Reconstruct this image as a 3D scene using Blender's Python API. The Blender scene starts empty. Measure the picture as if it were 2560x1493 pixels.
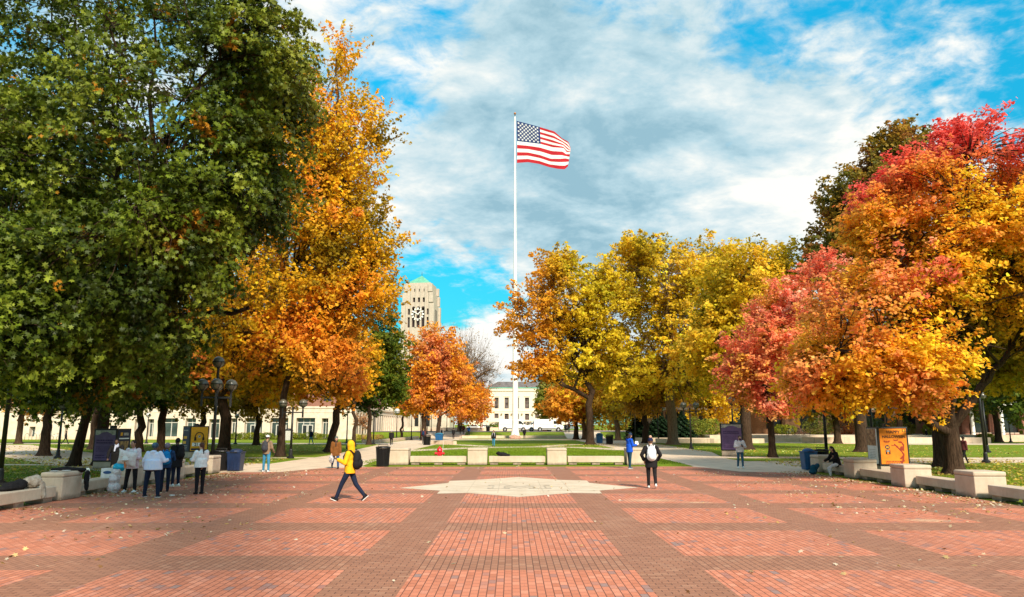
import bpy, bmesh, math, random
import numpy as np
from mathutils import Vector, Matrix
R = math.radians
PI = math.pi
scene = bpy.context.scene
COL = scene.collection
random.seed(7)

# ------------------------------------------------------------ camera
FPX = 1850.0
CAM_H = 2.05
PITCH = math.atan(321.9 / FPX)
cam_d = bpy.data.cameras.new('camera')
cam = bpy.data.objects.new('camera', cam_d)
COL.objects.link(cam)
cam.location = (0, 0, CAM_H)
cam.rotation_euler = (PI / 2 + PITCH, 0, 0)
cam_d.sensor_width = 36
cam_d.lens = FPX / 2560 * 36
cam_d.clip_start = 0.1
cam_d.clip_end = 6000
scene.camera = cam

# ------------------------------------------------------------ light and exposure
SUN_AZ = R(159)      # clockwise from +Y
SUN_EL = R(36)
scene.view_settings.view_transform = 'Standard'
scene.view_settings.look = 'None'
scene.view_settings.gamma = 1
scene.view_settings.exposure = 1.1
sun_d = bpy.data.lights.new('sun', 'SUN')
sun_d.energy = 3.3
sun_d.angle = R(7)
sun_d.color = (1.0, 0.90, 0.74)
sun = bpy.data.objects.new('sun', sun_d)
COL.objects.link(sun)
sdir = Vector((math.sin(SUN_AZ) * math.cos(SUN_EL), math.cos(SUN_AZ) * math.cos(SUN_EL), math.sin(SUN_EL)))
sun.rotation_euler = sdir.to_track_quat('Z', 'Y').to_euler()
sun.location = (20, -30, 40)


def pix_dir(px, py):
    u = (px - 1280) / FPX
    v = (746.5 - py) / FPX
    return Vector((u, math.cos(PITCH) - v * math.sin(PITCH), math.sin(PITCH) + v * math.cos(PITCH)))


def G(px, py, z=0.0):            # photo pixel -> point of the plane at height z
    d = pix_dir(px, py)
    t = (z - CAM_H) / d.z
    return (d.x * t, d.y * t)


def A(px, py, Y):                # photo pixel -> point at distance Y
    d = pix_dir(px, py)
    t = Y / d.y
    return Vector((d.x * t, Y, CAM_H + d.z * t))


# ------------------------------------------------------------ world
world = bpy.data.worlds.new("World")
scene.world = world
world.use_nodes = True
wt = world.node_tree
for n in list(wt.nodes):
    wt.nodes.remove(n)


class NT:
    def __init__(s, t):
        s.t = t

    def n(s, typ, **kw):
        nd = s.t.nodes.new(typ)
        for k, v in kw.items():
            setattr(nd, k, v)
        return nd

    def put(s, sock, v):
        if isinstance(v, bpy.types.NodeSocket):
            s.t.links.new(v, sock)
        elif v is not None:
            if isinstance(v, (tuple, list)) and len(v) == 3 and sock.type == 'RGBA':
                v = (*v, 1)
            sock.default_value = v

    def m(s, op, a, b=None, c=None, clamp=False):
        nd = s.n('ShaderNodeMath', operation=op, use_clamp=clamp)
        s.put(nd.inputs[0], a)
        if b is not None:
            s.put(nd.inputs[1], b)
        if c is not None:
            s.put(nd.inputs[2], c)
        return nd.outputs[0]

    def vm(s, op, a, b=None):
        nd = s.n('ShaderNodeVectorMath', operation=op)
        s.put(nd.inputs[0], a)
        if b is not None:
            s.put(nd.inputs[1], b)
        return nd.outputs[1] if op in ('DOT_PRODUCT', 'LENGTH') else nd.outputs[0]

    def noise(s, vec, scale, detail=4, rough=0.5, dist=0.0):
        nd = s.n('ShaderNodeTexNoise')
        s.put(nd.inputs['Vector'], vec)
        nd.inputs['Scale'].default_value = scale
        nd.inputs['Detail'].default_value = detail
        nd.inputs['Roughness'].default_value = rough
        nd.inputs['Distortion'].default_value = dist
        return nd.outputs[0]

    def mix(s, f, a, b, typ='MIX'):
        nd = s.n('ShaderNodeMix', data_type='RGBA', blend_type=typ)
        s.put(nd.inputs[0], f)
        s.put(nd.inputs[6], a)
        s.put(nd.inputs[7], b)
        return nd.outputs[2]

    def ramp(s, f, stops):
        nd = s.n('ShaderNodeValToRGB')
        cr = nd.color_ramp
        while len(cr.elements) < len(stops):
            cr.elements.new(0.5)
        for e, (p, c) in zip(cr.elements, stops):
            e.position = p
            e.color = (*c, 1) if len(c) == 3 else c
        s.put(nd.inputs[0], f)
        return nd.outputs[0]

    def smooth(s, v, a, b):
        nd = s.n('ShaderNodeMapRange', interpolation_type='SMOOTHSTEP')
        s.put(nd.inputs[0], v)
        nd.inputs[1].default_value = a
        nd.inputs[2].default_value = b
        return nd.outputs[0]


def sky_world():
    w = NT(wt)
    sky = w.n('ShaderNodeTexSky', sky_type='NISHITA', sun_disc=False)
    sky.sun_elevation = SUN_EL
    sky.sun_rotation = SUN_AZ
    sky.air_density = 1.0
    sky.dust_density = 0.3
    sky.ozone_density = 2.5
    hs = w.n('ShaderNodeHueSaturation')
    hs.inputs['Hue'].default_value = 0.472
    hs.inputs['Saturation'].default_value = 1.38
    hs.inputs['Value'].default_value = 1.25
    w.put(hs.inputs['Color'], sky.outputs[0])
    tc = w.n('ShaderNodeTexCoord').outputs['Generated']
    sp = w.n('ShaderNodeSeparateXYZ')
    w.put(sp.inputs[0], tc)
    z = w.m('MAXIMUM', sp.outputs[2], 0.0)
    inv = w.m('DIVIDE', 1.4, w.m('ADD', z, 0.30))
    cmb = w.n('ShaderNodeCombineXYZ')
    w.put(cmb.inputs[0], w.m('MULTIPLY', sp.outputs[0], inv))
    w.put(cmb.inputs[1], w.m('MULTIPLY', sp.outputs[1], inv))
    base = cmb.outputs[0]
    mp = w.n('ShaderNodeMapping')
    w.put(mp.inputs[0], base)
    mp.inputs['Rotation'].default_value = (0, 0, R(28))
    mp.inputs['Scale'].default_value = (1.0, 1.1, 1)
    pc = mp.outputs[0]
    n1 = w.noise(pc, 2.0, 10, 0.60, 0.3)
    n2 = w.noise(w.vm('ADD', pc, (0.07, -0.12, 0.0)), 2.0, 10, 0.60, 0.3)
    big = w.noise(w.vm('ADD', pc, (3.3, 1.7, 0.0)), 1.05, 4, 0.5, 0.2)
    fine = w.noise(pc, 7.5, 7, 0.62, 0.5)

    def blob(px, py, k, amp):
        d = pix_dir(px, py).normalized()
        dt = w.vm('DOT_PRODUCT', tc, tuple(d))
        return w.m('MULTIPLY', w.m('EXPONENT', w.m('MULTIPLY', w.m('SUBTRACT', dt, 1.0), k)), amp)
    dens = w.m('ADD', w.m('MULTIPLY', w.m('SUBTRACT', n1, 0.5), 1.7), w.m('ADD', w.m('MULTIPLY', w.m('SUBTRACT', fine, 0.5), 0.9), w.m('MULTIPLY', w.m('SUBTRACT', w.noise(base, 15.0, 5, 0.6, 0.7), 0.5), 0.5)))
    dens = w.m('ADD', dens, 0.33)
    for b in [(2150, 40, 110, -0.24), (2540, 330, 200, -0.12), (2450, 120, 200, -0.12), (1130, 30, 260, -0.18), (1000, 250, 260, -0.26), (1560, -10, 500, -0.3),
              (1850, 60, 400, -0.12), (1120, 745, 420, -0.75), (1260, 720, 420, -0.45), (1000, 740, 500, -0.4),
              (1450, 250, 60, 0.20), (1300, 480, 50, 0.32), (1750, 480, 50, 0.32), (1150, 470, 120, 0.2), (2150, 420, 120, 0.24),
              (1180, 870, 300, 0.7), (1950, 150, 300, -0.1), (2040, 560, 300, 0.15), (860, 60, 200, 0.15)]:
        dens = w.m('ADD', dens, blob(*b))
    cov = w.smooth(dens, -0.02, 0.52)
    mid = w.noise(w.vm('ADD', pc, (7.1, 2.9, 0.0)), 4.2, 8, 0.62, 0.6)
    cells = w.noise(w.vm('MULTIPLY', base, (1.0, 1.6, 1.0)), 13.0, 5, 0.6, 0.8)
    lit = w.m('MULTIPLY', w.m('SUBTRACT', n1, n2), 3.2)
    lit = w.m('ADD', lit, w.m('MULTIPLY', w.m('SUBTRACT', mid, 0.5), 1.15))
    lit = w.m('ADD', lit, w.m('MULTIPLY', w.m('SUBTRACT', cells, 0.5), 0.5))
    lit = w.m('ADD', lit, w.m('MULTIPLY', w.m('SUBTRACT', big, 0.5), 1.6))
    lit = w.m('ADD', lit, w.m('MULTIPLY', w.m('SUBTRACT', fine, 0.5), 0.8))
    lit = w.m('ADD', lit, 0.46)
    for b in [(1820, 410, 500, 0.2), (1960, 390, 600, 0.15), (1700, 480, 500, 0.12), (1050, 400, 200, 0.45), (2020, 520, 300, 0.5), (1500, 570, 110, -0.38), (1850, 610, 200, -0.2),
              (1300, 330, 120, -0.12), (1180, 860, 200, 1.0), (900, 60, 120, 0.5), (2400, 260, 200, 0.3), (1200, 620, 200, -0.22)]:
        lit = w.m('ADD', lit, blob(*b))
    k = 6.9
    ccol = w.ramp(w.m('MULTIPLY', w.m('ADD', lit, 0.25), 0.74, clamp=True), [(0.0, (0.29, 0.49, 0.59)), (0.35, (0.46, 0.65, 0.73)), (0.68, (0.70, 0.80, 0.82)), (1.0, (0.98, 0.96, 0.90))])
    cc = w.vm('MULTIPLY', ccol, (k * 0.93, k * 0.93, k * 0.93))
    bf = w.n('ShaderNodeMapRange')
    w.put(bf.inputs[0], z)
    for ii, vv_ in ((1, 0.08), (2, 0.62), (3, 0.46), (4, 1.5)): bf.inputs[ii].default_value = vv_
    blue = w.vm('MULTIPLY', w.vm('MULTIPLY', hs.outputs[0], (0.24, 1.02, 0.98)), bf.outputs[0])
    col = w.mix(cov, blue, cc)
    bg = w.n('ShaderNodeBackground')
    w.put(bg.inputs[0], col)
    bg.inputs[1].default_value = 0.08
    out = w.n('ShaderNodeOutputWorld')
    wt.links.new(bg.outputs[0], out.inputs[0])


sky_world()

# ------------------------------------------------------------ tagging
def tag(o, label=None, cat=None, group=None, kind=None):
    if label: o['label'] = label
    if cat: o['category'] = cat
    if group: o['group'] = group
    if kind: o['kind'] = kind
    return o


def root(name, label, cat, loc=(0, 0, 0), rz=0.0, group=None):
    o = bpy.data.objects.new(name, None)
    COL.objects.link(o)
    o.empty_display_size = 0.3
    o.location = loc
    o.rotation_euler = (0, 0, rz)
    return tag(o, label, cat, group)


def copy_tree(o, parent=None):
    c = o.copy()
    COL.objects.link(c)
    c.parent = parent
    for ch in list(o.children):
        copy_tree(ch, c)
    return c


# ------------------------------------------------------------ materials
MATS = {}


def mat(name, col, rough=0.8, var=0.12, scale=6.0, metal=0.0, bump=0.0, bscale=30.0, spec=0.3, col2=None, alpha=None):
    if name in MATS:
        return MATS[name]
    m = bpy.data.materials.new(name)
    m.use_nodes = True
    t = NT(m.node_tree)
    b = m.node_tree.nodes['Principled BSDF']
    tc = t.n('ShaderNodeTexCoord').outputs['Object']
    if var > 0 or col2:
        n = t.noise(tc, scale, 5, 0.6)
        c2 = col2 if col2 else tuple(c * (1 - 2.2 * var) for c in col)
        c1 = col if col2 else tuple(min(1, c * (1 + var)) for c in col)
        f = t.smooth(n, 0.3, 0.7)
        t.put(b.inputs['Base Color'], t.mix(f, c2, c1))
    else:
        b.inputs['Base Color'].default_value = (*col, 1)
    b.inputs['Roughness'].default_value = rough
    b.inputs['Metallic'].default_value = metal
    b.inputs['Specular IOR Level'].default_value = spec
    if bump:
        bn = t.n('ShaderNodeBump')
        bn.inputs['Strength'].default_value = bump
        bn.inputs['Distance'].default_value = 0.02
        t.put(bn.inputs['Height'], t.noise(tc, bscale, 5, 0.6))
        t.put(b.inputs['Normal'], bn.outputs[0])
    MATS[name] = m
    return m


def mat_nodes(name):
    m = bpy.data.materials.new(name)
    m.use_nodes = True
    MATS[name] = m
    return m, NT(m.node_tree), m.node_tree.nodes['Principled BSDF']


# ------------------------------------------------------------ mesh builder
class MB:
    def __init__(s):
        s.v = []
        s.f = []
        s.mi = []
        s.cur = 0

    def add(s, verts, faces):
        o = len(s.v)
        s.v.extend([tuple(p) for p in verts])
        s.f.extend([tuple(i + o for i in f) for f in faces])
        s.mi.extend([s.cur] * len(faces))
        return s

    def box(s, x0, x1, y0, y1, z0, z1, M=None):
        P = [(x0, y0, z0), (x1, y0, z0), (x1, y1, z0), (x0, y1, z0), (x0, y0, z1), (x1, y0, z1), (x1, y1, z1), (x0, y1, z1)]
        if M is not None:
            P = [M @ Vector(p) for p in P]
        return s.add(P, [(0, 3, 2, 1), (4, 5, 6, 7), (0, 1, 5, 4), (1, 2, 6, 5), (2, 3, 7, 6), (3, 0, 4, 7)])

    def prism(s, poly, z0, z1):
        n = len(poly)
        V = [(x, y, z0) for x, y in poly] + [(x, y, z1) for x, y in poly]
        F = [tuple(range(n - 1, -1, -1)), tuple(range(n, 2 * n))] + [(i, (i + 1) % n, n + (i + 1) % n, n + i) for i in range(n)]
        return s.add(V, F)

    def sideprism(s, poly, y0, y1):      # outline in x,z, thickness in y
        n = len(poly)
        V = [(x, y0, z) for x, z in poly] + [(x, y1, z) for x, z in poly]
        F = [tuple(range(n)), tuple(range(2 * n - 1, n - 1, -1))] + [(i, n + i, n + (i + 1) % n, (i + 1) % n) for i in range(n)]
        return s.add(V, F)

    def lathe(s, prof, n=16, c=(0, 0, 0), capb=True, capt=True):
        V = []
        for r, z in prof:
            for k in range(n):
                a = 2 * PI * k / n
                V.append((c[0] + r * math.cos(a), c[1] + r * math.sin(a), c[2] + z))
        F = []
        for i in range(len(prof) - 1):
            for k in range(n):
                F.append((i * n + k, i * n + (k + 1) % n, (i + 1) * n + (k + 1) % n, (i + 1) * n + k))
        if capb: F.append(tuple(range(n - 1, -1, -1)))
        if capt: F.append(tuple((len(prof) - 1) * n + k for k in range(n)))
        return s.add(V, F)

    def tube(s, pts, rads, n=8, caps=True):
        pts = [Vector(p) for p in pts]
        V = []
        for i, p in enumerate(pts):
            t = (pts[min(i + 1, len(pts) - 1)] - pts[max(i - 1, 0)])
            if t.length < 1e-9: t = Vector((0, 0, 1))
            t.normalize()
            up = Vector((0, 0, 1)) if abs(t.z) < 0.9 else Vector((1, 0, 0))
            a = t.cross(up).normalized()
            b = t.cross(a)
            r = rads[i] if isinstance(rads, (list, tuple)) else rads
            for k in range(n):
                q = 2 * PI * k / n
                V.append(p + a * (r * math.cos(q)) + b * (r * math.sin(q)))
        F = []
        for i in range(len(pts) - 1):
            for k in range(n):
                F.append((i * n + k, i * n + (k + 1) % n, (i + 1) * n + (k + 1) % n, (i + 1) * n + k))
        if caps:
            F.append(tuple(range(n - 1, -1, -1)))
            F.append(tuple((len(pts) - 1) * n + k for k in range(n)))
        return s.add(V, F)

    def ball(s, c, r, n=12, m=8, rot=None):
        if not isinstance(r, (tuple, list)): r = (r, r, r)
        V = []
        for i in range(1, m):
            th = PI * i / m
            for k in range(n):
                q = 2 * PI * k / n
                V.append(Vector((r[0] * math.sin(th) * math.cos(q), r[1] * math.sin(th) * math.sin(q), r[2] * math.cos(th))))
        V.append(Vector((0, 0, r[2])))
        V.append(Vector((0, 0, -r[2])))
        if rot is not None: V = [rot @ p for p in V]
        c = Vector(c)
        V = [p + c for p in V]
        F = []
        for i in range(m - 2):
            for k in range(n):
                F.append((i * n + k, (i + 1) * n + k, (i + 1) * n + (k + 1) % n, i * n + (k + 1) % n))
        T = (m - 1) * n
        for k in range(n):
            F.append((T, k, (k + 1) % n))
            F.append((T + 1, (m - 2) * n + (k + 1) % n, (m - 2) * n + k))
        return s.add(V, F)

    def cap(s, p0, r0, p1, r1, n=12):
        p0 = Vector(p0); p1 = Vector(p1)
        s.ball(p0, r0, n, 8)
        s.ball(p1, r1, n, 8)
        if (p1 - p0).length > 1e-5: s.tube([p0, p1], [r0, r1], n)
        return s

    def build(s, name, mats, parent=None, smooth=False, bevel=0.0, seg=2, loc=None):
        me = bpy.data.meshes.new(name)
        me.from_pydata(s.v, [], s.f)
        if not isinstance(mats, (list, tuple)): mats = [mats]
        for m in mats: me.materials.append(m)
        if len(mats) > 1: me.polygons.foreach_set('material_index', s.mi)
        if smooth: me.polygons.foreach_set('use_smooth', [True] * len(me.polygons))
        me.update()
        o = bpy.data.objects.new(name, me)
        COL.objects.link(o)
        if parent is not None: o.parent = parent
        if loc is not None: o.location = loc
        if bevel:
            b = o.modifiers.new('bevel', 'BEVEL')
            b.width = bevel
            b.segments = seg
            b.limit_method = 'ANGLE'
        return o


def np_mesh(name, V, F, mats, parent=None, colors=None, smooth=False):
    """V (n,3) floats, F (m,k) ints, all faces of k corners"""
    me = bpy.data.meshes.new(name)
    n, m, k = len(V), len(F), F.shape[1]
    me.vertices.add(n)
    me.vertices.foreach_set('co', np.ascontiguousarray(V, dtype=np.float32).ravel())
    me.loops.add(m * k)
    me.loops.foreach_set('vertex_index', np.ascontiguousarray(F, dtype=np.int32).ravel())
    me.polygons.add(m)
    me.polygons.foreach_set('loop_start', np.arange(0, m * k, k, dtype=np.int32))
    if smooth: me.polygons.foreach_set('use_smooth', np.ones(m, dtype=bool))
    me.update(calc_edges=True)
    if colors is not None:
        ca = me.color_attributes.new('leafcol', 'FLOAT_COLOR', 'POINT')
        c4 = np.ones((n, 4), dtype=np.float32)
        c4[:, :3] = colors
        ca.data.foreach_set('color', c4.ravel())
    for mm in (mats if isinstance(mats, (list, tuple)) else [mats]): me.materials.append(mm)
    o = bpy.data.objects.new(name, me)
    COL.objects.link(o)
    if parent is not None: o.parent = parent
    return o


def vnoise(P, scale, seed):
    Q = P / scale + seed * 17.31
    I = np.floor(Q).astype(np.int64)
    f = Q - I
    f = f * f * (3 - 2 * f)

    def h(a, b, c):
        x = (a * 374761393 + b * 668265263 + c * 2147483647 + seed * 974711) & 0xffffffff
        x = ((x ^ (x >> 13)) * 1274126177) & 0xffffffff
        x = x ^ (x >> 16)
        return (x & 0xffff) / 65535.0
    r = 0
    for dx in (0, 1):
        for dy in (0, 1):
            for dz in (0, 1):
                w = (f[:, 0] if dx else 1 - f[:, 0]) * (f[:, 1] if dy else 1 - f[:, 1]) * (f[:, 2] if dz else 1 - f[:, 2])
                r = r + w * h(I[:, 0] + dx, I[:, 1] + dy, I[:, 2] + dz)
    return r


def sm(a, b, x):
    t = np.clip((x - a) / (b - a), 0, 1)
    return t * t * (3 - 2 * t)


def gz(x, y):       # height of the terrain
    return float(sm(139, 151, np.float64(y)) * 1.2 + sm(190, 360, np.float64(y)) * 2.0)

# ============================================================ GROUND, PLAZA, PATHS
def obj_coord(t):
    return t.n('ShaderNodeTexCoord').outputs['Object']


def make_grass_mat():
    m, t, b = mat_nodes('lawn_grass')
    o = obj_coord(t)
    n1 = t.noise(o, 0.09, 5, 0.6)
    n2 = t.noise(o, 1.7, 6, 0.65)
    n3 = t.noise(o, 22.0, 4, 0.7)
    c = t.ramp(t.m('ADD', t.m('MULTIPLY', n2, 0.55), t.m('MULTIPLY', n3, 0.45)),
               [(0.25, (0.05, 0.085, 0.004)), (0.46, (0.14, 0.21, 0.008)), (0.6, (0.24, 0.31, 0.014)), (0.78, (0.34, 0.33, 0.04))])
    c = t.mix(t.m('MULTIPLY', t.smooth(n1, 0.40, 0.62), 0.35), c, (0.18, 0.15, 0.02))
    t.put(b.inputs['Base Color'], c)
    b.inputs['Roughness'].default_value = 0.9
    b.inputs['Specular IOR Level'].default_value = 0.15
    bn = t.n('ShaderNodeBump')
    bn.inputs['Strength'].default_value = 0.9
    bn.inputs['Distance'].default_value = 0.06
    t.put(bn.inputs['Height'], t.noise(o, 30.0, 4, 0.7))
    t.put(b.inputs['Normal'], bn.outputs[0])
    return m


def make_paver_mat():
    m, t, b = mat_nodes('brick_paving')
    o = obj_coord(t)
    sp = t.n('ShaderNodeSeparateXYZ')
    t.put(sp.inputs[0], o)
    x, y = sp.outputs[0], sp.outputs[1]
    fx = t.m('FRACT', t.m('DIVIDE', t.m('ADD', x, 1.42 + 4.2 * 20), 4.2))
    fy = t.m('FRACT', t.m('DIVIDE', t.m('ADD', y, -12.43 + 4.17 * 20), 4.17))
    inx = t.m('LESS_THAN', fx, 3.2 / 4.2)
    iny = t.m('LESS_THAN', fy, 2.95 / 4.17)
    panel = t.m('MULTIPLY', inx, iny)

    def bricks(vec):
        nd = t.n('ShaderNodeTexBrick')
        t.put(nd.inputs['Vector'], vec)
        nd.offset = 0.5
        nd.inputs['Color1'].default_value = (0, 0, 0, 1)
        nd.inputs['Color2'].default_value = (1, 1, 1, 1)
        nd.inputs['Mortar'].default_value = (0.5, 0.5, 0.5, 1)
        nd.inputs['Scale'].default_value = 1
        nd.inputs['Mortar Size'].default_value = 0.0075
        nd.inputs['Mortar Smooth'].default_value = 0.35
        nd.inputs['Bias'].default_value = 0
        nd.inputs['Brick Width'].default_value = 0.21
        nd.inputs['Row Height'].default_value = 0.105
        return nd
    cmb = t.n('ShaderNodeCombineXYZ')
    t.put(cmb.inputs[0], y)
    t.put(cmb.inputs[1], x)
    bA = bricks(cmb.outputs[0])     # long side away from the library
    bB = bricks(o)
    useB = t.m('MULTIPLY', t.m('SUBTRACT', 1.0, inx), 1.0)
    rnd = t.mix(useB, bA.outputs[0], bB.outputs[0])
    mor = t.n('ShaderNodeMix', data_type='FLOAT')
    t.put(mor.inputs[0], useB)
    t.put(mor.inputs[2], bA.outputs[1])
    t.put(mor.inputs[3], bB.outputs[1])
    mort = mor.outputs[0]
    red = t.ramp(rnd, [(0.0, (0.47, 0.155, 0.085)), (0.35, (0.58, 0.20, 0.115)), (0.6, (0.545, 0.185, 0.105)), (0.85, (0.64, 0.245, 0.15)), (0.95, (0.38, 0.16, 0.12)), (1.0, (0.29, 0.19, 0.17))])
    brn = t.ramp(rnd, [(0.0, (0.285, 0.125, 0.075)), (0.4, (0.36, 0.16, 0.095)), (0.8, (0.33, 0.148, 0.09)), (1.0, (0.40, 0.195, 0.12))])
    col = t.mix(panel, brn, red)
    big = t.noise(o, 0.22, 4, 0.6)
    col = t.mix(t.m('MULTIPLY', t.smooth(big, 0.45, 0.75), 0.35), col, (0.30, 0.145, 0.10))
    med = t.noise(o, 2.3, 6, 0.65)
    col = t.mix(t.m('MULTIPLY', t.smooth(med, 0.52, 0.8), 0.4), col, (0.20, 0.10, 0.075))
    wear = t.noise(t.vm('MULTIPLY', o, (1.0, 0.35, 1.0)), 0.55, 6, 0.7, 0.6)
    col = t.mix(t.m('MULTIPLY', t.smooth(wear, 0.56, 0.74), 0.35), col, (0.52, 0.30, 0.20))
    spots = t.noise(o, 9.0, 3, 0.5)
    col = t.mix(t.m('MULTIPLY', t.smooth(spots, 0.70, 0.76), 0.5), col, (0.12, 0.06, 0.045))
    # rubbed chalky stains with shapes of their own
    for cx, cy, sx, sy in [(3.9, 21.6, 1.1, 0.7), (9.2, 17.0, 0.7, 0.45), (5.1, 21.0, 0.6, 0.3), (12.6, 17.9, 1.4, 0.08)]:
        q = t.vm('MULTIPLY', t.vm('SUBTRACT', o, (cx, cy, 0)), (1 / sx, 1 / sy, 0))
        dd = t.m('ADD', t.vm('LENGTH', q), t.m('MULTIPLY', t.noise(o, 5.0, 5, 0.7), 1.5))
        col = t.mix(t.m('MULTIPLY', t.smooth(dd, 1.75, 0.8), 0.6), col, (0.62, 0.45, 0.28))
    col = t.mix(t.m('MULTIPLY', mort, 0.85), col, (0.085, 0.04, 0.03))
    t.put(b.inputs['Base Color'], col)
    t.put(b.inputs['Roughness'], t.m('ADD', 0.62, t.m('MULTIPLY', med, 0.3)))
    b.inputs['Specular IOR Level'].default_value = 0.22
    bn = t.n('ShaderNodeBump')
    bn.inputs['Strength'].default_value = 0.5
    bn.inputs['Distance'].default_value = 0.006
    h = t.m('ADD', t.m('MULTIPLY', mort, -1.0), t.m('ADD', t.m('MULTIPLY', t.noise(o, 40, 4, 0.7), 0.35), t.m('MULTIPLY', t.n('ShaderNodeRGBToBW').outputs[0], 0.0)))
    t.put(bn.inputs['Height'], h)
    t.put(b.inputs['Normal'], bn.outputs[0])
    return m


def make_concrete_mat(name, c1, c2, stain=0.35, joints=0.0):
    m, t, b = mat_nodes(name)
    o = obj_coord(t)
    n1 = t.noise(o, 1.3, 6, 0.65)
    n2 = t.noise(o, 60, 3, 0.6)
    st = t.n('ShaderNodeMapping')
    t.put(st.inputs[0], o)
    st.inputs['Scale'].default_value = (5, 5, 0.5)
    n3 = t.noise(st.outputs[0], 1.5, 5, 0.65)
    c = t.mix(t.smooth(n1, 0.3, 0.72), c2, c1)
    c = t.mix(t.m('MULTIPLY', t.smooth(n3, 0.52, 0.78), stain), c, tuple(v * 0.45 for v in c2))
    c = t.mix(t.m('MULTIPLY', t.smooth(n2, 0.55, 0.75), 0.25), c, tuple(v * 0.6 for v in c2))
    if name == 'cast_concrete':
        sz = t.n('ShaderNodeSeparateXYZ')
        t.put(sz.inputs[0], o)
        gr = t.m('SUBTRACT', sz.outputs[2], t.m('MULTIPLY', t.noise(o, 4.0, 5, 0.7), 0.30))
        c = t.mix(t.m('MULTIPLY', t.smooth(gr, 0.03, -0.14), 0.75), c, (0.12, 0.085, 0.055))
    if joints:
        sp = t.n('ShaderNodeSeparateXYZ')
        t.put(sp.inputs[0], o)
        for ax in (0, 1):
            f = t.m('FRACT', t.m('ADD', t.m('DIVIDE', sp.outputs[ax], joints), 100.3))
            c = t.mix(t.m('MULTIPLY', t.m('LESS_THAN', f, 0.022), 0.55), c, tuple(v * 0.4 for v in c2))
    t.put(b.inputs['Base Color'], c)
    b.inputs['Roughness'].default_value = 0.85
    b.inputs['Specular IOR Level'].default_value = 0.25
    bn = t.n('ShaderNodeBump')
    bn.inputs['Strength'].default_value = 0.35
    bn.inputs['Distance'].default_value = 0.01
    t.put(bn.inputs['Height'], t.m('ADD', n2, n1))
    t.put(b.inputs['Normal'], bn.outputs[0])
    return m


def make_brickwall_mat(name, c1, c2, mortar, w=0.3, h=0.1):
    m, t, b = mat_nodes(name)
    o = obj_coord(t)
    sp = t.n('ShaderNodeSeparateXYZ')
    t.put(sp.inputs[0], o)
    cmb = t.n('ShaderNodeCombineXYZ')
    t.put(cmb.inputs[0], t.m('ADD', sp.outputs[0], sp.outputs[1]))
    t.put(cmb.inputs[1], sp.outputs[2])
    nd = t.n('ShaderNodeTexBrick')
    t.put(nd.inputs['Vector'], cmb.outputs[0])
    t.put(nd.inputs['Color1'], c1)
    t.put(nd.inputs['Color2'], c2)
    t.put(nd.inputs['Mortar'], mortar)
    nd.inputs['Scale'].default_value = 1
    nd.inputs['Mortar Size'].default_value = 0.01
    nd.inputs['Brick Width'].default_value = w
    nd.inputs['Row Height'].default_value = h
    c = t.mix(t.m('MULTIPLY', t.smooth(t.noise(o, 0.7, 5, 0.6), 0.4, 0.7), 0.35), nd.outputs[0], tuple(v * 0.6 for v in c2))
    t.put(b.inputs['Base Color'], c)
    b.inputs['Roughness'].default_value = 0.9
    return m


GRASS = make_grass_mat()
PAVER = make_paver_mat()
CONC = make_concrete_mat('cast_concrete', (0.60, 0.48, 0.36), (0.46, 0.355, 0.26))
PATHC = make_concrete_mat('path_concrete', (0.70, 0.55, 0.40), (0.56, 0.42, 0.30), 0.1, 1.8)
STARST = make_concrete_mat('star_stone', (0.66, 0.53, 0.40), (0.55, 0.43, 0.31), 0.3)
MULCH = mat('mulch', (0.13, 0.06, 0.025), 0.95, 0.3, 5, bump=0.8, bscale=25)
BRONZE = mat('bronze_inlay', (0.46, 0.36, 0.25), 0.5, 0.2, 4)
IRON = mat('black_painted_steel', (0.014, 0.012, 0.012), 0.45, 0.1, 8, spec=0.4)
STONE = make_concrete_mat('limestone', (0.70, 0.58, 0.46), (0.56, 0.45, 0.34), 0.2)
GLASSD = mat('dark_window_glass', (0.018, 0.020, 0.022), 0.12, 0.0, spec=0.6)
FRAMEW = mat('pale_frame', (0.55, 0.52, 0.46), 0.5, 0.05)
WHITEP = mat('white_paint', (0.86, 0.84, 0.78), 0.35, 0.04, 1.5)


def terrain():
    xs = np.unique(np.concatenate([np.linspace(-3000, -200, 12), np.linspace(-200, 200, 41), np.linspace(200, 3000, 12)]))
    ys = np.unique(np.concatenate([np.linspace(-600, -20, 6), np.linspace(-20, 136, 20), np.linspace(136, 380, 123), np.linspace(380, 5000, 14)]))
    X, Y = np.meshgrid(xs, ys)
    Zv = sm(139, 151, Y) * 1.2 + sm(190, 360, Y) * 2.0
    V = np.stack([X.ravel(), Y.ravel(), Zv.ravel()], 1)
    nx = len(xs)
    i, j = np.meshgrid(np.arange(nx - 1), np.arange(len(ys) - 1))
    a = (j * nx + i).ravel()
    F = np.stack([a, a + 1, a + nx + 1, a + nx], 1)
    tag(np_mesh('ground', V, F, GRASS), kind='structure')


terrain()


def sheet(name, poly, z, m):
    b = MB()
    b.add([(x, y, z) for x, y in poly], [tuple(range(len(poly)))])
    return tag(b.build(name, m), kind='structure')


def hill_sheet(name, x0, x1, y0, y1, m, lift=0.03):
    b = MB()
    ys = np.arange(y0, y1 + 0.01, 1.0)
    for yy in ys:
        b.v += [(x0, yy, gz(0, yy) + lift), (x1, yy, gz(0, yy) + lift)]
    for i in range(len(ys) - 1):
        b.f.append((2 * i, 2 * i + 1, 2 * i + 3, 2 * i + 2)); b.mi.append(0)
    return tag(b.build(name, m), kind='structure')


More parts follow.
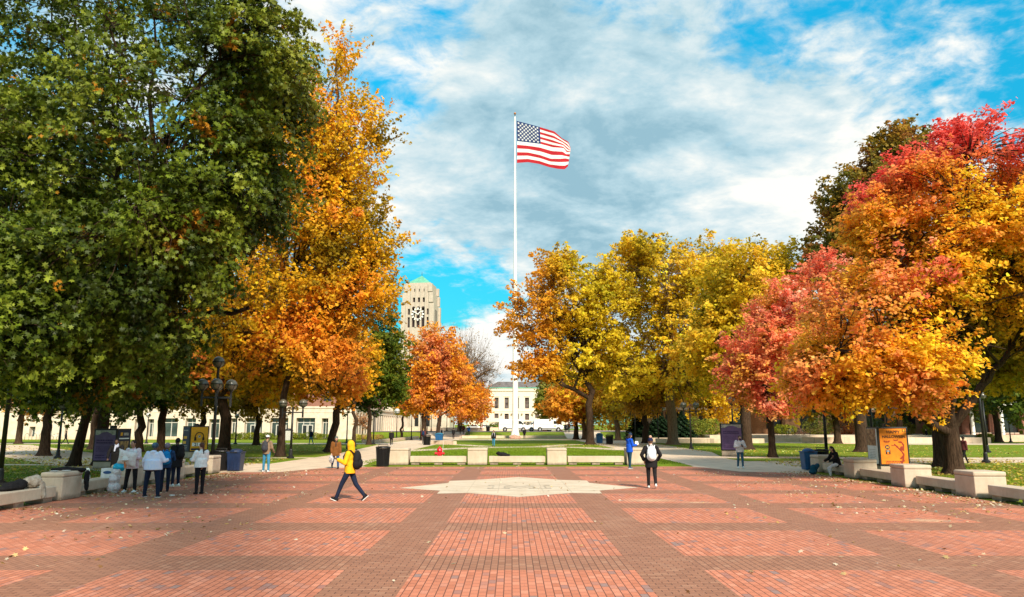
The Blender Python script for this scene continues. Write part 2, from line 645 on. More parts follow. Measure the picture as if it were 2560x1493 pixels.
plaza_poly = [(-12.75, -12), (13.2, -12), (13.42, 20), G(2022, 1184), G(1850, 1180), G(1762, 1170), G(1720, 1167), G(935, 1168), G(800, 1172), G(700, 1181), G(560, 1182), (-12.9, 21)]
sheet('plaza', plaza_poly, 0.016, PAVER)
pathA = [G(540, 1185), G(700, 1183), G(800, 1173), G(935, 1169.5), G(904, 1165), G(960, 1152), (-9.6, 55), (-9.4, 70), (-9.3, 138), (-16.3, 138), (-16.3, 96), (-15.6, 75), (-15.8, 62), (-19.5, 47.5), (-22, 43)]
sheet('path', [G(545, 1186), G(700, 1184), G(800, 1175), G(935, 1171), G(903, 1166), G(955, 1147), (-9.2, 60), (-9.1, 139), (-16.8, 139), (-16.6, 100), G(853, 1133), G(816, 1140), G(737, 1151), G(675, 1160), G(566, 1157)], 0.008, PATHC)
sheet('path', [G(1734, 1166), G(1720, 1169), G(1762, 1172), G(1850, 1182), G(2030, 1187), G(2030, 1164), G(1910, 1158), G(1850, 1152), G(1812, 1146), G(1780, 1131), G(1640, 1110), (17.4, 139), (10.2, 139), G(1565, 1127), G(1643, 1144)], 0.008, PATHC)
# arching footpath over the middle lawn, and the cross walks by the flagpole


def ribbon(name, pts, w, z, m):
    L, Rr = [], []
    for i, p in enumerate(pts):
        a = Vector(pts[max(i - 1, 0)]); c = Vector(pts[min(i + 1, len(pts) - 1)])
        t = (c - a).normalized()
        n = Vector((-t.y, t.x)) * w / 2
        L.append((p[0] + n.x, p[1] + n.y)); Rr.append((p[0] - n.x, p[1] - n.y))
    b = MB()
    n = len(pts)
    b.add([(x, y, z) for x, y in L] + [(x, y, z) for x, y in Rr], [(i, n + i, n + i + 1, i + 1) for i in range(n - 1)])
    return tag(b.build(name, m), kind='structure')


ribbon('path', [(-10, 65), (-7, 71), (-4, 76), (0, 79), (4, 79.5), (7.3, 77), (10.5, 69)], 2.8, 0.012, PATHC)
ribbon('path', [(-10, 94), (-6, 89), (-2.5, 81)], 2.2, 0.013, PATHC)
ribbon('path', [(10.8, 94), (6.5, 89), (3, 81)], 2.2, 0.013, PATHC)
ribbon('path', [(-9.5, 124), (10.5, 124)], 7, 0.012, PATHC)
ribbon('path', [(-9.5, 134), (10.5, 134)], 5, 0.0125, PATHC)
ribbon('path', [(-95, 97), (-50, 96.5), (-16, 96), (-9.5, 95)], 6.0, 0.004, PATHC)
ribbon('path', [(-95, 88), (-58, 86), (-44, 68), (-33, 55), (-24.5, 45.5), (-16, 37)], 6.5, 0.006, PATHC)
ribbon('path', [(-26, 51.5), (-18, 51.5), (-9.5, 51.5)], 1.3, 0.002, PATHC)
ribbon('path', [(-32, 42.5), (-24, 41.8), (-15, 39.5)], 1.1, 0.0025, PATHC)
ribbon('path', [(14, 52.5), (20, 52), (27, 50), (34, 50.5), (60, 56)], 3.0, 0.0045, PATHC)
ribbon('path', [(14.5, 44), (19, 45), (26, 46), (34, 46.5), (60, 50)], 4.2, 0.0065, PATHC)
ribbon('path', [(14, 104), (35, 104), (50, 94), (110, 92)], 9, 0.003, PATHC)
hill_sheet('path', -16.8, -9.1, 139, 175, PATHC)
hill_sheet('path', 10.2, 17.4, 139, 175, PATHC)
hill_sheet('road', -60, 60, 149, 158, mat('asphalt', (0.16, 0.14, 0.125), 0.9, 0.15, 2))
hill_sheet('pavement', -60, 60, 162, 200, PATHC)

# inlaid stone star and the letter in its middle
star = [(-3.84, 25.85), (-2.36, 28.17), (-2.4, 29.23), (-1.42, 29.79), (0.28, 31.49), (1.9, 29.79), (2.9, 29.39), (2.86, 28.2), (4.32, 26.0), (2.85, 24.85), (2.8, 23.74), (1.86, 23.93), (0.22, 22.57), (-1.4, 23.93), (-2.33, 23.68), (-2.34, 24.8)]
starb = MB()
starb.add([(x, y, 0.020) for x, y in star], [tuple(range(len(star)))])
so = tag(starb.build('stone_star', STARST), 'pale stone star set into the red brick plaza', 'paving inlay')
jb = MB()
for x in (-1.42, -0.45, 1.0, 1.9):
    jb.box(x - 0.012, x + 0.012, 23.95, 29.7, 0.021, 0.0225)
for y in (24.85, 26.5, 28.2):
    jb.box(-2.3, 2.8, y - 0.014, y + 0.014, 0.0235, 0.0245)
jb.build('joint_lines', mat('joint_dark', (0.50, 0.39, 0.28), 0.9, 0), so)


def letter_m():
    lb = MB()
    cx, cy = 0.25, 26.35
    P = [(-1.05, -0.75), (-0.35, -0.75), (-0.35, -0.5), (-0.5, -0.5), (-0.5, 0.15), (0, -0.6), (0.5, 0.15), (0.5, -0.5), (0.35, -0.5), (0.35, -0.75), (1.05, -0.75), (1.05, -0.5), (0.9, -0.5), (0.9, 0.5), (1.05, 0.5), (1.05, 0.75), (0.5, 0.75), (0, 0.0), (-0.5, 0.75), (-1.05, 0.75), (-1.05, 0.5), (-0.9, 0.5), (-0.9, -0.5), (-1.05, -0.5)]
    for i, p in enumerate(P):
        q = P[(i + 1) % len(P)]
        a = Vector((cx + p[0], cy + p[1], 0)); c = Vector((cx + q[0], cy + q[1], 0))
        t = (c - a).normalized(); n = Vector((-t.y, t.x, 0)) * 0.03
        a -= t * 0.03; c += t * 0.03
        z = 0.026 + 0.0006 * (i % 2)
        lb.add([a + n + Vector((0, 0, z)), a - n + Vector((0, 0, z)), c - n + Vector((0, 0, z)), c + n + Vector((0, 0, z))], [(0, 1, 2, 3)])
    lb.build('letter_inlay', BRONZE, so)


letter_m()

# ============================================================ CONCRETE BLOCKS AND BENCHES
def conc_block(c, rz, label, w=1.06, h=0.9, wy=1.06):
    r = root('concrete_block', label, 'concrete block', (c[0], c[1], 0.016 if abs(c[0]) < 20 else 0), rz, 'square concrete blocks around the plaza')
    b = MB(); b.box(-w / 2, w / 2, -wy / 2, wy / 2, 0, h - 0.14)
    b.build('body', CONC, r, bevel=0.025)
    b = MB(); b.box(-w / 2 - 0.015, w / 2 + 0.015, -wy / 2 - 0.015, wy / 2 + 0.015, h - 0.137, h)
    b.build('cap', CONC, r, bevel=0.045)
    return r


def conc_bench(c, rz, L, label, h=0.46):
    r = root('concrete_bench', label, 'bench', (c[0], c[1], 0.016), rz, 'low concrete benches around the plaza')
    b = MB(); b.box(-L / 2, L / 2, -0.3, 0.3, 0.13, h)
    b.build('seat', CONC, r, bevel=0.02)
    for x in (-L / 2 + 0.28, 0, L / 2 - 0.28):
        b = MB(); b.box(x - 0.22, x + 0.22, -0.24, 0.24, 0, 0.128)
        b.build('foot', CONC, r)
    return r


ROW_Y = 41.95
for x, lb in [(-6.22, 'concrete block beside the black slatted bin at the plaza edge'), (-1.9, 'concrete block between the hydrant bench and the bench with the black bag'),
              (2.46, 'concrete block standing right of the bench with the black bag'), (6.83, 'concrete block behind the person in the blue jacket')]:
    conc_block((x, ROW_Y), 0, lb)
for x, lb in [(-4.06, 'concrete bench in front of the red hydrant'), (0.28, 'concrete bench with the black bag lying on it'), (4.62, 'concrete bench left of the person in the blue jacket')]:
    conc_bench((x, ROW_Y), 0, 3.1, lb)
RB = [(14.0, 22.65), (13.95, 26.45), (14.25, 30.9), (14.62, 35.3)]
for (x, y), lb in zip(RB, ['nearest concrete block on the right, sunlit, in front of the forked maple trunk', 'concrete block with reddish stains below the orange halloween poster',
                           'concrete block right of the seated person in black', 'concrete block next to the blue bin on the right side']):
    conc_block((x - 0.06, y), R(-2.5), lb, 0.92, 0.76)
for (x, y), L, lb in [((13.85, 20.15), 3.3, 'concrete bench running out of the picture at the right edge'), ((13.98, 24.55), 2.6, 'concrete bench between the sunlit block and the stained block'),
                      ((14.1, 28.67), 3.2, 'concrete bench between the halloween poster and the seated person'), ((14.43, 33.1), 3.1, 'concrete bench on which the person in black sits')]:
    conc_bench((x, y), R(90 - 2.5), L, lb, 0.41)
LBk = [(-13.2, 21.95), (-13.5, 26.25), (-13.62, 29.9), (-13.85, 34.2)]
for (x, y), lb in zip(LBk, ['concrete block on the left with a dark jacket draped over it', 'concrete block behind the woman holding a white pillow',
                            'concrete block behind the man in the long black coat', 'concrete block beside the navy recycling bin on the left']):
    conc_block((x + 0.2, y), R(3), lb, 0.62, 0.78)
for (x, y), L, lb in [((-13.0, 19.6), 3.2, 'concrete bench at the left edge with a heap of jackets on it'), ((-13.35, 24.1), 2.9, 'concrete bench holding the paper bags and the teal plastic bag'),
                      ((-13.56, 28.07), 2.4, 'concrete bench between the woman in light blue and the long black coat'), ((-13.75, 32.05), 2.9, 'concrete bench behind the woman in the white sweater')]:
    conc_bench((x + 0.1, y), R(93), L, lb, 0.42)

# ============================================================ FLAGPOLE AND FLAG
PD = G(1288, 1097)
PX, PY = PD[0], PD[1]


def flagpole():
    r = root('flagpole', 'tall tapering white flagpole rising from the middle lawn', 'flagpole', (PX, PY, 0))
    topz = A(1290, 284, PY).z
    WP = mat('pole_white', (0.80, 0.78, 0.72), 0.4, 0.05, 0.5)
    b = MB()
    prof = [(0.86, 0.55), (0.80, 0.75), (0.66, 1.3), (0.56, 2.2), (0.53, 3.2), (0.525, 5.0), (0.50, 9), (0.43, 16), (0.34, 26), (0.24, 40), (0.14, topz - 1.0), (0.11, topz - 0.6)]
    b.lathe(prof, 20)
    b.build('shaft', WP, r, smooth=True)
    b = MB(); b.lathe([(0.13, topz - 0.62), (0.13, topz - 0.5), (0.05, topz - 0.45), (0.05, topz - 0.1)], 12)
    b.build('truck', IRON, r)
    b = MB(); b.ball((0, 0, topz), 0.24, 14, 10)
    b.build('ball', mat('copper_ball', (0.45, 0.18, 0.07), 0.35, 0, metal=0.7), r, smooth=True)
    b = MB(); b.box(-1.05, 1.05, -0.85, 0.85, 0, 0.55)
    b.build('plinth', STONE, r, bevel=0.03)
    b = MB(); b.tube([(0.08, -0.2, topz - 1), (0.55, -0.3, 20), (0.6, -0.35, 2.4)], 0.012, 4)
    b.build('halyard', mat('rope', (0.6, 0.58, 0.5), 0.8, 0), r)
    m = MB(); m.ball((0, 0, 0), (1.0, 0.55, 0.75), 14, 10)
    for i, p in enumerate(m.v):
        k = 1 + 0.12 * math.sin(7 * p[0] + 3 * p[2])
        m.v[i] = (p[0] * k, p[1] * k, max(0, p[2] * k))
    rk = m.build('memorial_stone', mat('pinkish_rock', (0.48, 0.27, 0.19), 0.9, 0.2, 3, bump=0.5), None, smooth=True, loc=(PX - 0.05, PY - 1.6, 0))
    tag(rk, 'rounded pinkish rock at the foot of the flagpole', 'rock')


flagpole()


def flag():
    S = 0.1225
    def c(x, y): return (1250 + x * S, 260 + y * S)
    top = [c(338, 345), c(570, 405), c(800, 468), c(1110, 562), c(1270, 705), c(1395, 770), c(1442, 900)]
    mid1 = [c(350, 760), c(570, 785), c(820, 815), c(1080, 885), c(1300, 900), c(1360, 985), c(1435, 975)]
    mid2 = [c(350, 985), c(570, 990), c(820, 1045), c(1040, 1120), c(1230, 1120), c(1340, 1110), c(1412, 1130)]
    bot = [c(345, 1205), c(570, 1188), c(800, 1225), c(1000, 1290), c(1180, 1325), c(1320, 1335), c(1385, 1275)]
    us = [0, 0.2, 0.4, 0.64, 0.8, 0.9, 1.0]
    vs = [0, 7 / 13, 10 / 13, 1.0]
    rows = np.array([top, mid1, mid2, bot])

    def pos(u, v):
        pr = [(np.interp(u, us, rows[i][:, 0]), np.interp(u, us, rows[i][:, 1])) for i in range(4)]
        x = np.interp(v, vs, [p[0] for p in pr]); y = np.interp(v, vs, [p[1] for p in pr])
        d = PY - 0.15 + 0.45 * math.sin(u * 8.5 + v * 2.2) * u + 0.16 * math.sin(u * 19 - v * 5) * u + 1.6 * max(0, u - 0.72) * (1 - v) * 2.0
        return A(x, y, d)
    NU, NV = 78, 52
    P = np.array([[pos(i / NU, j / NV) for i in range(NU + 1)] for j in range(NV + 1)])
    for _ in range(2):
        Q = P.copy()
        Q[:, 1:-1] = (P[:, :-2] + 2 * P[:, 1:-1] + P[:, 2:]) / 4
        P = Q
    r = root('flag', 'striped flag with stars flying to the right from the flagpole top', 'flag', (PX, PY - 0.15, float(P[0, 0, 2])))
    org = Vector((PX, PY - 0.15, float(P[0, 0, 2])))

    def clothmat(name, colr):
        m, t, b = mat_nodes(name)
        b.inputs['Base Color'].default_value = (*colr, 1)
        b.inputs['Roughness'].default_value = 0.8
        tr = t.n('ShaderNodeBsdfTranslucent')
        tr.inputs[0].default_value = (*colr, 1)
        mx = t.n('ShaderNodeMixShader')
        mx.inputs[0].default_value = 0.3
        t.t.links.new(b.outputs[0], mx.inputs[1]); t.t.links.new(tr.outputs[0], mx.inputs[2])
        t.t.links.new(mx.outputs[0], t.t.nodes['Material Output'].inputs[0])
        return m
    red, wh, bl = clothmat('flag_red', (0.48, 0.003, 0.012)), clothmat('flag_white', (0.80, 0.79, 0.76)), clothmat('flag_blue', (0.004, 0.025, 0.13))
    b = MB()
    V = [Vector(P[j, i]) - org for j in range(NV + 1) for i in range(NU + 1)]
    b.v = [tuple(v) for v in V]
    canton = MB(); canton.v = list(b.v)
    for j in range(NV):
        for i in range(NU):
            f = (j * (NU + 1) + i, j * (NU + 1) + i + 1, (j + 1) * (NU + 1) + i + 1, (j + 1) * (NU + 1) + i)
            if i < NU * 0.4 and j < 28:
                canton.f.append(f); canton.mi.append(0)
            else:
                b.f.append(f); b.mi.append((j // 4) % 2)
    b.build('stripes', [red, wh], r, smooth=True)
    canton.build('star_field', bl, r, smooth=True)
    sb = MB()
    for row in range(9):
        for k in range(6 if row % 2 == 0 else 5):
            u = (0.4 / 12) * (1 + 2 * k + (row % 2)); v = (7 / 13 / 10) * (row + 1)
            fi, fj = u * NU, v * NV
            i, j = int(fi), int(fj)
            def at(a, c2):
                a = min(max(a, 0), NU - 0.001); c2 = min(max(c2, 0), NV - 0.001)
                ii, jj = int(a), int(c2); da, dc = a - ii, c2 - jj
                return Vector(P[jj, ii] * (1 - da) * (1 - dc) + P[jj, ii + 1] * da * (1 - dc) + P[jj + 1, ii] * (1 - da) * dc + P[jj + 1, ii + 1] * da * dc) - org
            ctr = at(fi, fj); ex = (at(fi + 1, fj) - at(fi - 1, fj)).normalized(); ey = (at(fi, fj - 1) - at(fi, fj + 1)).normalized()
            nrm = ex.cross(ey).normalized()
            if nrm.y > 0: nrm = -nrm
            pts = []
            for q in range(10):
                rr = 0.27 if q % 2 == 0 else 0.12
                a = PI / 2 + q * PI / 5
                pts.append(ctr + ex * (rr * math.cos(a)) + ey * (rr * math.sin(a)) + nrm * 0.05)
            sb.add([ctr + nrm * 0.05] + pts, [(0, 1 + q, 1 + (q + 1) % 10) for q in range(10)])
    sb.build('stars', wh, r)


flag()

# ============================================================ TREES
def make_leaf_mat(name, transl=0.35, rough=0.55, spec=0.3):
    m, t, b = mat_nodes(name)
    at = t.n('ShaderNodeAttribute')
    at.attribute_name = 'leafcol'
    t.put(b.inputs['Base Color'], at.outputs[0])
    b.inputs['Roughness'].default_value = rough
    b.inputs['Specular IOR Level'].default_value = spec
    tr = t.n('ShaderNodeBsdfTranslucent')
    t.put(tr.inputs[0], at.outputs[0])
    mx = t.n('ShaderNodeMixShader')
    mx.inputs[0].default_value = transl
    t.t.links.new(b.outputs[0], mx.inputs[1]); t.t.links.new(tr.outputs[0], mx.inputs[2])
    t.t.links.new(mx.outputs[0], t.t.nodes['Material Output'].inputs[0])
    return m


def make_bark(name, c1, c2):
    m, t, b = mat_nodes(name)
    o = obj_coord(t)
    mp = t.n('ShaderNodeMapping')
    t.put(mp.inputs[0], o)
    mp.inputs['Scale'].default_value = (9, 9, 1.6)
    n = t.noise(mp.outputs[0], 1.6, 6, 0.7)
    t.put(b.inputs['Base Color'], t.mix(t.smooth(n, 0.35, 0.65), c1, c2))
    b.inputs['Roughness'].default_value = 0.95
    b.inputs['Specular IOR Level'].default_value = 0.1
    bn = t.n('ShaderNodeBump')
    bn.inputs['Strength'].default_value = 1.0
    bn.inputs['Distance'].default_value = 0.05
    t.put(bn.inputs['Height'], n)
    t.put(b.inputs['Normal'], bn.outputs[0])
    return m


LEAF = make_leaf_mat('autumn_leaf', 0.48, 0.6, 0.2)
LEAFG = make_leaf_mat('green_leaf', 0.25, 0.5, 0.22)
BARK = make_bark('dark_bark', (0.028, 0.016, 0.010), (0.075, 0.045, 0.028))
BARKL = make_bark('light_bark', (0.10, 0.06, 0.035), (0.24, 0.155, 0.095))

SHAPES = {}


def leaf_shape(kind):
    """outline points (x across, y along, z fold); first one is the hub"""
    if kind == 'lobed':
        pts = [(0, .42, .03), (0, 0, 0), (.16, .22, -.03), (.46, .12, -.05), (.27, .42, -.02), (.50, .66, -.08), (.18, .62, 0), (0, 1.0, -.08), (-.18, .62, 0), (-.50, .66, -.08), (-.27, .42, -.02), (-.46, .12, -.05), (-.16, .22, -.03)]
        F = [(0, 1 + i, 1 + (i + 1) % 12) for i in range(12)]
    elif kind == 'tri':
        pts = [(0, .35, .05), (0, 0, 0), (.45, .25, -.05), (.25, .62, 0), (0, 1.0, -.06), (-.25, .62, 0), (-.45, .25, -.05)]
        F = [(0, 1 + i, 1 + (i + 1) % 6) for i in range(6)]
    else:
        pts = [(0, 0, 0), (.42, .45, -.08), (0, 1.0, -.05), (-.42, .45, -.08)]
        F = [(0, 1, 2, 3)]
    P = np.array(pts, dtype=np.float64)
    P[:, 1] -= 0.4
    return P, np.array(F)


def leaves_mesh(name, pos, nrm, size, col, kind, parent, m, rng, droop=0.0):
    S, F = leaf_shape(kind)
    n = len(pos)
    nrm = nrm / (np.linalg.norm(nrm, axis=1, keepdims=True) + 1e-9)
    t = rng.normal(size=(n, 3))
    t[:, 2] -= droop * 1.5
    t -= (t * nrm).sum(1, keepdims=True) * nrm
    t /= (np.linalg.norm(t, axis=1, keepdims=True) + 1e-9)
    b = np.cross(nrm, t)
    V = (b[:, None, :] * S[None, :, 0:1] + t[:, None, :] * S[None, :, 1:2] + nrm[:, None, :] * S[None, :, 2:3]) * size[:, None, None] + pos[:, None, :]
    k = len(S)
    FF = (np.arange(n)[:, None, None] * k + F[None]).reshape(-1, F.shape[1])
    cc = np.repeat(col, k, axis=0)
    return np_mesh(name, V.reshape(-1, 3), FF, m, parent, cc)


def tubes_np(paths, n=5):
    """paths: list of (pts (k,3), radii (k,)) -> V,F quads"""
    Vs, Fs, off = [], [], 0
    ang = np.arange(n) * 2 * PI / n
    ca, sa = np.cos(ang), np.sin(ang)
    for pts, rad in paths:
        k = len(pts)
        tg = np.gradient(pts, axis=0)
        tg /= (np.linalg.norm(tg, axis=1, keepdims=True) + 1e-9)
        up = np.where(np.abs(tg[:, 2:3]) < 0.9, np.array([[0, 0, 1.0]]), np.array([[1.0, 0, 0]]))
        a = np.cross(tg, up); a /= (np.linalg.norm(a, axis=1, keepdims=True) + 1e-9)
        b = np.cross(tg, a)
        V = pts[:, None, :] + rad[:, None, None] * (a[:, None, :] * ca[None, :, None] + b[:, None, :] * sa[None, :, None])
        Vs.append(V.reshape(-1, 3))
        i, j = np.meshgrid(np.arange(k - 1), np.arange(n), indexing='ij')
        F = np.stack([i * n + j, i * n + (j + 1) % n, (i + 1) * n + (j + 1) % n, (i + 1) * n + j], -1).reshape(-1, 4)
        Fs.append(F + off)
        off += k * n
    return np.concatenate(Vs), np.concatenate(Fs)


def bez(p0, p1, p2, k):
    t = np.linspace(0, 1, k)[:, None]
    return (1 - t) ** 2 * p0 + 2 * t * (1 - t) * p1 + t ** 2 * p2


def lin(c):
    return np.array(c, dtype=np.float64)


def palette(stops, scale, seed, region=None, jit=0.12):
    stops = [lin(c) for c in stops]

    def f(P, rng):
        x = vnoise(P, scale, seed) * 0.7 + vnoise(P, scale * 0.35, seed + 3) * 0.3
        x = np.clip((x - 0.25) / 0.5 + rng.normal(size=len(P)) * 0.09, 0, 0.999) * (len(stops) - 1)
        i = x.astype(int); fr = (x - i)[:, None]
        S = np.array(stops)
        c = S[i] * (1 - fr) + S[np.minimum(i + 1, len(stops) - 1)] * fr
        if region is not None:
            c = region(P, c, rng)
        return np.clip(c * np.exp(rng.normal(size=(len(P), 1)) * jit), 0, 0.95)
    return f


NTREE = [0]
TREE_GROUP = 'trees around the plaza and lawns'


def tree(label, base, tr, blobs, ncl, nlv, size, pal, kind='tri', name='maple_tree', seed=1, split=0.22, bark=None, limbs=9, lean=(0, 0),
         twig=1.6, up=0.5, jit=0.33, gap=0.36, shell=0.55, leafm=None, group=TREE_GROUP, droop=0.2, extra_limbs=(), top_frac=0.86, leafup=0.55, cat='tree', flare=1.5, tw=1.0):
    """blobs: (cx,cy,cz,rx,ry,rz,weight) in world metres"""
    rng = np.random.default_rng(seed)
    bark = bark or BARK
    leafm = leafm or LEAF
    B = np.array([base[0], base[1], base[2]])
    r = root(name, label, cat, tuple(B), 0, group)
    bl = np.array(blobs, dtype=np.float64)
    bl[:, :3] -= B
    ctr = (bl[:, :3] * bl[:, 6:7]).sum(0) / bl[:, 6].sum()
    ztop = (bl[:, 2] + bl[:, 5]).max()
    zbot = (bl[:, 2] - bl[:, 5]).min()
    hs = max(0.8, split * ztop)
    # trunk path
    tk = 14
    tt = np.linspace(0, 1, tk)
    tz = tt * ztop * top_frac
    tip = bl[np.argmax(bl[:, 2] + bl[:, 5])]
    cx = np.interp(tz, [0, hs, ctr[2], ztop], [0, lean[0], lean[0] * 0.6 + ctr[0] * 0.5, tip[0]])
    cy = np.interp(tz, [0, hs, ctr[2], ztop], [0, lean[1], lean[1] * 0.6 + ctr[1] * 0.5, tip[1]])
    tp = np.stack([cx, cy, tz], 1)
    tp[3:, :2] += rng.normal(size=(tk - 3, 2)) * 0.012 * ztop
    trad = tr * np.clip(np.interp(tz, [0, 0.25, 0.9, hs, ztop * top_frac], [flare, 1.22, 1.0, 0.82, 0.07]), 0.02, None)
    # finer base
    zz = np.array([0, 0.12, 0.3, 0.6])
    basep = np.stack([np.interp(zz, tz, tp[:, 0]), np.interp(zz, tz, tp[:, 1]), zz], 1)
    keep = tz > 0.7
    tp2 = np.concatenate([basep, tp[keep]])
    trad2 = np.concatenate([tr * np.array([flare * 1.12, flare * 0.95, 1.2, 1.07]), trad[keep]])
    V, F = tubes_np([(tp2, trad2)], 12)
    # root flare wobble
    ang = np.arctan2(V[:, 1], V[:, 0])
    wob = 1 + 0.14 * np.sin(ang * 5 + seed) * np.exp(-V[:, 2] / 0.5)
    V[:, 0] = V[:, 0] * np.where(V[:, 2] < 1.2, wob, 1); V[:, 1] = V[:, 1] * np.where(V[:, 2] < 1.2, wob, 1)
    trunk = np_mesh('trunk', V, F, bark, r, smooth=True)
    # limbs
    nodes, nrad = [], []
    paths = []
    targets = []
    wts = bl[:, 6] / bl[:, 6].sum()
    for i in range(limbs):
        q = bl[rng.choice(len(bl), p=wts)]
        d = rng.normal(size=3); d /= np.linalg.norm(d)
        d[2] = abs(d[2]) * 0.6
        targets.append(q[:3] + d * q[3:6] * 0.72)
    for e in extra_limbs: targets.append(np.array(e[:3]) - B)
    for i, T in enumerate(targets):
        hz = hs + max(0.0, min((T[2] - hs) * 0.55, ztop * 0.55)) * rng.uniform(0.15, 1.0)
        if i >= limbs: hz = hs * rng.uniform(0.75, 1.0)
        p0 = np.array([np.interp(hz, tp2[:, 2], tp2[:, 0]), np.interp(hz, tp2[:, 2], tp2[:, 1]), hz])
        r0 = float(np.interp(hz, tp2[:, 2], trad2)) * (0.55 if i < limbs else 0.72)
        mid = (p0 + T) / 2 + np.array([0, 0, 0.16 * np.linalg.norm(T - p0)]) * (1 if i < limbs else 0.35) + rng.normal(size=3) * 0.05 * np.linalg.norm(T - p0)
        k = 12
        pts = bez(p0, mid, T, k)
        pts[2:-1] += rng.normal(size=(k - 3, 3)) * 0.012 * np.linalg.norm(T - p0)
        rad = np.linspace(r0, 0.03 + (0.05 if i < limbs else 0.38) * r0, k)
        paths.append((pts, rad))
        nodes.append(pts[2:]); nrad.append(rad[2:])
        # secondary branches
        for s in range(5):
            j = rng.integers(3, k - 2)
            q = bl[rng.choice(len(bl), p=wts)]
            d = rng.normal(size=3); d /= np.linalg.norm(d)
            T2 = pts[j] + (q[:3] + d * q[3:6] * 0.85 - pts[j]) * 0.6
            L2 = np.linalg.norm(T2 - pts[j])
            p2 = bez(pts[j], (pts[j] + T2) / 2 + np.array([0, 0, 0.15 * L2]), T2, 8)
            p2[1:-1] += rng.normal(size=(6, 3)) * 0.02 * L2
            r2 = np.linspace(rad[j] * 0.6, 0.02, 8)
            paths.append((p2, r2))
            nodes.append(p2[1:]); nrad.append(r2[1:])
    nodes.append(tp2[tp2[:, 2] > hs]); nrad.append(trad2[tp2[:, 2] > hs])
    Nn = np.concatenate(nodes); Nr = np.concatenate(nrad)
    # clumps
    C, O = [], []
    while len(C) < ncl:
        m = ncl * 2
        ib = rng.choice(len(bl), size=m, p=wts)
        q = bl[ib]
        d = rng.normal(size=(m, 3)); d /= np.linalg.norm(d, axis=1, keepdims=True)
        rr = 1 - (1 - shell) * rng.random(m) ** 1.3
        rr *= 0.86 + 0.28 * vnoise(d * 2.2 + q[:, :3], 0.9, seed + 5)
        P = q[:, :3] + d * q[:, 3:6] * rr[:, None]
        ok = (vnoise(P, max(1.2, bl[:, 3].mean() * 0.28), seed + 9) > gap) & (P[:, 2] > zbot)
        P = P[ok]; d = d[ok]
        C.extend(P[:ncl - len(C)]); O.extend(d[:len(P)])
        O = O[:len(C)]
    C = np.array(C); O = np.array(O)
    dirs = O * 0.75 + rng.normal(size=C.shape) * 0.32
    dirs[:, 2] += up
    dirs /= np.linalg.norm(dirs, axis=1, keepdims=True)
    L = twig * rng.uniform(0.6, 1.35, size=len(C))
    st = C - dirs * L[:, None] * 0.5
    en = C + dirs * L[:, None] * 0.5
    en[:, 2] -= droop * L * 0.5
    tpaths = []
    for i in range(len(C)):
        D = Nn - st[i]
        dist = (D * D).sum(1) + np.where(D[:, 2] > 0.5, 4.0, 0)
        j = int(np.argmin(dist))
        dd = math.sqrt(dist[j])
        a = Nn[j]
        rr0 = min(Nr[j] * 0.6 * tw, (0.018 + 0.012 * dd) * tw)
        if dd > 0.4:
            midp = (a + st[i]) / 2; midp = midp + np.array([0, 0, 0.08 * dd])
            tpaths.append((np.array([a, midp, st[i], (st[i] + en[i]) / 2, en[i]]), np.array([rr0, rr0 * 0.8, rr0 * 0.6, rr0 * 0.4, 0.004])))
        else:
            tpaths.append((np.array([st[i], (st[i] + en[i]) / 2, en[i]]), np.array([rr0 * 0.6, rr0 * 0.4, 0.004])))
    V1, F1 = tubes_np(paths, 7)
    V2, F2 = tubes_np(tpaths, 4)
    np_mesh('branches', np.concatenate([V1, V2]), np.concatenate([F1, F2 + len(V1)]), bark, r, smooth=True)
    if nlv:
        ic = rng.integers(0, len(C), nlv)
        t = rng.random(nlv) ** 0.8
        P = st[ic] * (1 - t[:, None]) + en[ic] * t[:, None]
        P[:, 2] += 0.1 * twig * np.sin(t * PI)
        sg = jit * (1.15 - 0.75 * t)
        P += rng.normal(size=P.shape) * sg[:, None] * np.array([1, 1, 0.55])
        nr = rng.normal(size=P.shape) * 0.55 + O[ic] * 0.45 + np.array([0, 0, leafup])
        sz = size * rng.uniform(0.65, 1.25, nlv)
        # one tone per spray, so sprays read as separate clumps
        ct = np.exp(rng.normal(size=len(C)) * 0.16)[ic][:, None]
        col = np.clip(pal(P + B, rng) * ct, 0, 0.95)
        leaves_mesh('crown', P, nr, sz, col, kind, r, leafm, rng, droop)
    NTREE[0] += 1
    return r


def wb(px, py, Y, rpx, rpy, ry, w):
    """crown volume from its place in the view: centre, half width, half height"""
    c = A(px, py, Y)
    return (c.x, c.y, c.z, rpx / FPX * Y, ry, rpy / FPX * Y, w)


def gp(px, py):
    x, y = G(px, py)
    return (x, y, 0.0)


# palettes (albedo)
GREEN = [(0.028, 0.042, 0.003), (0.060, 0.084, 0.005), (0.115, 0.150, 0.010), (0.22, 0.245, 0.025)]
GREEN_D = [(0.024, 0.048, 0.006), (0.05, 0.090, 0.008), (0.09, 0.135, 0.010), (0.20, 0.20, 0.014)]
GOLD = [(0.30, 0.20, 0.008), (0.58, 0.34, 0.010), (0.84, 0.47, 0.016), (0.88, 0.40, 0.02), (0.86, 0.31, 0.03)]
OLIVE = [(0.34, 0.26, 0.012), (0.63, 0.43, 0.014), (0.83, 0.54, 0.025), (0.90, 0.56, 0.05)]
REDOR = [(0.95, 0.60, 0.03), (0.95, 0.51, 0.022), (0.95, 0.41, 0.03), (0.95, 0.33, 0.09)]
PINK = [(0.94, 0.46, 0.06), (0.94, 0.36, 0.13), (0.94, 0.26, 0.12), (0.93, 0.16, 0.09), (0.93, 0.44, 0.28)]
RUSSET = [(0.56, 0.20, 0.06), (0.78, 0.30, 0.03), (0.88, 0.38, 0.02), (0.68, 0.24, 0.09)]
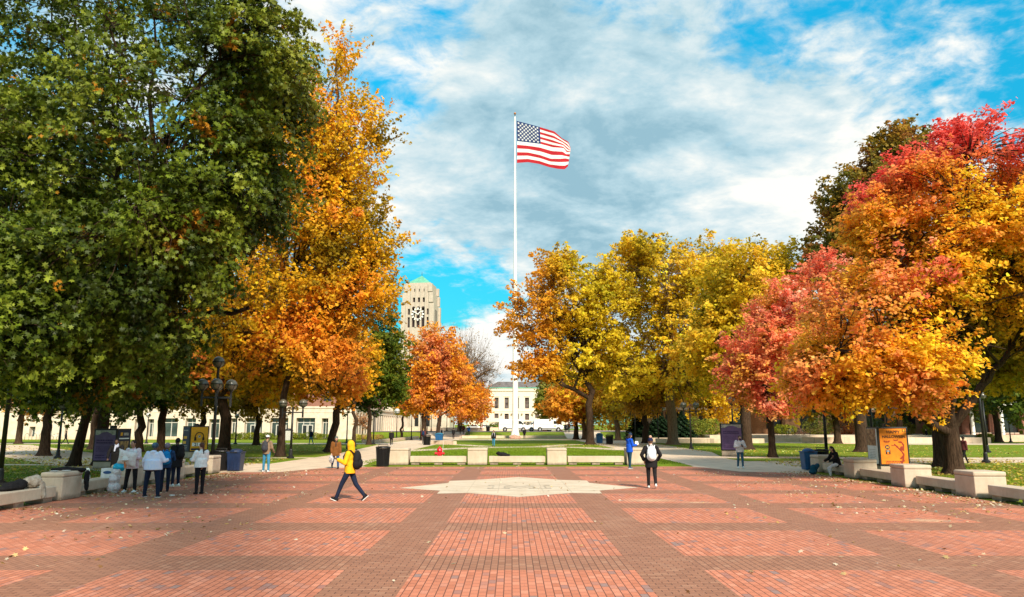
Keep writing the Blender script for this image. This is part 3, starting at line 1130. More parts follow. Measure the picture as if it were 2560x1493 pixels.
BROWN = [(0.11, 0.11, 0.012), (0.27, 0.18, 0.02), (0.40, 0.23, 0.025), (0.36, 0.15, 0.04)]
YELG = [(0.42, 0.36, 0.014), (0.68, 0.49, 0.02), (0.72, 0.54, 0.025), (0.84, 0.54, 0.03)]


def green_region(P, c, rng):
    # a few turned sprays, and the yellowing right shoulder
    n = vnoise(P, 1.1, 77)
    hot = n > 0.86
    c = np.where(hot[:, None], np.array([0.40, 0.17, 0.012]) * rng.uniform(0.6, 1.3, (len(P), 1)), c)
    e = sm(-10.5, -7.5, P[:, 0]) * sm(9, 13, P[:, 2])
    return c * (1 - 0.55 * e[:, None]) + np.array([0.20, 0.17, 0.015]) * 0.55 * e[:, None]


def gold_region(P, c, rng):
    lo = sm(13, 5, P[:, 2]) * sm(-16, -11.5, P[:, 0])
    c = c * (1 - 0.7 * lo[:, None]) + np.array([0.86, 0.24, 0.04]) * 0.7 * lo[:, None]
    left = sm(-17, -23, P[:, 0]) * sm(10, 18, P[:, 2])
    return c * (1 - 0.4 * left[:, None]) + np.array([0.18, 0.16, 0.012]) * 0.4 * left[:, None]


def big_orange_region(P, c, rng):
    # red tips at the top, yellow green on the far right side
    n = vnoise(P, 2.4, 21) * 0.6 + vnoise(P, 1.1, 22) * 0.4
    t = sm(10.8, 13.8, P[:, 2] + (n - 0.5) * 5)
    c = c * (1 - t[:, None]) + np.array([0.90, 0.13, 0.10]) * t[:, None]
    y = sm(19.5, 23, P[:, 0] + (n - 0.5) * 5) * (1 - t) * 0.75
    c = c * (1 - y[:, None]) + np.array([0.72, 0.46, 0.03]) * y[:, None]
    l = sm(15.5, 12.0, P[:, 0] + (n - 0.5) * 5) * sm(5.0, 7.5, P[:, 2]) * 0.9
    c = c * (1 - l[:, None]) + np.array([0.94, 0.25, 0.13]) * l[:, None]
    k = (n > 0.76) & (t < 0.5)
    return np.where(k[:, None], np.array([0.92, 0.24, 0.12]), c)


def mid_region(P, c, rng):
    l = sm(8.5, 2.5, P[:, 0] + (vnoise(P, 3, 31) - 0.5) * 4) * 0.8
    return c * (1 - l[:, None]) + np.array([0.70, 0.26, 0.02]) * l[:, None]


def trees_left():
    T1 = gp(255, 1178)
    tree('big green oak with the leaning furrowed trunk behind the group of people at the left', (A(256, 1068, 41).x, 41.0, 0), 0.29,
         [wb(420, 330, 31, 330, 330, 6.5, 1.3), wb(665, 160, 30, 135, 190, 4.5, 0.7), wb(600, 430, 31, 120, 190, 4.5, 0.6), wb(455, 590, 29, 115, 150, 4.5, 0.7), wb(300, 700, 29, 215, 200, 5.0, 1.0), wb(350, 810, 31, 85, 100, 4, 0.5), wb(380, -120, 31, 360, 200, 6, 0.5), wb(330, 890, 31, 75, 70, 3, 0.35)],
         1700, 84000, 0.225, palette(GREEN, 1.6, 5, green_region), 'lobed', 'oak_tree', 11, split=0.24, limbs=13, lean=(0.4, -0.5), twig=1.7, up=0.05, jit=0.30, gap=0.41, shell=0.42,
         leafm=LEAFG, droop=0.75, leafup=0.35, extra_limbs=[A(620, 770, 33), A(560, 560, 30), A(300, 400, 30)], bark=BARK)
    T2 = gp(183, 1166)
    tree('green oak with a low forked trunk beside the single globe lamp', T2, 0.25,
         [wb(120, 420, 36, 230, 320, 5.5, 1.2), wb(180, 800, 35, 210, 190, 5.0, 0.9), wb(300, 930, 39, 130, 70, 4.5, 0.35), wb(150, 20, 36, 240, 200, 6, 0.4)],
         1000, 40000, 0.265, palette(GREEN, 1.6, 8, green_region), 'lobed', 'oak_tree', 12, split=0.13, limbs=9, lean=(0.6, 0), twig=1.6, up=0.05, jit=0.38, gap=0.3, shell=0.4,
         leafm=LEAFG, droop=0.75, leafup=0.35, extra_limbs=[A(330, 960, 38.5)])
    T0 = gp(14, 1160)
    tree('green oak with a thick black trunk at the left edge', (T0[0] - 0.3, 33.0, 0), 0.5,
         [wb(-80, 500, 30, 220, 380, 6, 1.2), wb(-20, 820, 26, 170, 170, 5, 0.9), wb(60, 640, 26, 150, 130, 3.5, 0.6), wb(60, 830, 25, 120, 90, 3, 0.4)],
         900, 42000, 0.23, palette(GREEN, 1.6, 9), 'lobed', 'oak_tree', 13, split=0.3, limbs=9, twig=1.5, up=0.05, jit=0.36, gap=0.3, shell=0.4, leafm=LEAFG, droop=0.75, leafup=0.35)
    B1 = gp(701, 1142)
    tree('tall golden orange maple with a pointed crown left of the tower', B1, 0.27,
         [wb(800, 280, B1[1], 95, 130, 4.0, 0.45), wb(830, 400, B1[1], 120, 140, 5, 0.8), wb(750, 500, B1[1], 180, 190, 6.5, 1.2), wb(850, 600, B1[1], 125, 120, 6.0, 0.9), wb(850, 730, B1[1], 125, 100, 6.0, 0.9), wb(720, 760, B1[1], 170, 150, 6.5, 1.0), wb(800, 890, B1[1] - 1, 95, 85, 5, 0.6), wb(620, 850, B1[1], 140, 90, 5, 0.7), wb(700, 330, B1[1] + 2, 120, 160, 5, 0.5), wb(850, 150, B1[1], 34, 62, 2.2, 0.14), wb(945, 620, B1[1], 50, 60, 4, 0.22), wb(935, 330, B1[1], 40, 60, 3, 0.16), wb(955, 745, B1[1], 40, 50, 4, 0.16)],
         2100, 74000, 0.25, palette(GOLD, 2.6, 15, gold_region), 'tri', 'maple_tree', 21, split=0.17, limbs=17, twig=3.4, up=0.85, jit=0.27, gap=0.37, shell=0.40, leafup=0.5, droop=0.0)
    B2 = gp(560, 1127)
    tree('maple with olive gold leaves whose straight trunk stands right of the five-globe lamp', B2, 0.50,
         [wb(600, 700, B2[1], 150, 180, 7, 1.0), wb(540, 900, B2[1], 190, 90, 8, 1.0), wb(430, 850, B2[1], 120, 120, 7, 0.5)],
         900, 24000, 0.36, palette([(0.10, 0.09, 0.01), (0.26, 0.17, 0.014), (0.48, 0.20, 0.016), (0.55, 0.13, 0.02), (0.42, 0.30, 0.02)], 3.4, 16), 'quad', 'maple_tree', 22, split=0.3, limbs=10, twig=2.0, up=0.35, jit=0.5, gap=0.34, shell=0.35)
    B3 = gp(822, 1131)
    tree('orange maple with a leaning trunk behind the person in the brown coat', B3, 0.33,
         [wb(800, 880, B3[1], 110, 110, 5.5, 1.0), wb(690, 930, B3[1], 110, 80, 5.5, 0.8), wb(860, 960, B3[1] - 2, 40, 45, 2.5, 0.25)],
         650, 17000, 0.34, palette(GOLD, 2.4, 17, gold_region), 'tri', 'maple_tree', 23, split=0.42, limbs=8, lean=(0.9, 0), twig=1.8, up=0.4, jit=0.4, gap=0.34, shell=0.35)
    B5 = gp(884, 1117)
    tree('slim dark trunked maple just right of the leaning trunk', B5, 0.2,
         [wb(870, 900, B5[1], 80, 100, 5.5, 1.0)], 260, 7000, 0.38, palette(GOLD, 2.4, 18), 'quad', 'maple_tree', 24, split=0.4, limbs=6, twig=1.8, up=0.4, jit=0.45, shell=0.35)
    B4 = gp(922, 1112)
    tree('dark green maple standing by the left walk in front of the tower', B4, 0.26,
         [wb(955, 880, B4[1], 62, 105, 4.6, 1.0), wb(920, 960, B4[1], 75, 75, 4.6, 0.8), wb(985, 960, B4[1], 34, 60, 3.2, 0.35)],
         700, 21000, 0.34, palette(GREEN_D, 2.2, 19), 'quad', 'maple_tree', 25, split=0.22, limbs=9, twig=1.6, up=0.3, jit=0.42, gap=0.25, shell=0.3)
    y1 = gp(1004, 1101)
    tree('small yellow tree between the dark green maple and the russet trees', y1, 0.2, [wb(1012, 1005, y1[1], 36, 36, 2.6, 1.0)], 200, 6000, 0.3, palette(YELG, 1.5, 20), 'quad', 'maple_tree', 26, split=0.4, limbs=6, twig=1.0, jit=0.3, shell=0.3)
    C = [('russet orange tree in front of the tower foot', (1060, 1093, 118), [wb(1085, 900, 118, 74, 90, 5.2, 1.0), wb(1060, 985, 118, 70, 55, 5, 0.7), wb(1120, 960, 118, 50, 70, 4, 0.5)], 1000, 26000, RUSSET, 31),
         ('second russet tree, deep orange, behind the first along the left walk', (1096, 1084, 142), [wb(1140, 960, 142, 55, 75, 6, 1.0), wb(1165, 1010, 142, 52, 42, 6, 0.8)], 600, 15000, RUSSET, 32),
         ('farthest orange tree of the row by the left walk, beside the pale hall', (1150, 1079, 168), [wb(1185, 1005, 168, 46, 52, 6, 1.0)], 420, 11000, [(0.62, 0.15, 0.04), (0.72, 0.27, 0.02), (0.72, 0.34, 0.03)], 33)]
    for lb, (bx, by, d), bls, nc, nl, pl, sd in C:
        x = A(bx, 1068, d).x
        tree(lb, (x, d, gz(x, d)), 0.42, bls, nc, nl, 0.40, palette(pl, 3.0, sd), 'quad', 'maple_tree', sd, split=0.22, limbs=9, twig=1.9, up=0.5, jit=0.5, gap=0.28, shell=0.35)
    # young tree and bare tree
    y2 = gp(905, 1104)
    tree('slender young tree with pinkish leaves by the finned wall', y2, 0.07, [wb(905, 1056, y2[1], 20, 22, 1.3, 1.0)], 90, 900, 0.2, palette([(0.5, 0.22, 0.1), (0.55, 0.3, 0.14)], 1, 41), 'quad', 'young_tree', 41, split=0.42, limbs=6, twig=0.7, jit=0.25, bark=BARKL)
    d = 150
    x = A(1150, 1068, d).x
    tree('leafless tree with spreading bare branches left of the flagpole', (x, d, gz(x, d)), 0.5,
         [wb(1175, 900, d, 62, 75, 7, 1.0), wb(1215, 930, d, 45, 50, 5, 0.6), wb(1150, 870, d, 50, 60, 6, 0.4)], 1100, 700, 0.3, palette(BROWN, 2, 42), 'quad', 'bare_tree', 42, tw=1.25, bark=BARKL, split=0.3, limbs=22, twig=3.4, up=0.9, jit=0.4, shell=0.3, gap=0.15)
    # trees against the left building
    for i, (bx, by, cx, cy, rx, ry, pl, lb) in enumerate([
            (45, 1110, 95, 985, 120, 55, [(0.3, 0.12, 0.02), (0.5, 0.26, 0.03), (0.5, 0.34, 0.06)], 'spreading tree with pale orange leaves before the left end of the stone building'),
            (255, 1118, 250, 1000, 110, 45, [(0.12, 0.17, 0.012), (0.26, 0.30, 0.02), (0.34, 0.34, 0.03)], 'yellow green tree behind the forked oak trunk'),
            (232, 1124, 300, 940, 130, 60, GREEN_D, 'dark leafy tree between the two oak trunks'),
            (110, 1140, 90, 960, 130, 50, GREEN_D, 'low dark green tree behind the single globe lamp'),
            (345, 1130, 345, 975, 90, 40, GREEN_D, 'dark green tree behind the purple poster kiosk'),
            (400, 1128, 450, 900, 120, 70, [(0.10, 0.10, 0.01), (0.3, 0.2, 0.015), (0.5, 0.28, 0.02)], 'olive gold tree filling the gap beside the five-globe lamp'),
            (500, 1116, 500, 985, 100, 48, [(0.16, 0.16, 0.012), (0.40, 0.27, 0.02), (0.55, 0.33, 0.05)], 'yellowing tree behind the five-globe lamp'),
            (640, 1113, 640, 995, 110, 46, [(0.14, 0.14, 0.012), (0.40, 0.26, 0.02), (0.58, 0.36, 0.06)], 'yellow leaved tree in front of the glass doors')]):
        b = gp(bx, by)
        tree(lb, b, 0.34, [wb(cx, cy, b[1], rx, ry, 5, 1.0), wb(cx - rx * 0.4, cy - ry, b[1], rx * 0.8, ry, 5, 0.8)], 520, 12000, 0.34, palette(pl, 2.5, 50 + i), 'quad', 'maple_tree', 50 + i, split=0.35, limbs=8, twig=1.8, up=0.2, jit=0.4, gap=0.36, shell=0.3)


def trees_right():
    E1 = gp(1476, 1112)
    tree('broad maple turning from orange on its left to yellow green, right of the flagpole', E1, 0.46,
         [wb(1420, 755, E1[1], 105, 105, 7.5, 1.0), wb(1335, 790, E1[1] - 1, 95, 90, 6, 0.7), wb(1520, 800, E1[1], 115, 100, 8, 1.0), wb(1440, 880, E1[1], 140, 80, 8, 1.0), wb(1560, 930, E1[1], 90, 75, 7, 0.7), wb(1390, 665, E1[1], 60, 45, 4, 0.35), wb(1345, 925, E1[1] - 3, 70, 35, 4, 0.35), wb(1520, 700, E1[1], 60, 60, 5, 0.4)],
         1600, 44000, 0.33, palette(YELG, 3.4, 61, mid_region), 'tri', 'maple_tree', 61, split=0.28, limbs=15, twig=2.2, up=0.3, jit=0.31, gap=0.45, shell=0.42, extra_limbs=[A(1300, 905, E1[1] - 2), A(1380, 760, E1[1])])
    F1 = gp(1683, 1112)
    tree('tall yellow green tree with a thick brown trunk left of the brick building', F1, 0.60,
         [wb(1630, 705, F1[1], 120, 110, 8, 1.1), wb(1750, 705, F1[1] + 2, 100, 105, 7, 0.9), wb(1700, 830, F1[1], 120, 110, 8, 1.0), wb(1600, 635, F1[1], 60, 45, 5, 0.4), wb(1700, 940, F1[1], 100, 60, 7, 0.6), wb(1790, 660, F1[1] + 2, 60, 50, 5, 0.35)],
         1600, 37000, 0.35, palette(OLIVE, 3.2, 62), 'tri', 'elm_tree', 62, split=0.36, limbs=14, twig=2.3, up=0.45, jit=0.34, gap=0.46, shell=0.38, bark=BARKL)
    F2 = gp(1868, 1124)
    tree('yellow olive tree rising behind the pink maple', F2, 0.5,
         [wb(1860, 740, F2[1], 110, 130, 6.5, 1.0), wb(1800, 860, F2[1], 100, 110, 6, 0.9), wb(1950, 720, F2[1] + 3, 80, 110, 6, 0.6)],
         1300, 34000, 0.34, palette(OLIVE, 3.0, 63), 'tri', 'elm_tree', 63, split=0.35, limbs=12, twig=2.0, up=0.4, jit=0.42, gap=0.3, shell=0.38)
    G1 = gp(1932, 1144)
    tree('pink and red maple with a slim trunk left of the blue bin', G1, 0.24,
         [wb(1945, 860, G1[1], 130, 90, 4.6, 1.2), wb(1990, 770, G1[1], 105, 70, 4.0, 0.7), wb(2060, 700, G1[1] + 1, 70, 65, 3, 0.4), wb(1880, 930, G1[1], 80, 65, 3.5, 0.6), wb(1925, 990, G1[1] - 1, 80, 40, 3, 0.4)],
         1300, 48000, 0.205, palette(PINK, 1.9, 64), 'tri', 'maple_tree', 64, split=0.3, limbs=12, twig=1.6, up=0.3, jit=0.26, gap=0.38, shell=0.4, leafup=0.8)
    H1 = (gp(2388, 1187)[0], gp(2388, 1187)[1], 0)
    D = H1[1] - 2.5
    tree('large blazing orange maple with red tips and a forked trunk behind the right benches', H1, 0.36,
         [wb(2380, 560, D, 160, 130, 4.5, 1.0), wb(2450, 420, D, 120, 95, 3.8, 0.6), wb(2280, 680, D, 170, 130, 4.5, 1.0), wb(2160, 790, D - 1, 140, 110, 4, 0.9), wb(2100, 910, D - 1.5, 110, 90, 3.4, 0.8), wb(2260, 920, D - 1.5, 140, 90, 3.8, 0.9), wb(2240, 450, D, 90, 45, 3.0, 0.3), wb(2420, 340, D, 75, 45, 2.4, 0.25), wb(2500, 640, D, 140, 190, 4.5, 0.9), wb(2210, 560, D, 90, 70, 3, 0.4), wb(2290, 970, D - 2, 120, 45, 2.6, 0.3), wb(2640, 640, D, 130, 260, 4.5, 0.6), wb(2060, 960, D - 1, 90, 60, 3, 0.35)],
         3000, 115000, 0.16, palette(REDOR, 1.9, 65, big_orange_region), 'tri', 'maple_tree', 65, split=0.15, limbs=18, twig=1.45, up=0.3, jit=0.20, gap=0.40, shell=0.42, leafup=0.8,
         extra_limbs=[A(2520, 880, H1[1]), A(2240, 1010, H1[1] - 1), A(2400, 700, D), A(2290, 800, D)])
    H2 = gp(2357, 1168)
    tree('thick dark trunked maple just behind the forked orange maple', (H2[0], H2[1], 0), 0.38,
         [wb(2430, 760, H2[1] + 1, 170, 170, 5, 1.0), wb(2530, 900, H2[1] - 3, 100, 80, 4, 0.7), wb(2540, 720, H2[1] - 5, 90, 150, 4, 0.8)], 1100, 34000, 0.24, palette([(0.26, 0.24, 0.015), (0.60, 0.42, 0.03), (0.80, 0.48, 0.04)], 2.2, 66), 'tri', 'maple_tree', 66, split=0.36, limbs=10, twig=1.6, up=0.3, jit=0.34, gap=0.34, shell=0.35)
    I1 = gp(2157, 1130)
    tree('tall brown and olive oak behind the orange maple', I1, 0.52,
         [wb(2230, 420, I1[1], 85, 90, 4.5, 0.9), wb(2150, 500, I1[1], 100, 90, 5, 1.0), wb(2120, 620, I1[1], 90, 90, 5, 0.9), wb(2250, 360, I1[1], 50, 50, 3, 0.3), wb(2060, 620, I1[1], 40, 50, 3, 0.25), wb(2240, 700, I1[1], 140, 150, 6, 0.8)],
         1500, 36000, 0.32, palette(BROWN, 2.0, 67), 'tri', 'oak_tree', 67, split=0.24, limbs=16, twig=1.7, up=0.5, jit=0.36, gap=0.38, shell=0.4, extra_limbs=[A(2100, 1010, I1[1])])
    # back rows
    rows = [(1400, 1098, 176, 1408, 965, 42, 50, [(0.66, 0.26, 0.03), (0.70, 0.34, 0.03)], 'small light orange tree between the pale hall and the broad maple'),
            (1440, 1092, 128, 1432, 1000, 62, 45, [(0.70, 0.33, 0.02), (0.66, 0.25, 0.03)], 'low bright orange tree behind the broad maple trunk'),
            (1362, 1090, 165, 1368, 990, 20, 50, [(0.20, 0.22, 0.02), (0.34, 0.28, 0.05)], 'thin green tree at the right end of the pale hall'),
            (1461, 1085, 128, 1500, 960, 90, 80, OLIVE, 'tree with a pale brown trunk left of the blue bin on the far walk'),
            (1544, 1088, 120, 1590, 950, 100, 90, [(0.40, 0.28, 0.02), (0.62, 0.32, 0.03), (0.6, 0.4, 0.03)], 'tree with a pale brown trunk behind the black bin on the far walk'),
            (1613, 1108, 98, 1640, 960, 80, 60, [(0.36, 0.20, 0.02), (0.6, 0.3, 0.03)], 'dark slim tree beside the two-globe lamp'),
            (1780, 1088, 118, 1800, 900, 120, 150, OLIVE, 'dense olive tree before the brick building'),
            (1930, 1085, 125, 1960, 860, 120, 170, [(0.10, 0.11, 0.01), (0.26, 0.20, 0.02), (0.4, 0.3, 0.03)], 'dark olive tree rising over the brick building'),
            (2092, 1108, 96, 2090, 940, 110, 90, BROWN, 'dark brown trunk standing before the bike racks'),
            (2250, 1100, 112, 2290, 880, 150, 150, GREEN_D, 'dark green tree hidden behind the orange maple'),
            (2430, 1098, 118, 2440, 930, 130, 110, GREEN_D, 'green tree before the white columns'),
            (2493, 1104, 105, 2500, 900, 90, 110, [(0.06, 0.11, 0.012), (0.15, 0.18, 0.015), (0.26, 0.24, 0.02)], 'leaning green tree at the right edge'),
            (2640, 1104, 95, 2600, 900, 110, 150, GREEN_D, 'green tree cut by the right edge of the picture')]
    for i, (bx, by, d, cx, cy, rx, ry, pl, lb) in enumerate(rows):
        x = A(bx, 1068, d).x
        tree(lb, (x, d, gz(x, d)), 0.42, [wb(cx, cy, d, rx, ry, 6, 1.0), wb(cx - rx * 0.3, cy + ry * 0.5, d, rx * 0.9, ry * 0.6, 6, 0.6)], 560, 13500, 0.46, palette(pl, 3.2, 80 + i), 'quad', 'maple_tree' if i % 2 else 'oak_tree', 80 + i,
             split=0.32, limbs=9, twig=2.2, up=0.35, jit=0.5, gap=0.33, shell=0.3, bark=BARKL if 'pale brown trunk' in lb else BARK)


def spruce(label, x, y, h, r, seed):
    rng = np.random.default_rng(seed)
    z0 = gz(x, y)
    o = root('spruce_tree', label, 'tree', (x, y, z0), 0, 'dark spruces by the brick building')
    b = MB(); b.lathe([(0.2, 0), (0.16, 1), (0.02, h * 0.97)], 8)
    b.build('trunk', BARK, o)
    n = 15000
    t = rng.random(n) ** 0.75
    a = rng.random(n) * 2 * PI
    lay = (np.floor(t * 22) + 0.2) / 22
    zz = h * (0.04 + 0.96 * (lay * 0.45 + t * 0.55))
    rr = r * (1 - zz / h) * (0.35 + 0.65 * rng.random(n) ** 0.6) * (0.8 + 0.25 * np.sin(a * 9 + lay * 40))
    P = np.stack([rr * np.cos(a), rr * np.sin(a), zz - rr * 0.22], 1)
    nr = np.stack([np.cos(a) * 0.3, np.sin(a) * 0.3, np.ones(n)], 1) + rng.normal(size=(n, 3)) * 0.4
    col = np.array([0.018, 0.04, 0.016]) * np.exp(rng.normal(size=(n, 1)) * 0.3)
    leaves_mesh('crown', P, nr, 0.34 * rng.uniform(0.6, 1.2, n), col, 'quad', o, LEAFG, rng)


def shrub(label, x, y, w, d, h, pl, seed, n=1500, size=0.14, grp='shrubs along the buildings', name='shrub', zb=None):
    rng = np.random.default_rng(seed)
    z0 = gz(x, y) if zb is None else zb
    o = root(name, label, 'shrub', (x, y, z0), 0, grp)
    u = rng.normal(size=(n, 3)); u /= np.linalg.norm(u, axis=1, keepdims=True)
    rr = rng.uniform(0.6, 1.0, n) ** 0.6
    P = u * rr[:, None] * np.array([w / 2, d / 2, h * 0.55])
    P *= (0.8 + 0.4 * vnoise(P + 50, 0.5, seed))[:, None]
    P[:, 2] = np.abs(P[:, 2] + h * 0.45)
    col = palette(pl, 0.8, seed)(P, rng)
    leaves_mesh('foliage', P, u * 0.6 + rng.normal(size=(n, 3)) * 0.6 + np.array([0, 0, .3]), size * rng.uniform(0.6, 1.3, n), col, 'quad', o, LEAF, rng)
    st = []
    for k in range(7):
        e = np.array([rng.uniform(-.35, .35) * w, rng.uniform(-.3, .3) * d, h * 0.8])
        st.append((np.array([[e[0] * .2, e[1] * .2, 0], e * 0.55, e]), np.array([0.025, 0.018, 0.006])))
    V, F = tubes_np(st, 4)
    np_mesh('stems', V, F, BARK, o)


trees_left()
trees_right()
# unseen elm added behind the camera to shade the left side of the plaza
tree('unseen elm added behind the camera as a shade caster for the left of the plaza', (3.5, -9, 0), 0.5, [(-2.0, 0.5, 20, 2.6, 5.5, 3.0, 1.0)], 400, 6500, 0.6, palette(OLIVE, 3, 99), 'quad', 'elm_tree', 99, split=0.4, limbs=10, twig=2.2, jit=0.6, gap=0.3, shell=0.3)
for i, (px, d, h, r) in enumerate([(1600, 124, 6.0, 3.2), (1648, 118, 5.0, 3.4), (1706, 112, 4.5, 3.2)]):
    x = A(px, 1068, d).x
    spruce(['dark spruce left of the two-globe lamp', 'wide dark spruce behind the two-globe lamp', 'dark spruce right of the thick brown trunk'][i], x, d, h, r, 200 + i)

# grass tufts and fallen leaves: nobody could count them
def scatter_leaves(name, regions, pl, seed, size=0.075, z=0.02):
    rng = np.random.default_rng(seed)
    PP = []
    for (x0, x1, y0, y1, n, ph) in regions:
        p = np.stack([rng.uniform(x0, x1, n), rng.uniform(y0, y1, n), np.zeros(n)], 1)
        keep = vnoise(p, 1.6, seed) > ph
        PP.append(p[keep])
    P = np.concatenate(PP)
    P[:, 2] = z + rng.random(len(P)) * 0.025
    n = len(P)
    nr = rng.normal(size=(n, 3)) * 0.38 + np.array([0, 0, 1.0])
    S = np.array([lin(c) for c in pl])
    col = S[rng.integers(0, len(S), n)] * np.exp(rng.normal(size=(n, 1)) * 0.2)
    o = leaves_mesh(name, P, nr, size * rng.uniform(0.6, 1.6, n), np.clip(col, 0, .9), 'lobed', None, LEAF, rng)
    tag(o, kind='stuff')
    o['label'] = 'dry fallen leaves scattered over the red brick plaza' if 'plaza' in name else 'yellow fallen leaves lying on the shaded lawns'
    return o


scatter_leaves('fallen_leaves_plaza', [(-13, -11.6, 19, 36, 1500, .38), (12.2, 13.5, 20, 36, 900, .4), (-13, -9, 17, 36, 1000, .34), (-9, -5, 14, 38, 400, .42), (-13, -6, 10, 18, 110, .45), (-6, 8, 8, 22, 90, .4), (-6, 8, 22, 41, 240, .4), (8, 13.6, 18, 36, 900, .35), (5, 12, 9, 22, 130, .4)],
               [(0.75, 0.62, 0.40), (0.80, 0.70, 0.52), (0.52, 0.33, 0.12), (0.30, 0.15, 0.06), (0.62, 0.45, 0.2)], 301, 0.07)
scatter_leaves('fallen_leaves_lawn', [(-34, -14.3, 21, 50, 6500, .32), (14.8, 34, 21, 46, 6500, .32), (16, 50, 46, 85, 3500, .4), (-60, -17, 50, 85, 2500, .4), (3, 16, 78, 92, 500, .3)],
               [(0.62, 0.50, 0.08), (0.55, 0.38, 0.06), (0.32, 0.18, 0.05), (0.66, 0.58, 0.2)], 302, 0.12, 0.03)


def grass_blades():
    rng = np.random.default_rng(400)
    n = 90000
    parts = [(-36, -14.6, 20, 48, 0.25), (15, 38, 20, 46, 0.27), (-9, 9.8, 42.8, 66, 0.35), (-8.8, 9.5, 66, 95, 0.13)]
    PP = []
    for x0, x1, y0, y1, fr in parts:
        k = int(n * fr)
        PP.append(np.stack([rng.uniform(x0, x1, k), rng.uniform(y0, y1, k)], 1))
    P = np.concatenate(PP)
    m = (np.hypot(P[:, 0], P[:, 1]) > 0) & ~((P[:, 0] > 14) & (P[:, 1] > 41.5)) & ~((P[:, 0] < -14) & (P[:, 1] > 38) & (P[:, 0] + P[:, 1] * 1.2 > 18))
    P = P[m]
    n = len(P)
    a = rng.random(n) * 2 * PI
    h = rng.uniform(0.03, 0.075, n)
    w = rng.uniform(0.012, 0.03, n)
    c, s = np.cos(a), np.sin(a)
    z0 = np.full(n, 0.0)
    V = np.stack([np.stack([P[:, 0] - c * w, P[:, 1] - s * w, z0], 1), np.stack([P[:, 0] + c * w, P[:, 1] + s * w, z0], 1),
                  np.stack([P[:, 0] + rng.normal(size=n) * 0.02, P[:, 1] + rng.normal(size=n) * 0.02, h], 1)], 1).reshape(-1, 3)
    F = np.arange(3 * n).reshape(-1, 3)
    col = np.repeat(np.array([0.17, 0.25, 0.012]) * np.exp(rng.normal(size=(n, 1)) * 0.3), 3, axis=0)
    o = np_mesh('grass', V, F, LEAF, None, np.clip(col, 0, 0.6))
    tag(o, 'short green lawn grass behind the benches', kind='stuff')


grass_blades()


def far_wood():
    rng = np.random.default_rng(900)
    n = 30000
    cs = [(-140 + 14 * i + rng.uniform(-4, 4), 210 + rng.uniform(-10, 16)) for i in range(4)] + [(24 + 9 * i + rng.uniform(-3, 3), 190 + rng.uniform(-10, 16)) for i in range(14)]
    ic = rng.integers(0, len(cs), n)
    C = np.array(cs)[ic]
    u = rng.normal(size=(n, 3)); u /= np.linalg.norm(u, axis=1, keepdims=True)
    hh = rng.uniform(11, 17, len(cs))[ic]
    P = np.stack([C[:, 0] + u[:, 0] * 7.5, C[:, 1] + u[:, 1] * 6, hh * 0.5 + u[:, 2] * hh * 0.55], 1) + rng.normal(size=(n, 3)) * 0.6
    P[:, 2] = np.maximum(P[:, 2], 0.8)
    col = palette([(0.05, 0.08, 0.01), (0.12, 0.14, 0.012), (0.30, 0.2, 0.015), (0.4, 0.24, 0.02)], 7, 901)(P, rng)
    o = leaves_mesh('far_wood', P, rng.normal(size=(n, 3)) + u * 0.6, 1.0 * rng.uniform(0.6, 1.2, n), col, 'quad', None, LEAF, rng)
    tag(o, 'far wood of dark green and brown trees beyond the lawns', kind='stuff')


far_wood()

# ============================================================ BUILDINGS
BRICKR = make_brickwall_mat('red_brick_wall', (0.30, 0.10, 0.06), (0.22, 0.07, 0.045), (0.3, 0.22, 0.17))
BRICKB = make_brickwall_mat('brown_brick_wall', (0.42, 0.20, 0.09), (0.32, 0.145, 0.065), (0.28, 0.18, 0.12))
PALE = make_concrete_mat('pale_hall_stone', (0.78, 0.635, 0.51), (0.70, 0.565, 0.45), 0.08)
TOWERST = make_concrete_mat('tower_stone', (0.52, 0.43, 0.35), (0.42, 0.345, 0.28), 0.2)
SLATE = mat('slate_roof', (0.17, 0.14, 0.13), 0.8, 0.2, 0.6)
COPPER = mat('green_copper', (0.13, 0.38, 0.26), 0.7, 0.12, 0.8)
GLASSG = mat('greenish_glass', (0.05, 0.075, 0.07), 0.1, 0.25, 0.4, spec=0.7)


def facade(r, x0, x1, z0, z1, cols, m, dep=0.5, glass=None, mull=None, fm=None, wname='wall', sill=False, thick=0.5):
    glass = glass or GLASSD
    fm = fm or FRAMEW
    b = MB()
    cur = x0
    for (xa, xb, ops) in sorted(cols, key=lambda c: c[0]):
        if xa > cur + 1e-4: b.box(cur, xa, 0, dep, z0, z1)
        zc = z0
        for (za, zb) in sorted(ops):
            if za > zc + 1e-4: b.box(xa, xb, 0, dep, zc, za)
            zc = zb
            w = MB(); w.box(xa, xb, dep, dep + 0.06, za, zb)
            wo = w.build('window', glass, r)
            if mull:
                nx, nz = mull(xa, xb, za, zb)
                f = MB()
                t = 0.055
                for k in range(nx + 1):
                    xx = xa + (xb - xa) * k / nx
                    xx = min(max(xx, xa + t), xb - t)
                    f.box(xx - t, xx + t, dep - 0.09, dep - 0.004, za, zb)
                for k in nz:
                    zz = za + (zb - za) * k
                    f.box(xa, xb, dep - 0.075, dep - 0.01, zz - t, zz + t)
                f.build('frame', fm, wo)
            if sill:
                s = MB(); s.box(xa - 0.1, xb + 0.1, -0.08, 0.1, za - 0.12, za - 0.003)
                s.build('sill', STONE, wo)
        if zc < z1 - 1e-4: b.box(xa, xb, 0, dep, zc, z1)
        cur = xb
    if cur < x1 - 1e-4: b.box(cur, x1, 0, dep, z0, z1)
    return b.build(wname, m, r)


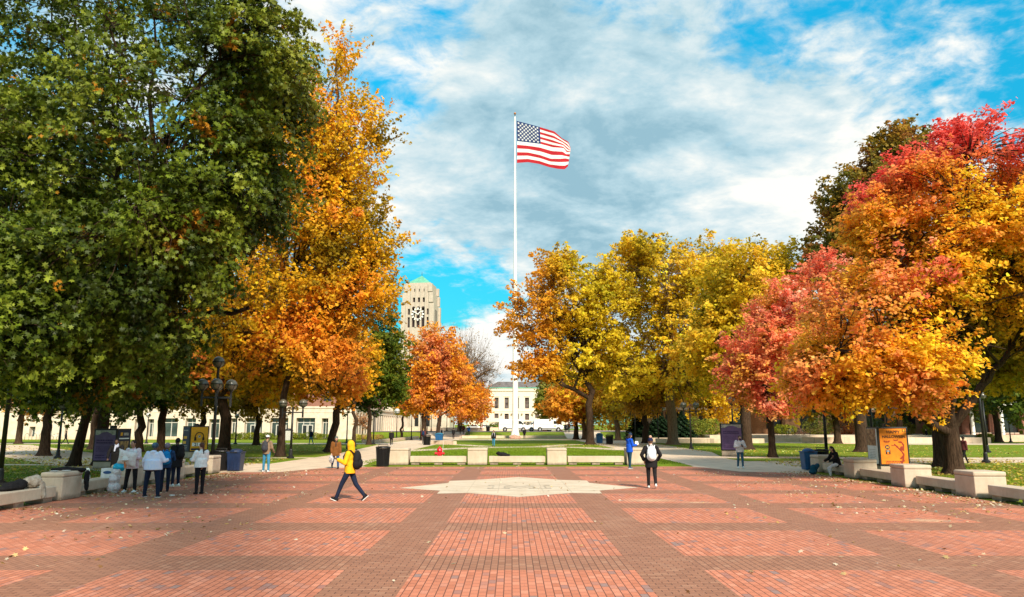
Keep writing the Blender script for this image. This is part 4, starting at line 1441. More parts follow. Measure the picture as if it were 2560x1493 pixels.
def left_building():
    Y = 132
    X = lambda px: A(px, 1068, Y).x
    Z = lambda py: A(1280, py, Y).z
    xr = X(884); xl = X(-60)
    r = root('campus_building', 'long pale stone fronted building with glass doors behind the left trees, red brick above', 'building', (0, Y, 0))
    top = Z(1021)
    cols = []
    for a, c in [(403, 444), (463, 489), (576, 590), (818 - 14, 820)]:
        cols.append((X(a), X(c), [(0.25, Z(1046))]))
    for a, c in [(611, 655), (675, 720), (740, 787)]:
        cols.append((X(a), X(c), [(0.12, Z(1045))]))
    for a, c in [(336, 352), (368, 384), (522, 548)]:
        cols.append((X(a), X(c), [(0.25, Z(1048))]))
    for a, c in [(43, 54), (74, 89), (113, 131), (163, 170), (-20, 0)]:
        cols.append((X(a), X(c), [(0.1, Z(1067)), (Z(1048), Z(1030))] if a in (74, 43, 163) else [(0.1, Z(1067))]))
    facade(r, xl, xr, 0, top, cols, STONE, 0.9, glass=GLASSG, mull=lambda a, c, d, e: (max(2, int((c - a) / 1.1)), (0.78,)))
    b = MB(); b.box(xl - 0.05, xr + 0.08, -0.12, 0.9, top + 0.003, top + 0.35); b.box(xl, xr + 0.04, -0.05, 0, top - 0.75, top - 0.6)
    b.build('cornice', STONE, r, bevel=0.02)
    b = MB(); b.box(xl, xr - 0.1, 0.97, 30, 0, top)
    b.build('interior_block', mat('dark_interior', (0.05, 0.045, 0.04), 0.9, 0), r)
    # door leaves
    for a, c in [(611, 655), (675, 720), (740, 787)]:
        for k in range(2):
            x0 = X(a) + (X(c) - X(a)) * (0.28 + 0.30 * k); x1 = x0 + (X(c) - X(a)) * 0.28
            d = MB(); h = 2.5
            t = 0.14
            d.box(x0, x0 + t, 0.55, 0.68, 0.12, h); d.box(x1 - t, x1, 0.55, 0.68, 0.12, h); d.box(x0 + t, x1 - t, 0.55, 0.68, h - t, h); d.box(x0 + t, x1 - t, 0.55, 0.68, 0.12, 0.4)
            do = d.build('door', FRAMEW, r)
            g = MB(); g.box(x0 + t, x1 - t, 0.60, 0.63, 0.4, h - t)
            g.build('pane', GLASSD, do)
    # upper brick storeys
    ub = top + 0.36
    cols = []
    x = xl + 2
    while x < xr - 3:
        cols.append((x, x + 1.5, [(ub + 0.9, ub + 3.0), (ub + 4.8, ub + 6.9)]))
        x += 4.2
    facade(r, xl, xr, ub, ub + 8.2, cols, BRICKR, 0.35, mull=None, wname='upper_wall', sill=False)
    b = MB(); b.box(xl, xr, 0.42, 30, ub, ub + 8.1)
    b.build('upper_block', BRICKR, r)
    b = MB(); b.box(xl - 0.2, xr + 0.2, -0.2, 30, ub + 8.21, ub + 8.6)
    b.build('roof_edge', STONE, r)
    # wing with fins running away from the camera
    r2 = root('finned_wing', 'stone wing with tall vertical fins receding behind the dark green maple', 'building', (xr + 0.05, Y + 1.2, 0), PI / 2)
    L = 72
    cols = []
    x = 1.5
    while x < L - 2:
        cols.append((x, x + 1.5, [(0.9, 4.6)]))
        x += 2.6
    facade(r2, 0, L, -0.1, 5.4, cols, STONE, 0.75, glass=GLASSG)
    b = MB(); b.box(0.01, L, 0.83, 14, -0.1, 5.35)
    b.build('back_block', STONE, r2)
    b = MB(); b.box(-0.1, L + 0.1, -0.25, 14, 5.404, 5.8)
    b.build('roof_edge', STONE, r2, bevel=0.02)
    b = MB(); b.box(xr - 0, xr + 0, 0, 0, 0, 0)
    # pavilion at the far end of the left walk
    r3 = root('stone_pavilion', 'pale stone building with tall narrow windows at the far end of the left walk', 'building', (A(1075, 1068, 212).x, 212, gz(0, 212)), 0)
    facade(r3, -16, 5.5, -0.5, 7.5, [(-14 + 3.2 * i, -12.9 + 3.2 * i, [(1.0, 5.0)]) for i in range(6)], STONE, 0.4)
    b = MB(); b.box(-16, 5.5, 0.47, 20, -0.5, 7.5)
    b.build('back_block', STONE, r3)


left_building()


def right_building():
    Y = 130
    X = lambda px: A(px, 1068, Y).x
    b = MB(); b.box(X(1690), 130, 108, 150, -0.2, 0.92)
    tag(b.build('terrace', PATHC), kind='structure')
    r = root('brick_building', 'low brown brick building with dark windows behind the maples on the right', 'building', (0, Y, 0.92))
    cols = []
    k = 0
    px = 1664
    while px < 2380:
        w = 40 if k % 2 else 46
        cols.append((X(px), X(px + w), [(0.9, 3.7), (5.4, 8.6)]))
        px += 84; k += 1
    x0, x1 = X(1640), X(2395)
    facade(r, x0, x1, 0, 10.5, cols, BRICKB, 0.45, mull=lambda a, c, d, e: (2, (0.7,)), fm=IRON)
    b = MB(); b.box(x0 + 0.05, x1 - 0.05, 0.52, 22, 0, 10.4)
    b.build('back_block', BRICKB, r)
    b = MB(); b.box(x0 - 0.3, x1 + 0.3, -0.4, 22, 10.503, 11.0); b.box(x0, x1, -0.06, -0.002, 4.1, 4.5)
    b.build('stone_band', STONE, r)
    r = root('columned_building', 'brick building with white columns and an outdoor stair railing at the right edge', 'building', (0, 118, 0))
    x0 = A(2405, 1068, 118).x
    cols = [(x0 + 1.6 + 4.6 * i, x0 + 4.4 + 4.6 * i, [(1.2, 4.6), (6.2, 9.0)]) for i in range(6)]
    facade(r, x0, x0 + 30, 0, 11, cols, BRICKR, 0.4, sill=True)
    b = MB(); b.box(x0, x0 + 30, 0.47, 16, 0, 10.9)
    b.build('back_block', BRICKR, r)
    for i in range(7):
        b = MB(); b.lathe([(0.42, 0), (0.42, 0.3), (0.3, 0.4), (0.27, 5.0), (0.4, 5.2), (0.42, 5.4)], 14, (x0 + 0.7 + 4.6 * i, -1.6, 0))
        b.build('column', WHITEP, r, smooth=False)
    b = MB(); b.box(x0 - 0.2, x0 + 30, -2.1, -0.003, 5.403, 6.0)
    b.build('entablature', WHITEP, r)
    rl = root('stair_railing', 'dark metal railing in front of the white columns at the right edge', 'railing', (x0, 111.5, 0))
    b = MB()
    for i in range(16): b.tube([(i * 1.3 - 4, 0, 0), (i * 1.3 - 4, 0, 1.3)], 0.03, 6)
    for z in (0.45, 0.85, 1.3): b.tube([(-4, 0, z), (15.5, 0, z)], 0.03, 6)
    b.build('rails', IRON, rl)


right_building()


def hall():
    Y = 350
    c = lambda x, y: A(1180 + x * .14286, 900 + y * .14286, Y)
    zb = gz(0, Y)
    r = root('stone_hall', 'pale limestone hall with a dark hipped roof closing the view behind the flagpole', 'building', (0, Y, zb))
    x0, x1 = c(175, 0).x, c(1420, 0).x
    zt = c(0, 545).z - zb
    xs = lambda x: c(x, 0).x
    zs = lambda y: c(0, y).z - zb
    cols = []
    for x in (255, 432, 607, 784, 960, 1135, 1310):
        w = 36
        lo = (zs(1050), zs(940)) if x in (607, 784, 960) else (zs(1020), zs(937))
        cols.append((xs(x - w), xs(x + w), [lo, (zs(850), zs(658))]))
    facade(r, x0, x1, -1.5, zt, cols, PALE, 0.8, glass=mat('leaded_glass', (0.10, 0.085, 0.085), 0.3, 0.5, 0.8), mull=lambda a, b_, d, e: (3, (0.33, 0.66)), fm=mat('bronze_frame', (0.22, 0.13, 0.10), 0.6, 0))
    b = MB(); b.box(x0, x1, 0.87, 40, -1.5, zt)
    b.build('back_block', PALE, r)
    b = MB(); b.box(x0 - 0.25, x1 + 0.25, -0.4, 40, zt + 0.005, zs(500))
    b.box(x0, x1, -0.16, -0.01, zs(905), zs(890)); b.box(x0, x1, -0.14, -0.01, zs(1085), zs(1070))
    for x in (432, 607, 784, 960, 1135, 1310, 255):
        b.box(xs(x - 52), xs(x + 52), -0.2, -0.01, zs(640), zs(628))
    b.build('cornice', PALE, r)
    b = MB(); b.box(x0 + 0.1, x1 - 0.1, -0.55, 40, zs(499), zs(482))
    b.build('copper_gutter', COPPER, r)
    b = MB()
    zr0, zr1 = zs(481), zs(360)
    xa, xb, xc, xd = xs(270), xs(445), xs(1130), xs(1330)
    V = [(xa, 0.2, zr0), (xd, 0.2, zr0), (xd, 34, zr0), (xa, 34, zr0), (xb, 10, zr1), (xc, 10, zr1), (xc, 24, zr1), (xb, 24, zr1)]
    b.add(V, [(0, 1, 5, 4), (1, 2, 6, 5), (2, 3, 7, 6), (3, 0, 4, 7), (4, 5, 6, 7), (3, 2, 1, 0)])
    b.build('roof', SLATE, r)
    # low flanking wings
    for a, d, nm in ((-60, 175, 'wing'), (1420, 1700, 'wing')):
        b = MB(); b.box(xs(a) + 0.03, xs(d) - 0.03, 1.2, 30, -1.5, zs(1010) * 1.15)
        b.build(nm, PALE, r)
    b = MB()
    for i in range(5): b.box(xs(480), xs(1090), -6 + i * 0.8, -0.2 if i == 4 else -6 + (i + 1) * 0.8 - 0.003, -1.5, -0.9 + i * 0.35)
    b.build('steps', PALE, r)
    for x in (520, 695, 872, 1048):
        b = MB(); b.ball((xs(x), -0.5, zs(948)), 0.45, 8, 6)
        b.build('wall_lantern', mat('lantern_bronze', (0.35, 0.27, 0.2), 0.5, 0), r)


hall()


def tower():
    Y = 315
    s = 200 / 1470
    c = lambda x, y: A(960 + x * s, 650 + y * s, Y)
    ctr = c(640, 0).x
    zb = gz(0, Y)
    r = root('bell_tower', 'tall pale stone bell tower with an open clock face and green copper roof', 'tower', (ctr, Y, zb), R(-7))
    xs = lambda x: c(x, 0).x - ctr
    zs = lambda y: c(0, y).z - zb
    # tier 3 (belfry) front with openings
    hw = (xs(900) - xs(365)) / 2
    off = -0.2

    def tier(hw, z0, z1, cols, name):
        facade(r, -hw, hw, z0, z1, [(xs(a) , xs(b_), o) for a, b_, o in cols], TOWERST, 0.9, glass=mat('belfry_dark', (0.03, 0.018, 0.02), 0.8, 0), wname=name)
        b = MB(); b.box(-hw, hw, 0.97, 2 * hw, z0, z1)
        o = b.build(name + '_block', TOWERST, r)
    z_bel0 = zs(1250)
    tier(hw, 0, zs(780), [(455, 495, [(zs(1240), zs(1050)), (zs(1005), zs(895))]), (535, 592, [(zs(1235), zs(880))]), (622, 682, [(zs(1235), zs(880))]), (712, 770, [(zs(1235), zs(880))]), (808, 848, [(zs(1240), zs(1050)), (zs(1005), zs(895))])], 'belfry')
    tier(hw * 0.925, zs(780) + 0.01, zs(585), [(545, 590, [(zs(775), zs(690))]), (636, 681, [(zs(775), zs(690))]), (727, 770, [(zs(775), zs(690))])], 'middle_stage')
    tier(hw * 0.86, zs(585) + 0.01, zs(420), [(565, 583, [(zs(583), zs(530))]), (652, 670, [(zs(583), zs(530))]), (741, 757, [(zs(583), zs(530))])], 'top_stage')
    # arch tops
    for a, b_ in ((535, 592), (622, 682), (712, 770)):
        w = MB(); w.sideprism([(xs((a + b_) / 2) + (xs(b_) - xs(a)) / 2 * math.cos(q), zs(882) + (xs(b_) - xs(a)) / 2 * math.sin(q)) for q in np.linspace(0, PI, 9)], -0.03, 0.3)
        w.build('arch_head', MATS['belfry_dark'], r)
    # ribs
    b = MB()
    for x, top in ((520, 450), (606, 440), (697, 440), (786, 450), (430, 800), (862, 800)):
        b.box(xs(x) - 0.32, xs(x) + 0.32, -0.35, -0.003, 0 if x in (430, 862, 520, 786) else zs(1240), zs(top + 30) if top < 500 else zs(top))
    b.build('rib', TOWERST, r)
    b = MB()
    for x in (-hw * 0.99, hw * 0.99):
        for (za, zc, k) in ((0, zs(800), 1.0), (zs(780), zs(600), 0.925), (zs(585), zs(440), 0.86)):
            for yy in (0.0, 2 * hw):
                b.box(x * k - 0.9, x * k + 0.9, yy - 0.5, yy + 1.2, za + 0.02, zc)
    b.build('corner_buttress', TOWERST, r)
    # side windows of the face turned right
    b = MB()
    for yy in (3.5, 6.0, 8.5):
        b.box(hw + 0.01, hw + 0.06, yy - 0.45, yy + 0.45, zs(1235), zs(880))
    b.build('side_louvre', MATS['belfry_dark'], r)
    # roof
    h2 = hw * 0.84
    b = MB()
    z0, z1 = zs(418), zs(290) + (h2 + 0.9) * 0.205
    b.add([(-h2, 0.9, z0), (h2, 0.9, z0), (h2, 0.9 + 2 * h2, z0), (-h2, 0.9 + 2 * h2, z0), (0, 0.9 + h2, z1)], [(0, 1, 4), (1, 2, 4), (2, 3, 4), (3, 0, 4), (3, 2, 1, 0)])
    rf = b.build('roof', COPPER, r)
    b = MB()
    for k in range(-6, 7):
        x = h2 * k / 6.5
        b.tube([(x, 0.9, z0 + 0.06), (x * 0.02, 0.9 + h2 * (1 - abs(x) / h2 * 0) * (1 - 0.0), z1 + 0.02) if k == 0 else (x, 0.9 + (h2 - abs(x)), z0 + (z1 - z0) * (1 - abs(x) / h2) + 0.04)], 0.07, 4)
    b.build('seam', mat('copper_seam', (0.15, 0.40, 0.28), 0.7, 0), rf)
    b = MB(); b.tube([(0, 0.9 + h2, z1), (0, 0.9 + h2, zs(165))], [0.14, 0.05], 6)
    b.build('lightning_rod', IRON, r)
    # clock
    cx, cz, cr = xs(648), zs(1000), xs(748) - xs(648)
    b = MB()
    for k in range(24):
        a0, a1 = 2 * PI * k / 24, 2 * PI * (k + 1) / 24
        b.tube([(cx + cr * 0.88 * math.cos(a0), -0.55, cz + cr * 0.88 * math.sin(a0)), (cx + cr * 0.88 * math.cos(a1), -0.55, cz + cr * 0.88 * math.sin(a1))], 0.09, 5)
    for k in range(12):
        a = 2 * PI * k / 12
        w = 0.32 if k % 3 == 0 else 0.24
        M = Matrix.Translation((cx + cr * math.cos(a), -0.6, cz + cr * math.sin(a))) @ Matrix.Rotation(-a, 4, 'Y')
        b.box(-0.42, 0.42, -0.08, 0.08, -w, w, M)
    ck = b.build('clock_dial', WHITEP, r)
    b = MB()
    for ang, ln in ((148, 0.95), (40, 0.72)):
        a = R(ang)
        M = Matrix.Translation((cx, -0.72, cz)) @ Matrix.Rotation(-a, 4, 'Y')
        b.box(-0.4, cr * ln, -0.06 + 0.02 * (ln > 0.8), 0.06, -0.16, 0.16, M)
    b.lathe([(0.3, -0.1), (0.3, 0.1)], 10, (cx, -0.72, cz))
    b.build('clock_hands', WHITEP, ck)


tower()

# ============================================================ RETAINING WALLS, SHRUBS
def lowwall(pts, h, t, label):
    r = root('low_wall', label, 'wall', (pts[0][0], pts[0][1], min(gz(0, p[1]) for p in pts) - 0.3), 0, 'low concrete walls along the far walks')
    b = MB(); 
    for i in range(len(pts) - 1):
        a = Vector(pts[i]); c = Vector(pts[i + 1])
        L = (c - a).length
        M = Matrix.Translation((a.x - pts[0][0], a.y - pts[0][1], 0.002 * i)) @ Matrix.Rotation(math.atan2(c.y - a.y, c.x - a.x), 4, 'Z')
        b.box(0, L, 0, t, 0, h + 0.3, M)
    b.build('wall', PATHC, r, bevel=0.02)


lowwall([(-19.5, 98), (-17.2, 98), (-16.9, 137)], 0.45, 0.5, 'low concrete wall beside the left walk, near the two far bins')
lowwall([(-10.2, 102), (-10.0, 93), (-7.0, 90.5)], 0.4, 0.5, 'curved low wall at the left rear corner of the middle lawn')
lowwall([(-9.3, 140), (-6.5, 140.5), (10, 140.5)], 0.5, 0.5, 'low wall in front of the white vans')
lowwall([(-26, 176), (-9.5, 176), (9, 176)], 0.8, 0.5, 'pale low wall beyond the vans')
lowwall([(18, 110.0), (24, 107.2), (60, 107.0)], 0.55, 0.6, 'long low wall before the brick building terrace')
lowwall([(38.5, 100), (44, 98), (62, 97.5)], 0.75, 0.6, 'low wall in front of the bike racks')
lowwall([(19, 99.5), (33, 98.5)], 0.6, 0.6, 'low wall behind the two-globe lamp')
lowwall([(-84, 128.5), (-70, 128.2), (-54, 128)], 0.5, 0.5, 'low kerb wall before the left end of the stone building')

SH = [(0.10, 0.14, 0.015), (0.22, 0.26, 0.02), (0.36, 0.34, 0.03)]
rg = random.Random(5)
for i in range(13):
    x = A(570 + i * 20, 1068, 127.5).x
    shrub(['tuft of ornamental grass left of the first glass door', 'low green shrub under the first glass door', 'low green shrub by the stone pier', 'shrub between the glass doors', 'shrub under the second glass door', 'shrub before the second stone pier', 'shrub behind the capped person in jeans',
           'shrub just right of the middle trunk', 'shrub behind the T-shaped lamp', 'shrub left of the third glass door', 'shrub under the third glass door', 'taller grassy shrub right of the third glass door', 'shrub at the right end of the stone front'][i], x, 127.5, 2.3, 1.2, rg.uniform(0.7, 1.3) * (1.6 if i == 11 else 1), SH, 500 + i, 900, 0.16)
for i in range(5):
    x = A(893 + i * 14, 1068, 125).x
    shrub(['yellow flowering shrub at the stone corner', 'yellow shrub below the young pinkish tree', 'yellow green shrub right of the young tree', 'pale yellow shrub left of the green maple trunk', 'pinkish yellow shrub behind the green maple trunk'][i], x, 125, 1.7, 1.2, 0.9, [(0.4, 0.36, 0.03), (0.6, 0.52, 0.08), (0.55, 0.3, 0.12)], 520 + i, 700, 0.14)
for i, (px, d, w, h, pl) in enumerate([(1735, 112, 4.5, 2.6, [(0.12, 0.16, 0.02), (0.3, 0.32, 0.04)]), (1775, 114, 4.0, 2.4, [(0.14, 0.2, 0.02), (0.36, 0.36, 0.05)]), (1960, 122, 4, 1.6, SH), (2045, 117, 5, 2.6, [(0.08, 0.1, 0.02), (0.2, 0.2, 0.03)]), (2110, 118, 5, 2.4, [(0.35, 0.08, 0.03), (0.25, 0.14, 0.03)]),
                                     (2180, 118, 5, 2.6, [(0.08, 0.11, 0.02), (0.2, 0.22, 0.03)]), (2250, 115, 5, 2.2, [(0.2, 0.2, 0.03), (0.4, 0.3, 0.04)]), (2335, 112, 4, 1.8, SH), (2460, 108, 3, 1.2, SH), (1330 - 5, 178, 5, 2.2, [(0.07, 0.10, 0.01), (0.12, 0.15, 0.015)]), (1245, 178, 6, 2.0, [(0.07, 0.10, 0.01), (0.12, 0.15, 0.015)])]):
    x = A(px, 1068, d).x
    shrub(['light green weeping shrub at the left end of the brick building', 'yellow green shrub before the first dark window', 'low shrub left of the bike racks', 'dark bush at the end of the bike racks', 'reddish bush behind the forked dark trunk', 'dark bush before the brick wall, left of the orange poster', 'olive bush right of the blue banner', 'low bush behind the thick dark trunk', 'small bush by the stair railing', 'clipped dark hedge behind the two right vans', 'clipped dark hedge behind the left van'][i],
          x, d, w, 2.5, h, pl, 540 + i, 2000, 0.2, zb=(0.92 if 108 < d < 150 and px > 1700 else None))

# ============================================================ LAMPS
GLOBE = mat('smoky_lamp_globe', (0.13, 0.12, 0.09), 0.3, 0.1, 3, spec=0.6)
GLOBEW = mat('pale_lamp_globe', (0.5, 0.5, 0.48), 0.2, 0.05, 3, spec=0.6)


def globe(r, x, y, z, R0=0.26, gm=None, detail=True):
    g = MB(); g.ball((0, 0, 0), R0, 18, 12)
    o = g.build('globe', gm or GLOBE, r, smooth=True, loc=(x, y, z))
    c = MB()
    c.lathe([(R0 * 1.03, -0.02), (R0 * 1.12, -0.02), (R0 * 1.12, 0.015), (R0 * 1.03, 0.015)], 20, capb=False, capt=False)
    c.lathe([(0.05, -R0 * 1.9), (0.055, -R0 * 1.25), (R0 * 0.42, -R0 * 0.99), (R0 * 0.5, -R0 * 0.9)], 12)
    for k in range(6 if detail else 4):
        a = 2 * PI * k / (6 if detail else 4) + 0.3
        c.tube([(R0 * 1.04 * math.cos(q) * math.cos(a), R0 * 1.04 * math.cos(q) * math.sin(a), R0 * 1.04 * math.sin(q)) for q in np.linspace(0, -1.1, 5)], 0.014, 4)
    c.build('cage', IRON, o)
    return o


def lamp_post(label, x, y, kind, h, z=0.0, gm=None, R0=0.26, rz=0.0, lean=0.0):
    r = root('street_lamp', label, 'lamp', (x, y, z), rz, 'black globe lamps')
    b = MB(); b.lathe([(0.24, 0), (0.24, 0.12), (0.13, 0.2), (0.11, 0.55), (0.085, 0.62)], 14)
    b.build('base', IRON, r)
    pt = h - R0 * 1.7 if kind == 1 else h - 0.85 if kind == 5 else h - 0.25
    b = MB(); b.tube([(0, 0, 0.6), (0, 0, pt)], [0.085, 0.06], 12)
    b.build('pole', IRON, r, smooth=True)
    if kind == 1:
        globe(r, 0, 0, h, R0, gm)
    elif kind == 2:
        az = h - 0.62
        b = MB(); b.box(-0.72, 0.72, -0.035, 0.035, az - 0.04, az + 0.04)
        for s in (-1, 1): b.box(s * 0.68 - 0.05, s * 0.68 + 0.05, -0.05, 0.05, az - 0.35, az + 0.14)
        b.build('arm', IRON, r)
        for s in (-1, 1): globe(r, s * 0.68, 0, h, R0, gm)
    else:
        az = h - 1.72
        b = MB(); b.tube([(0, 0, pt - 0.01), (0, 0, h - R0 * 1.5)], 0.06, 10)
        b.build('upper_pole', IRON, r)
        for k in range(4):
            a = R(20 + 90 * k)
            M = Matrix.Rotation(a, 4, 'Z')
            b = MB(); b.box(0.06, 0.66, -0.035, 0.035, az - 0.04, az + 0.04, M); b.box(0.60, 0.70, -0.05, 0.05, az - 0.42, az + 0.2, M)
            b.build('arm', IRON, r)
            globe(r, 0.65 * math.cos(a), 0.65 * math.sin(a), az + 0.62, R0, gm)
        globe(r, 0, 0, h, R0, gm)
    return r


def lampA(label, px, d, pyg, kind, gm=None, R0=0.27, rz=0):
    p = A(px, 1068, d)
    z0 = gz(p.x, d)
    lamp_post(label, p.x, d, kind, A(px, pyg, d).z - z0, z0, gm, R0, rz)


lampA('five-globe lamp standing by the navy bins at the left', 536, 36.0, 905, 5, GLOBE, 0.27)
lampA('tall lamp on the right whose globes hide in the orange leaves', 2062, 37.5, 925, 5, GLOBE, 0.27)
lampA('single globe lamp beside the low forked oak', 152, 50, 1010, 1, GLOBE, 0.32)
lampA('small white globe lamp before the left end of the stone building', 57, 100, 1032, 1, GLOBEW, 0.36)
lampA('T-shaped lamp between the middle trunk and the glass door', 730, 50.5, 1008, 2, GLOBE, 0.27)
lampA('small lamp far behind the capped person in jeans', 591, 93, 1040, 1, GLOBEW, 0.28)
lampA('two-armed lamp behind the yellow hood', 868, 97, 1020, 2, GLOBE, 0.3)
lampA('lamp post right of the dark green maple trunk', 935, 91, 1035, 1, GLOBE, 0.3)
lampA('small globe lamp behind the navy poster kiosk', 369, 96, 1038, 1, GLOBEW, 0.28)
for i, (px, d, py) in enumerate([(992, 116, 1028), (1029, 122, 1028), (1052, 134, 1032), (1068, 146, 1033), (1078, 152, 1031), (1095, 162, 1034), (1117, 176, 1035), (1134, 186, 1035), (1008, 160, 1030)]):
    lampA(['lamp at the head of the left walk row, by the yellow tree', 'lamp left of the russet tree trunks', 'lamp between the first russet trunks', 'lamp right of the first russet trunk', 'lamp behind the second russet trunk', 'lamp over the person with the white jacket', 'lamp by the walkers in black at the far left walk', 'farthest lamp of the left walk row', 'far lamp behind the yellow tree'][i], px, d, py, 1, GLOBEW, 0.42)
lampA('two-globe lamp on the far right walk behind the white backpack', 1645, 100, 1022, 2, GLOBEW, 0.34)
lampA('two-armed lamp left of the two-globe lamp, half hidden in leaves', 1588, 112, 1024, 2, GLOBE, 0.34)
lampA('single globe lamp left of the right walk, by the thick brown trunk', 1726, 72, 1013, 2, GLOBE, 0.30, 0.3)
lampA('globe lamp peeping out above the dark framed purple poster', 1832, 60, 1002, 1, GLOBE, 0.30)
lampA('slim lamp post behind the seated person in black', 2179, 46, 930, 1, GLOBE, 0.3)
lampA('lamp post right of the forked orange maple, nearer one', 2456, 44, 880, 5, GLOBE, 0.27)
lampA('lamp post right of the forked orange maple, farther one', 2463, 62, 990, 1, GLOBE, 0.3)
lampA('thin lamp post at the right edge before the white columns', 2523, 104, 1030, 1, GLOBE, 0.3)
lampA('dark lamp post at the left edge beside the heaped jackets', 14, 27, 760, 1, GLOBE, 0.3)
lampA('lamp left of the thick brown trunk, among the spruces', 1565, 118, 1030, 1, GLOBE, 0.3)

# ============================================================ KIOSKS WITH POSTERS
FONTCACHE = {}


def text_mesh(txt, size, weight=0.0):
    cu = bpy.data.curves.new('lettering', 'FONT')
    cu.body = txt
    cu.size = size
    cu.align_x = 'CENTER'
    cu.extrude = 0.0012
    cu.offset = weight
    o = bpy.data.objects.new('lettering', cu)
    COL.objects.link(o)
    dg = bpy.context.evaluated_depsgraph_get()
    me = bpy.data.meshes.new_from_object(o.evaluated_get(dg))
    bpy.data.objects.remove(o)
    return me


def text_obj(txt, size, m, parent, loc, rot=(PI / 2, 0, 0), weight=0.0, name='lettering', sx=1.0):
    me = text_mesh(txt, size, weight)
    me.materials.clear(); me.materials.append(m)
    o = bpy.data.objects.new(name, me)
    COL.objects.link(o)
    o.parent = parent
    o.location = loc; o.rotation_euler = rot; o.scale = (sx, 1, 1)
    return o


PURP = mat('purple_poster', (0.15, 0.085, 0.20), 0.5, 0.1, 3)
PURPD = mat('purple_ink', (0.055, 0.025, 0.09), 0.6, 0)
NAVY = mat('navy_print', (0.012, 0.02, 0.055), 0.5, 0.1, 3)
YELP = mat('yellow_poster', (0.78, 0.38, 0.02), 0.5, 0.08, 3)
ORGP = mat('orange_poster', (0.80, 0.23, 0.008), 0.55, 0.1, 2.5)
INK = mat('dark_ink', (0.025, 0.01, 0.01), 0.6, 0)
REDINK = mat('dark_red_ink', (0.28, 0.03, 0.01), 0.6, 0)
PAPERW = mat('white_paper', (0.88, 0.88, 0.86), 0.7, 0.05, 4)
TANP = mat('tan_photo_print', (0.62, 0.38, 0.20), 0.6, 0.0, 7, col2=(0.14, 0.05, 0.03))
GREYP = mat('grey_print', (0.42, 0.40, 0.36), 0.6, 0.2, 6)


def kiosk(label, x, y, rz, W, H, zb, faces):
    """square poster column; faces: dict side -> painter; side 0 faces -y of the column, side 1 faces -x"""
    r = root('poster_kiosk', label, 'kiosk', (x, y, 0), rz, 'four sided poster kiosks')
    h = W / 2
    b = MB(); b.box(-h * 0.93, h * 0.93, -h * 0.93, h * 0.93, 0, zb)
    b.build('plinth', CONC, r, bevel=0.02)
    b = MB(); b.box(-h, h, -h, h, zb + 0.003, zb + H)
    b.build('column', IRON, r, bevel=0.012)
    b = MB(); b.box(-0.12, 0.12, -0.12, 0.12, zb + H + 0.002, zb + H + 0.16)
    b.build('top_cap', IRON, r)
    for side, fn in faces.items():
        M = Matrix.Rotation({0: 0, 1: -PI / 2, 2: PI / 2, 3: PI}[side], 4, 'Z')
        holder = bpy.data.objects.new('poster', None)
        # each poster is a mesh with its print as children
        pb = MB(); pb.box(-h * 0.88, h * 0.88, -h - 0.012, -h - 0.002, zb + 0.07, zb + H - 0.07)
        bpy.data.objects.remove(holder)
        p = pb.build('poster', fn[0], r)
        p.matrix_local = M
        fn[1](p, h, -h - 0.013, zb + 0.07, zb + H - 0.07)
    return r


def rect(parent, m, name, x0, x1, yf, z0, z1, lay=1):
    b = MB(); b.box(x0, x1, yf - 0.003 * lay, yf - 0.003 * (lay - 1) - 0.0005, z0, z1)
    return b.build(name, m, parent)


def lines(parent, m, x0, x1, yf, z0, z1, n, seed=0, lay=1, th=0.4):
    rr = random.Random(seed)
    b = MB()
    st = (z1 - z0) / n
    for i in range(n):
        z = z0 + st * i
        x = x0
        e = x1 - rr.random() * 0.25 * (x1 - x0)
        while x < e:
            w = rr.uniform(0.02, 0.09)
            b.box(x, min(x + w, e), yf - 0.003 * lay, yf - 0.003 * (lay - 1) - 0.0005, z, z + st * th)
            x += w + 0.018
    return b.build('small_print', m, parent)


def p_purple(p, h, yf, z0, z1):
    rect(p, GREYP, 'header_print', -h * 0.86, h * 0.86, yf, z1 - 0.24, z1 - 0.01)
    b = MB(); b.sideprism([(-h * 0.7, z1 - 0.5), (h * 0.7, z1 - 0.5), (h * 0.55, z1 - 0.2), (h * 0.15, z1 - 0.08), (-h * 0.3, z1 - 0.12), (-h * 0.6, z1 - 0.25)], yf - 0.006, yf - 0.0035)
    b.build('mound_print', PURP, p)
    lines(p, PURPD, -h * 0.72, h * 0.72, yf, z1 - 0.66, z1 - 0.42, 2, 1, 3, 0.62)
    lines(p, PURPD, -h * 0.72, h * 0.72, yf, z0 + 0.42, z1 - 0.76, 7, 2, 1, 0.34)
    lines(p, PURPD, -h * 0.72, h * 0.3, yf, z0 + 0.10, z0 + 0.32, 2, 3, 1, 0.55)


def p_navy(p, h, yf, z0, z1):
    rect(p, YELP, 'emblem_print', -h * 0.55, -h * 0.25, yf, z1 - 0.28, z1 - 0.12)
    rect(p, GREYP, 'caption_print', -h * 0.1, h * 0.6, yf, z1 - 0.27, z1 - 0.13)
    rect(p, PAPERW, 'title_print', -h * 0.72, h * 0.72, yf, z1 - 0.45, z1 - 0.39)
    rect(p, mat('portrait_print', (0.55, 0.34, 0.12), 0.6, 0, 5, col2=(0.04, 0.03, 0.03)), 'picture_print', -h * 0.68, h * 0.68, yf, z0 + 0.1, z1 - 0.55)


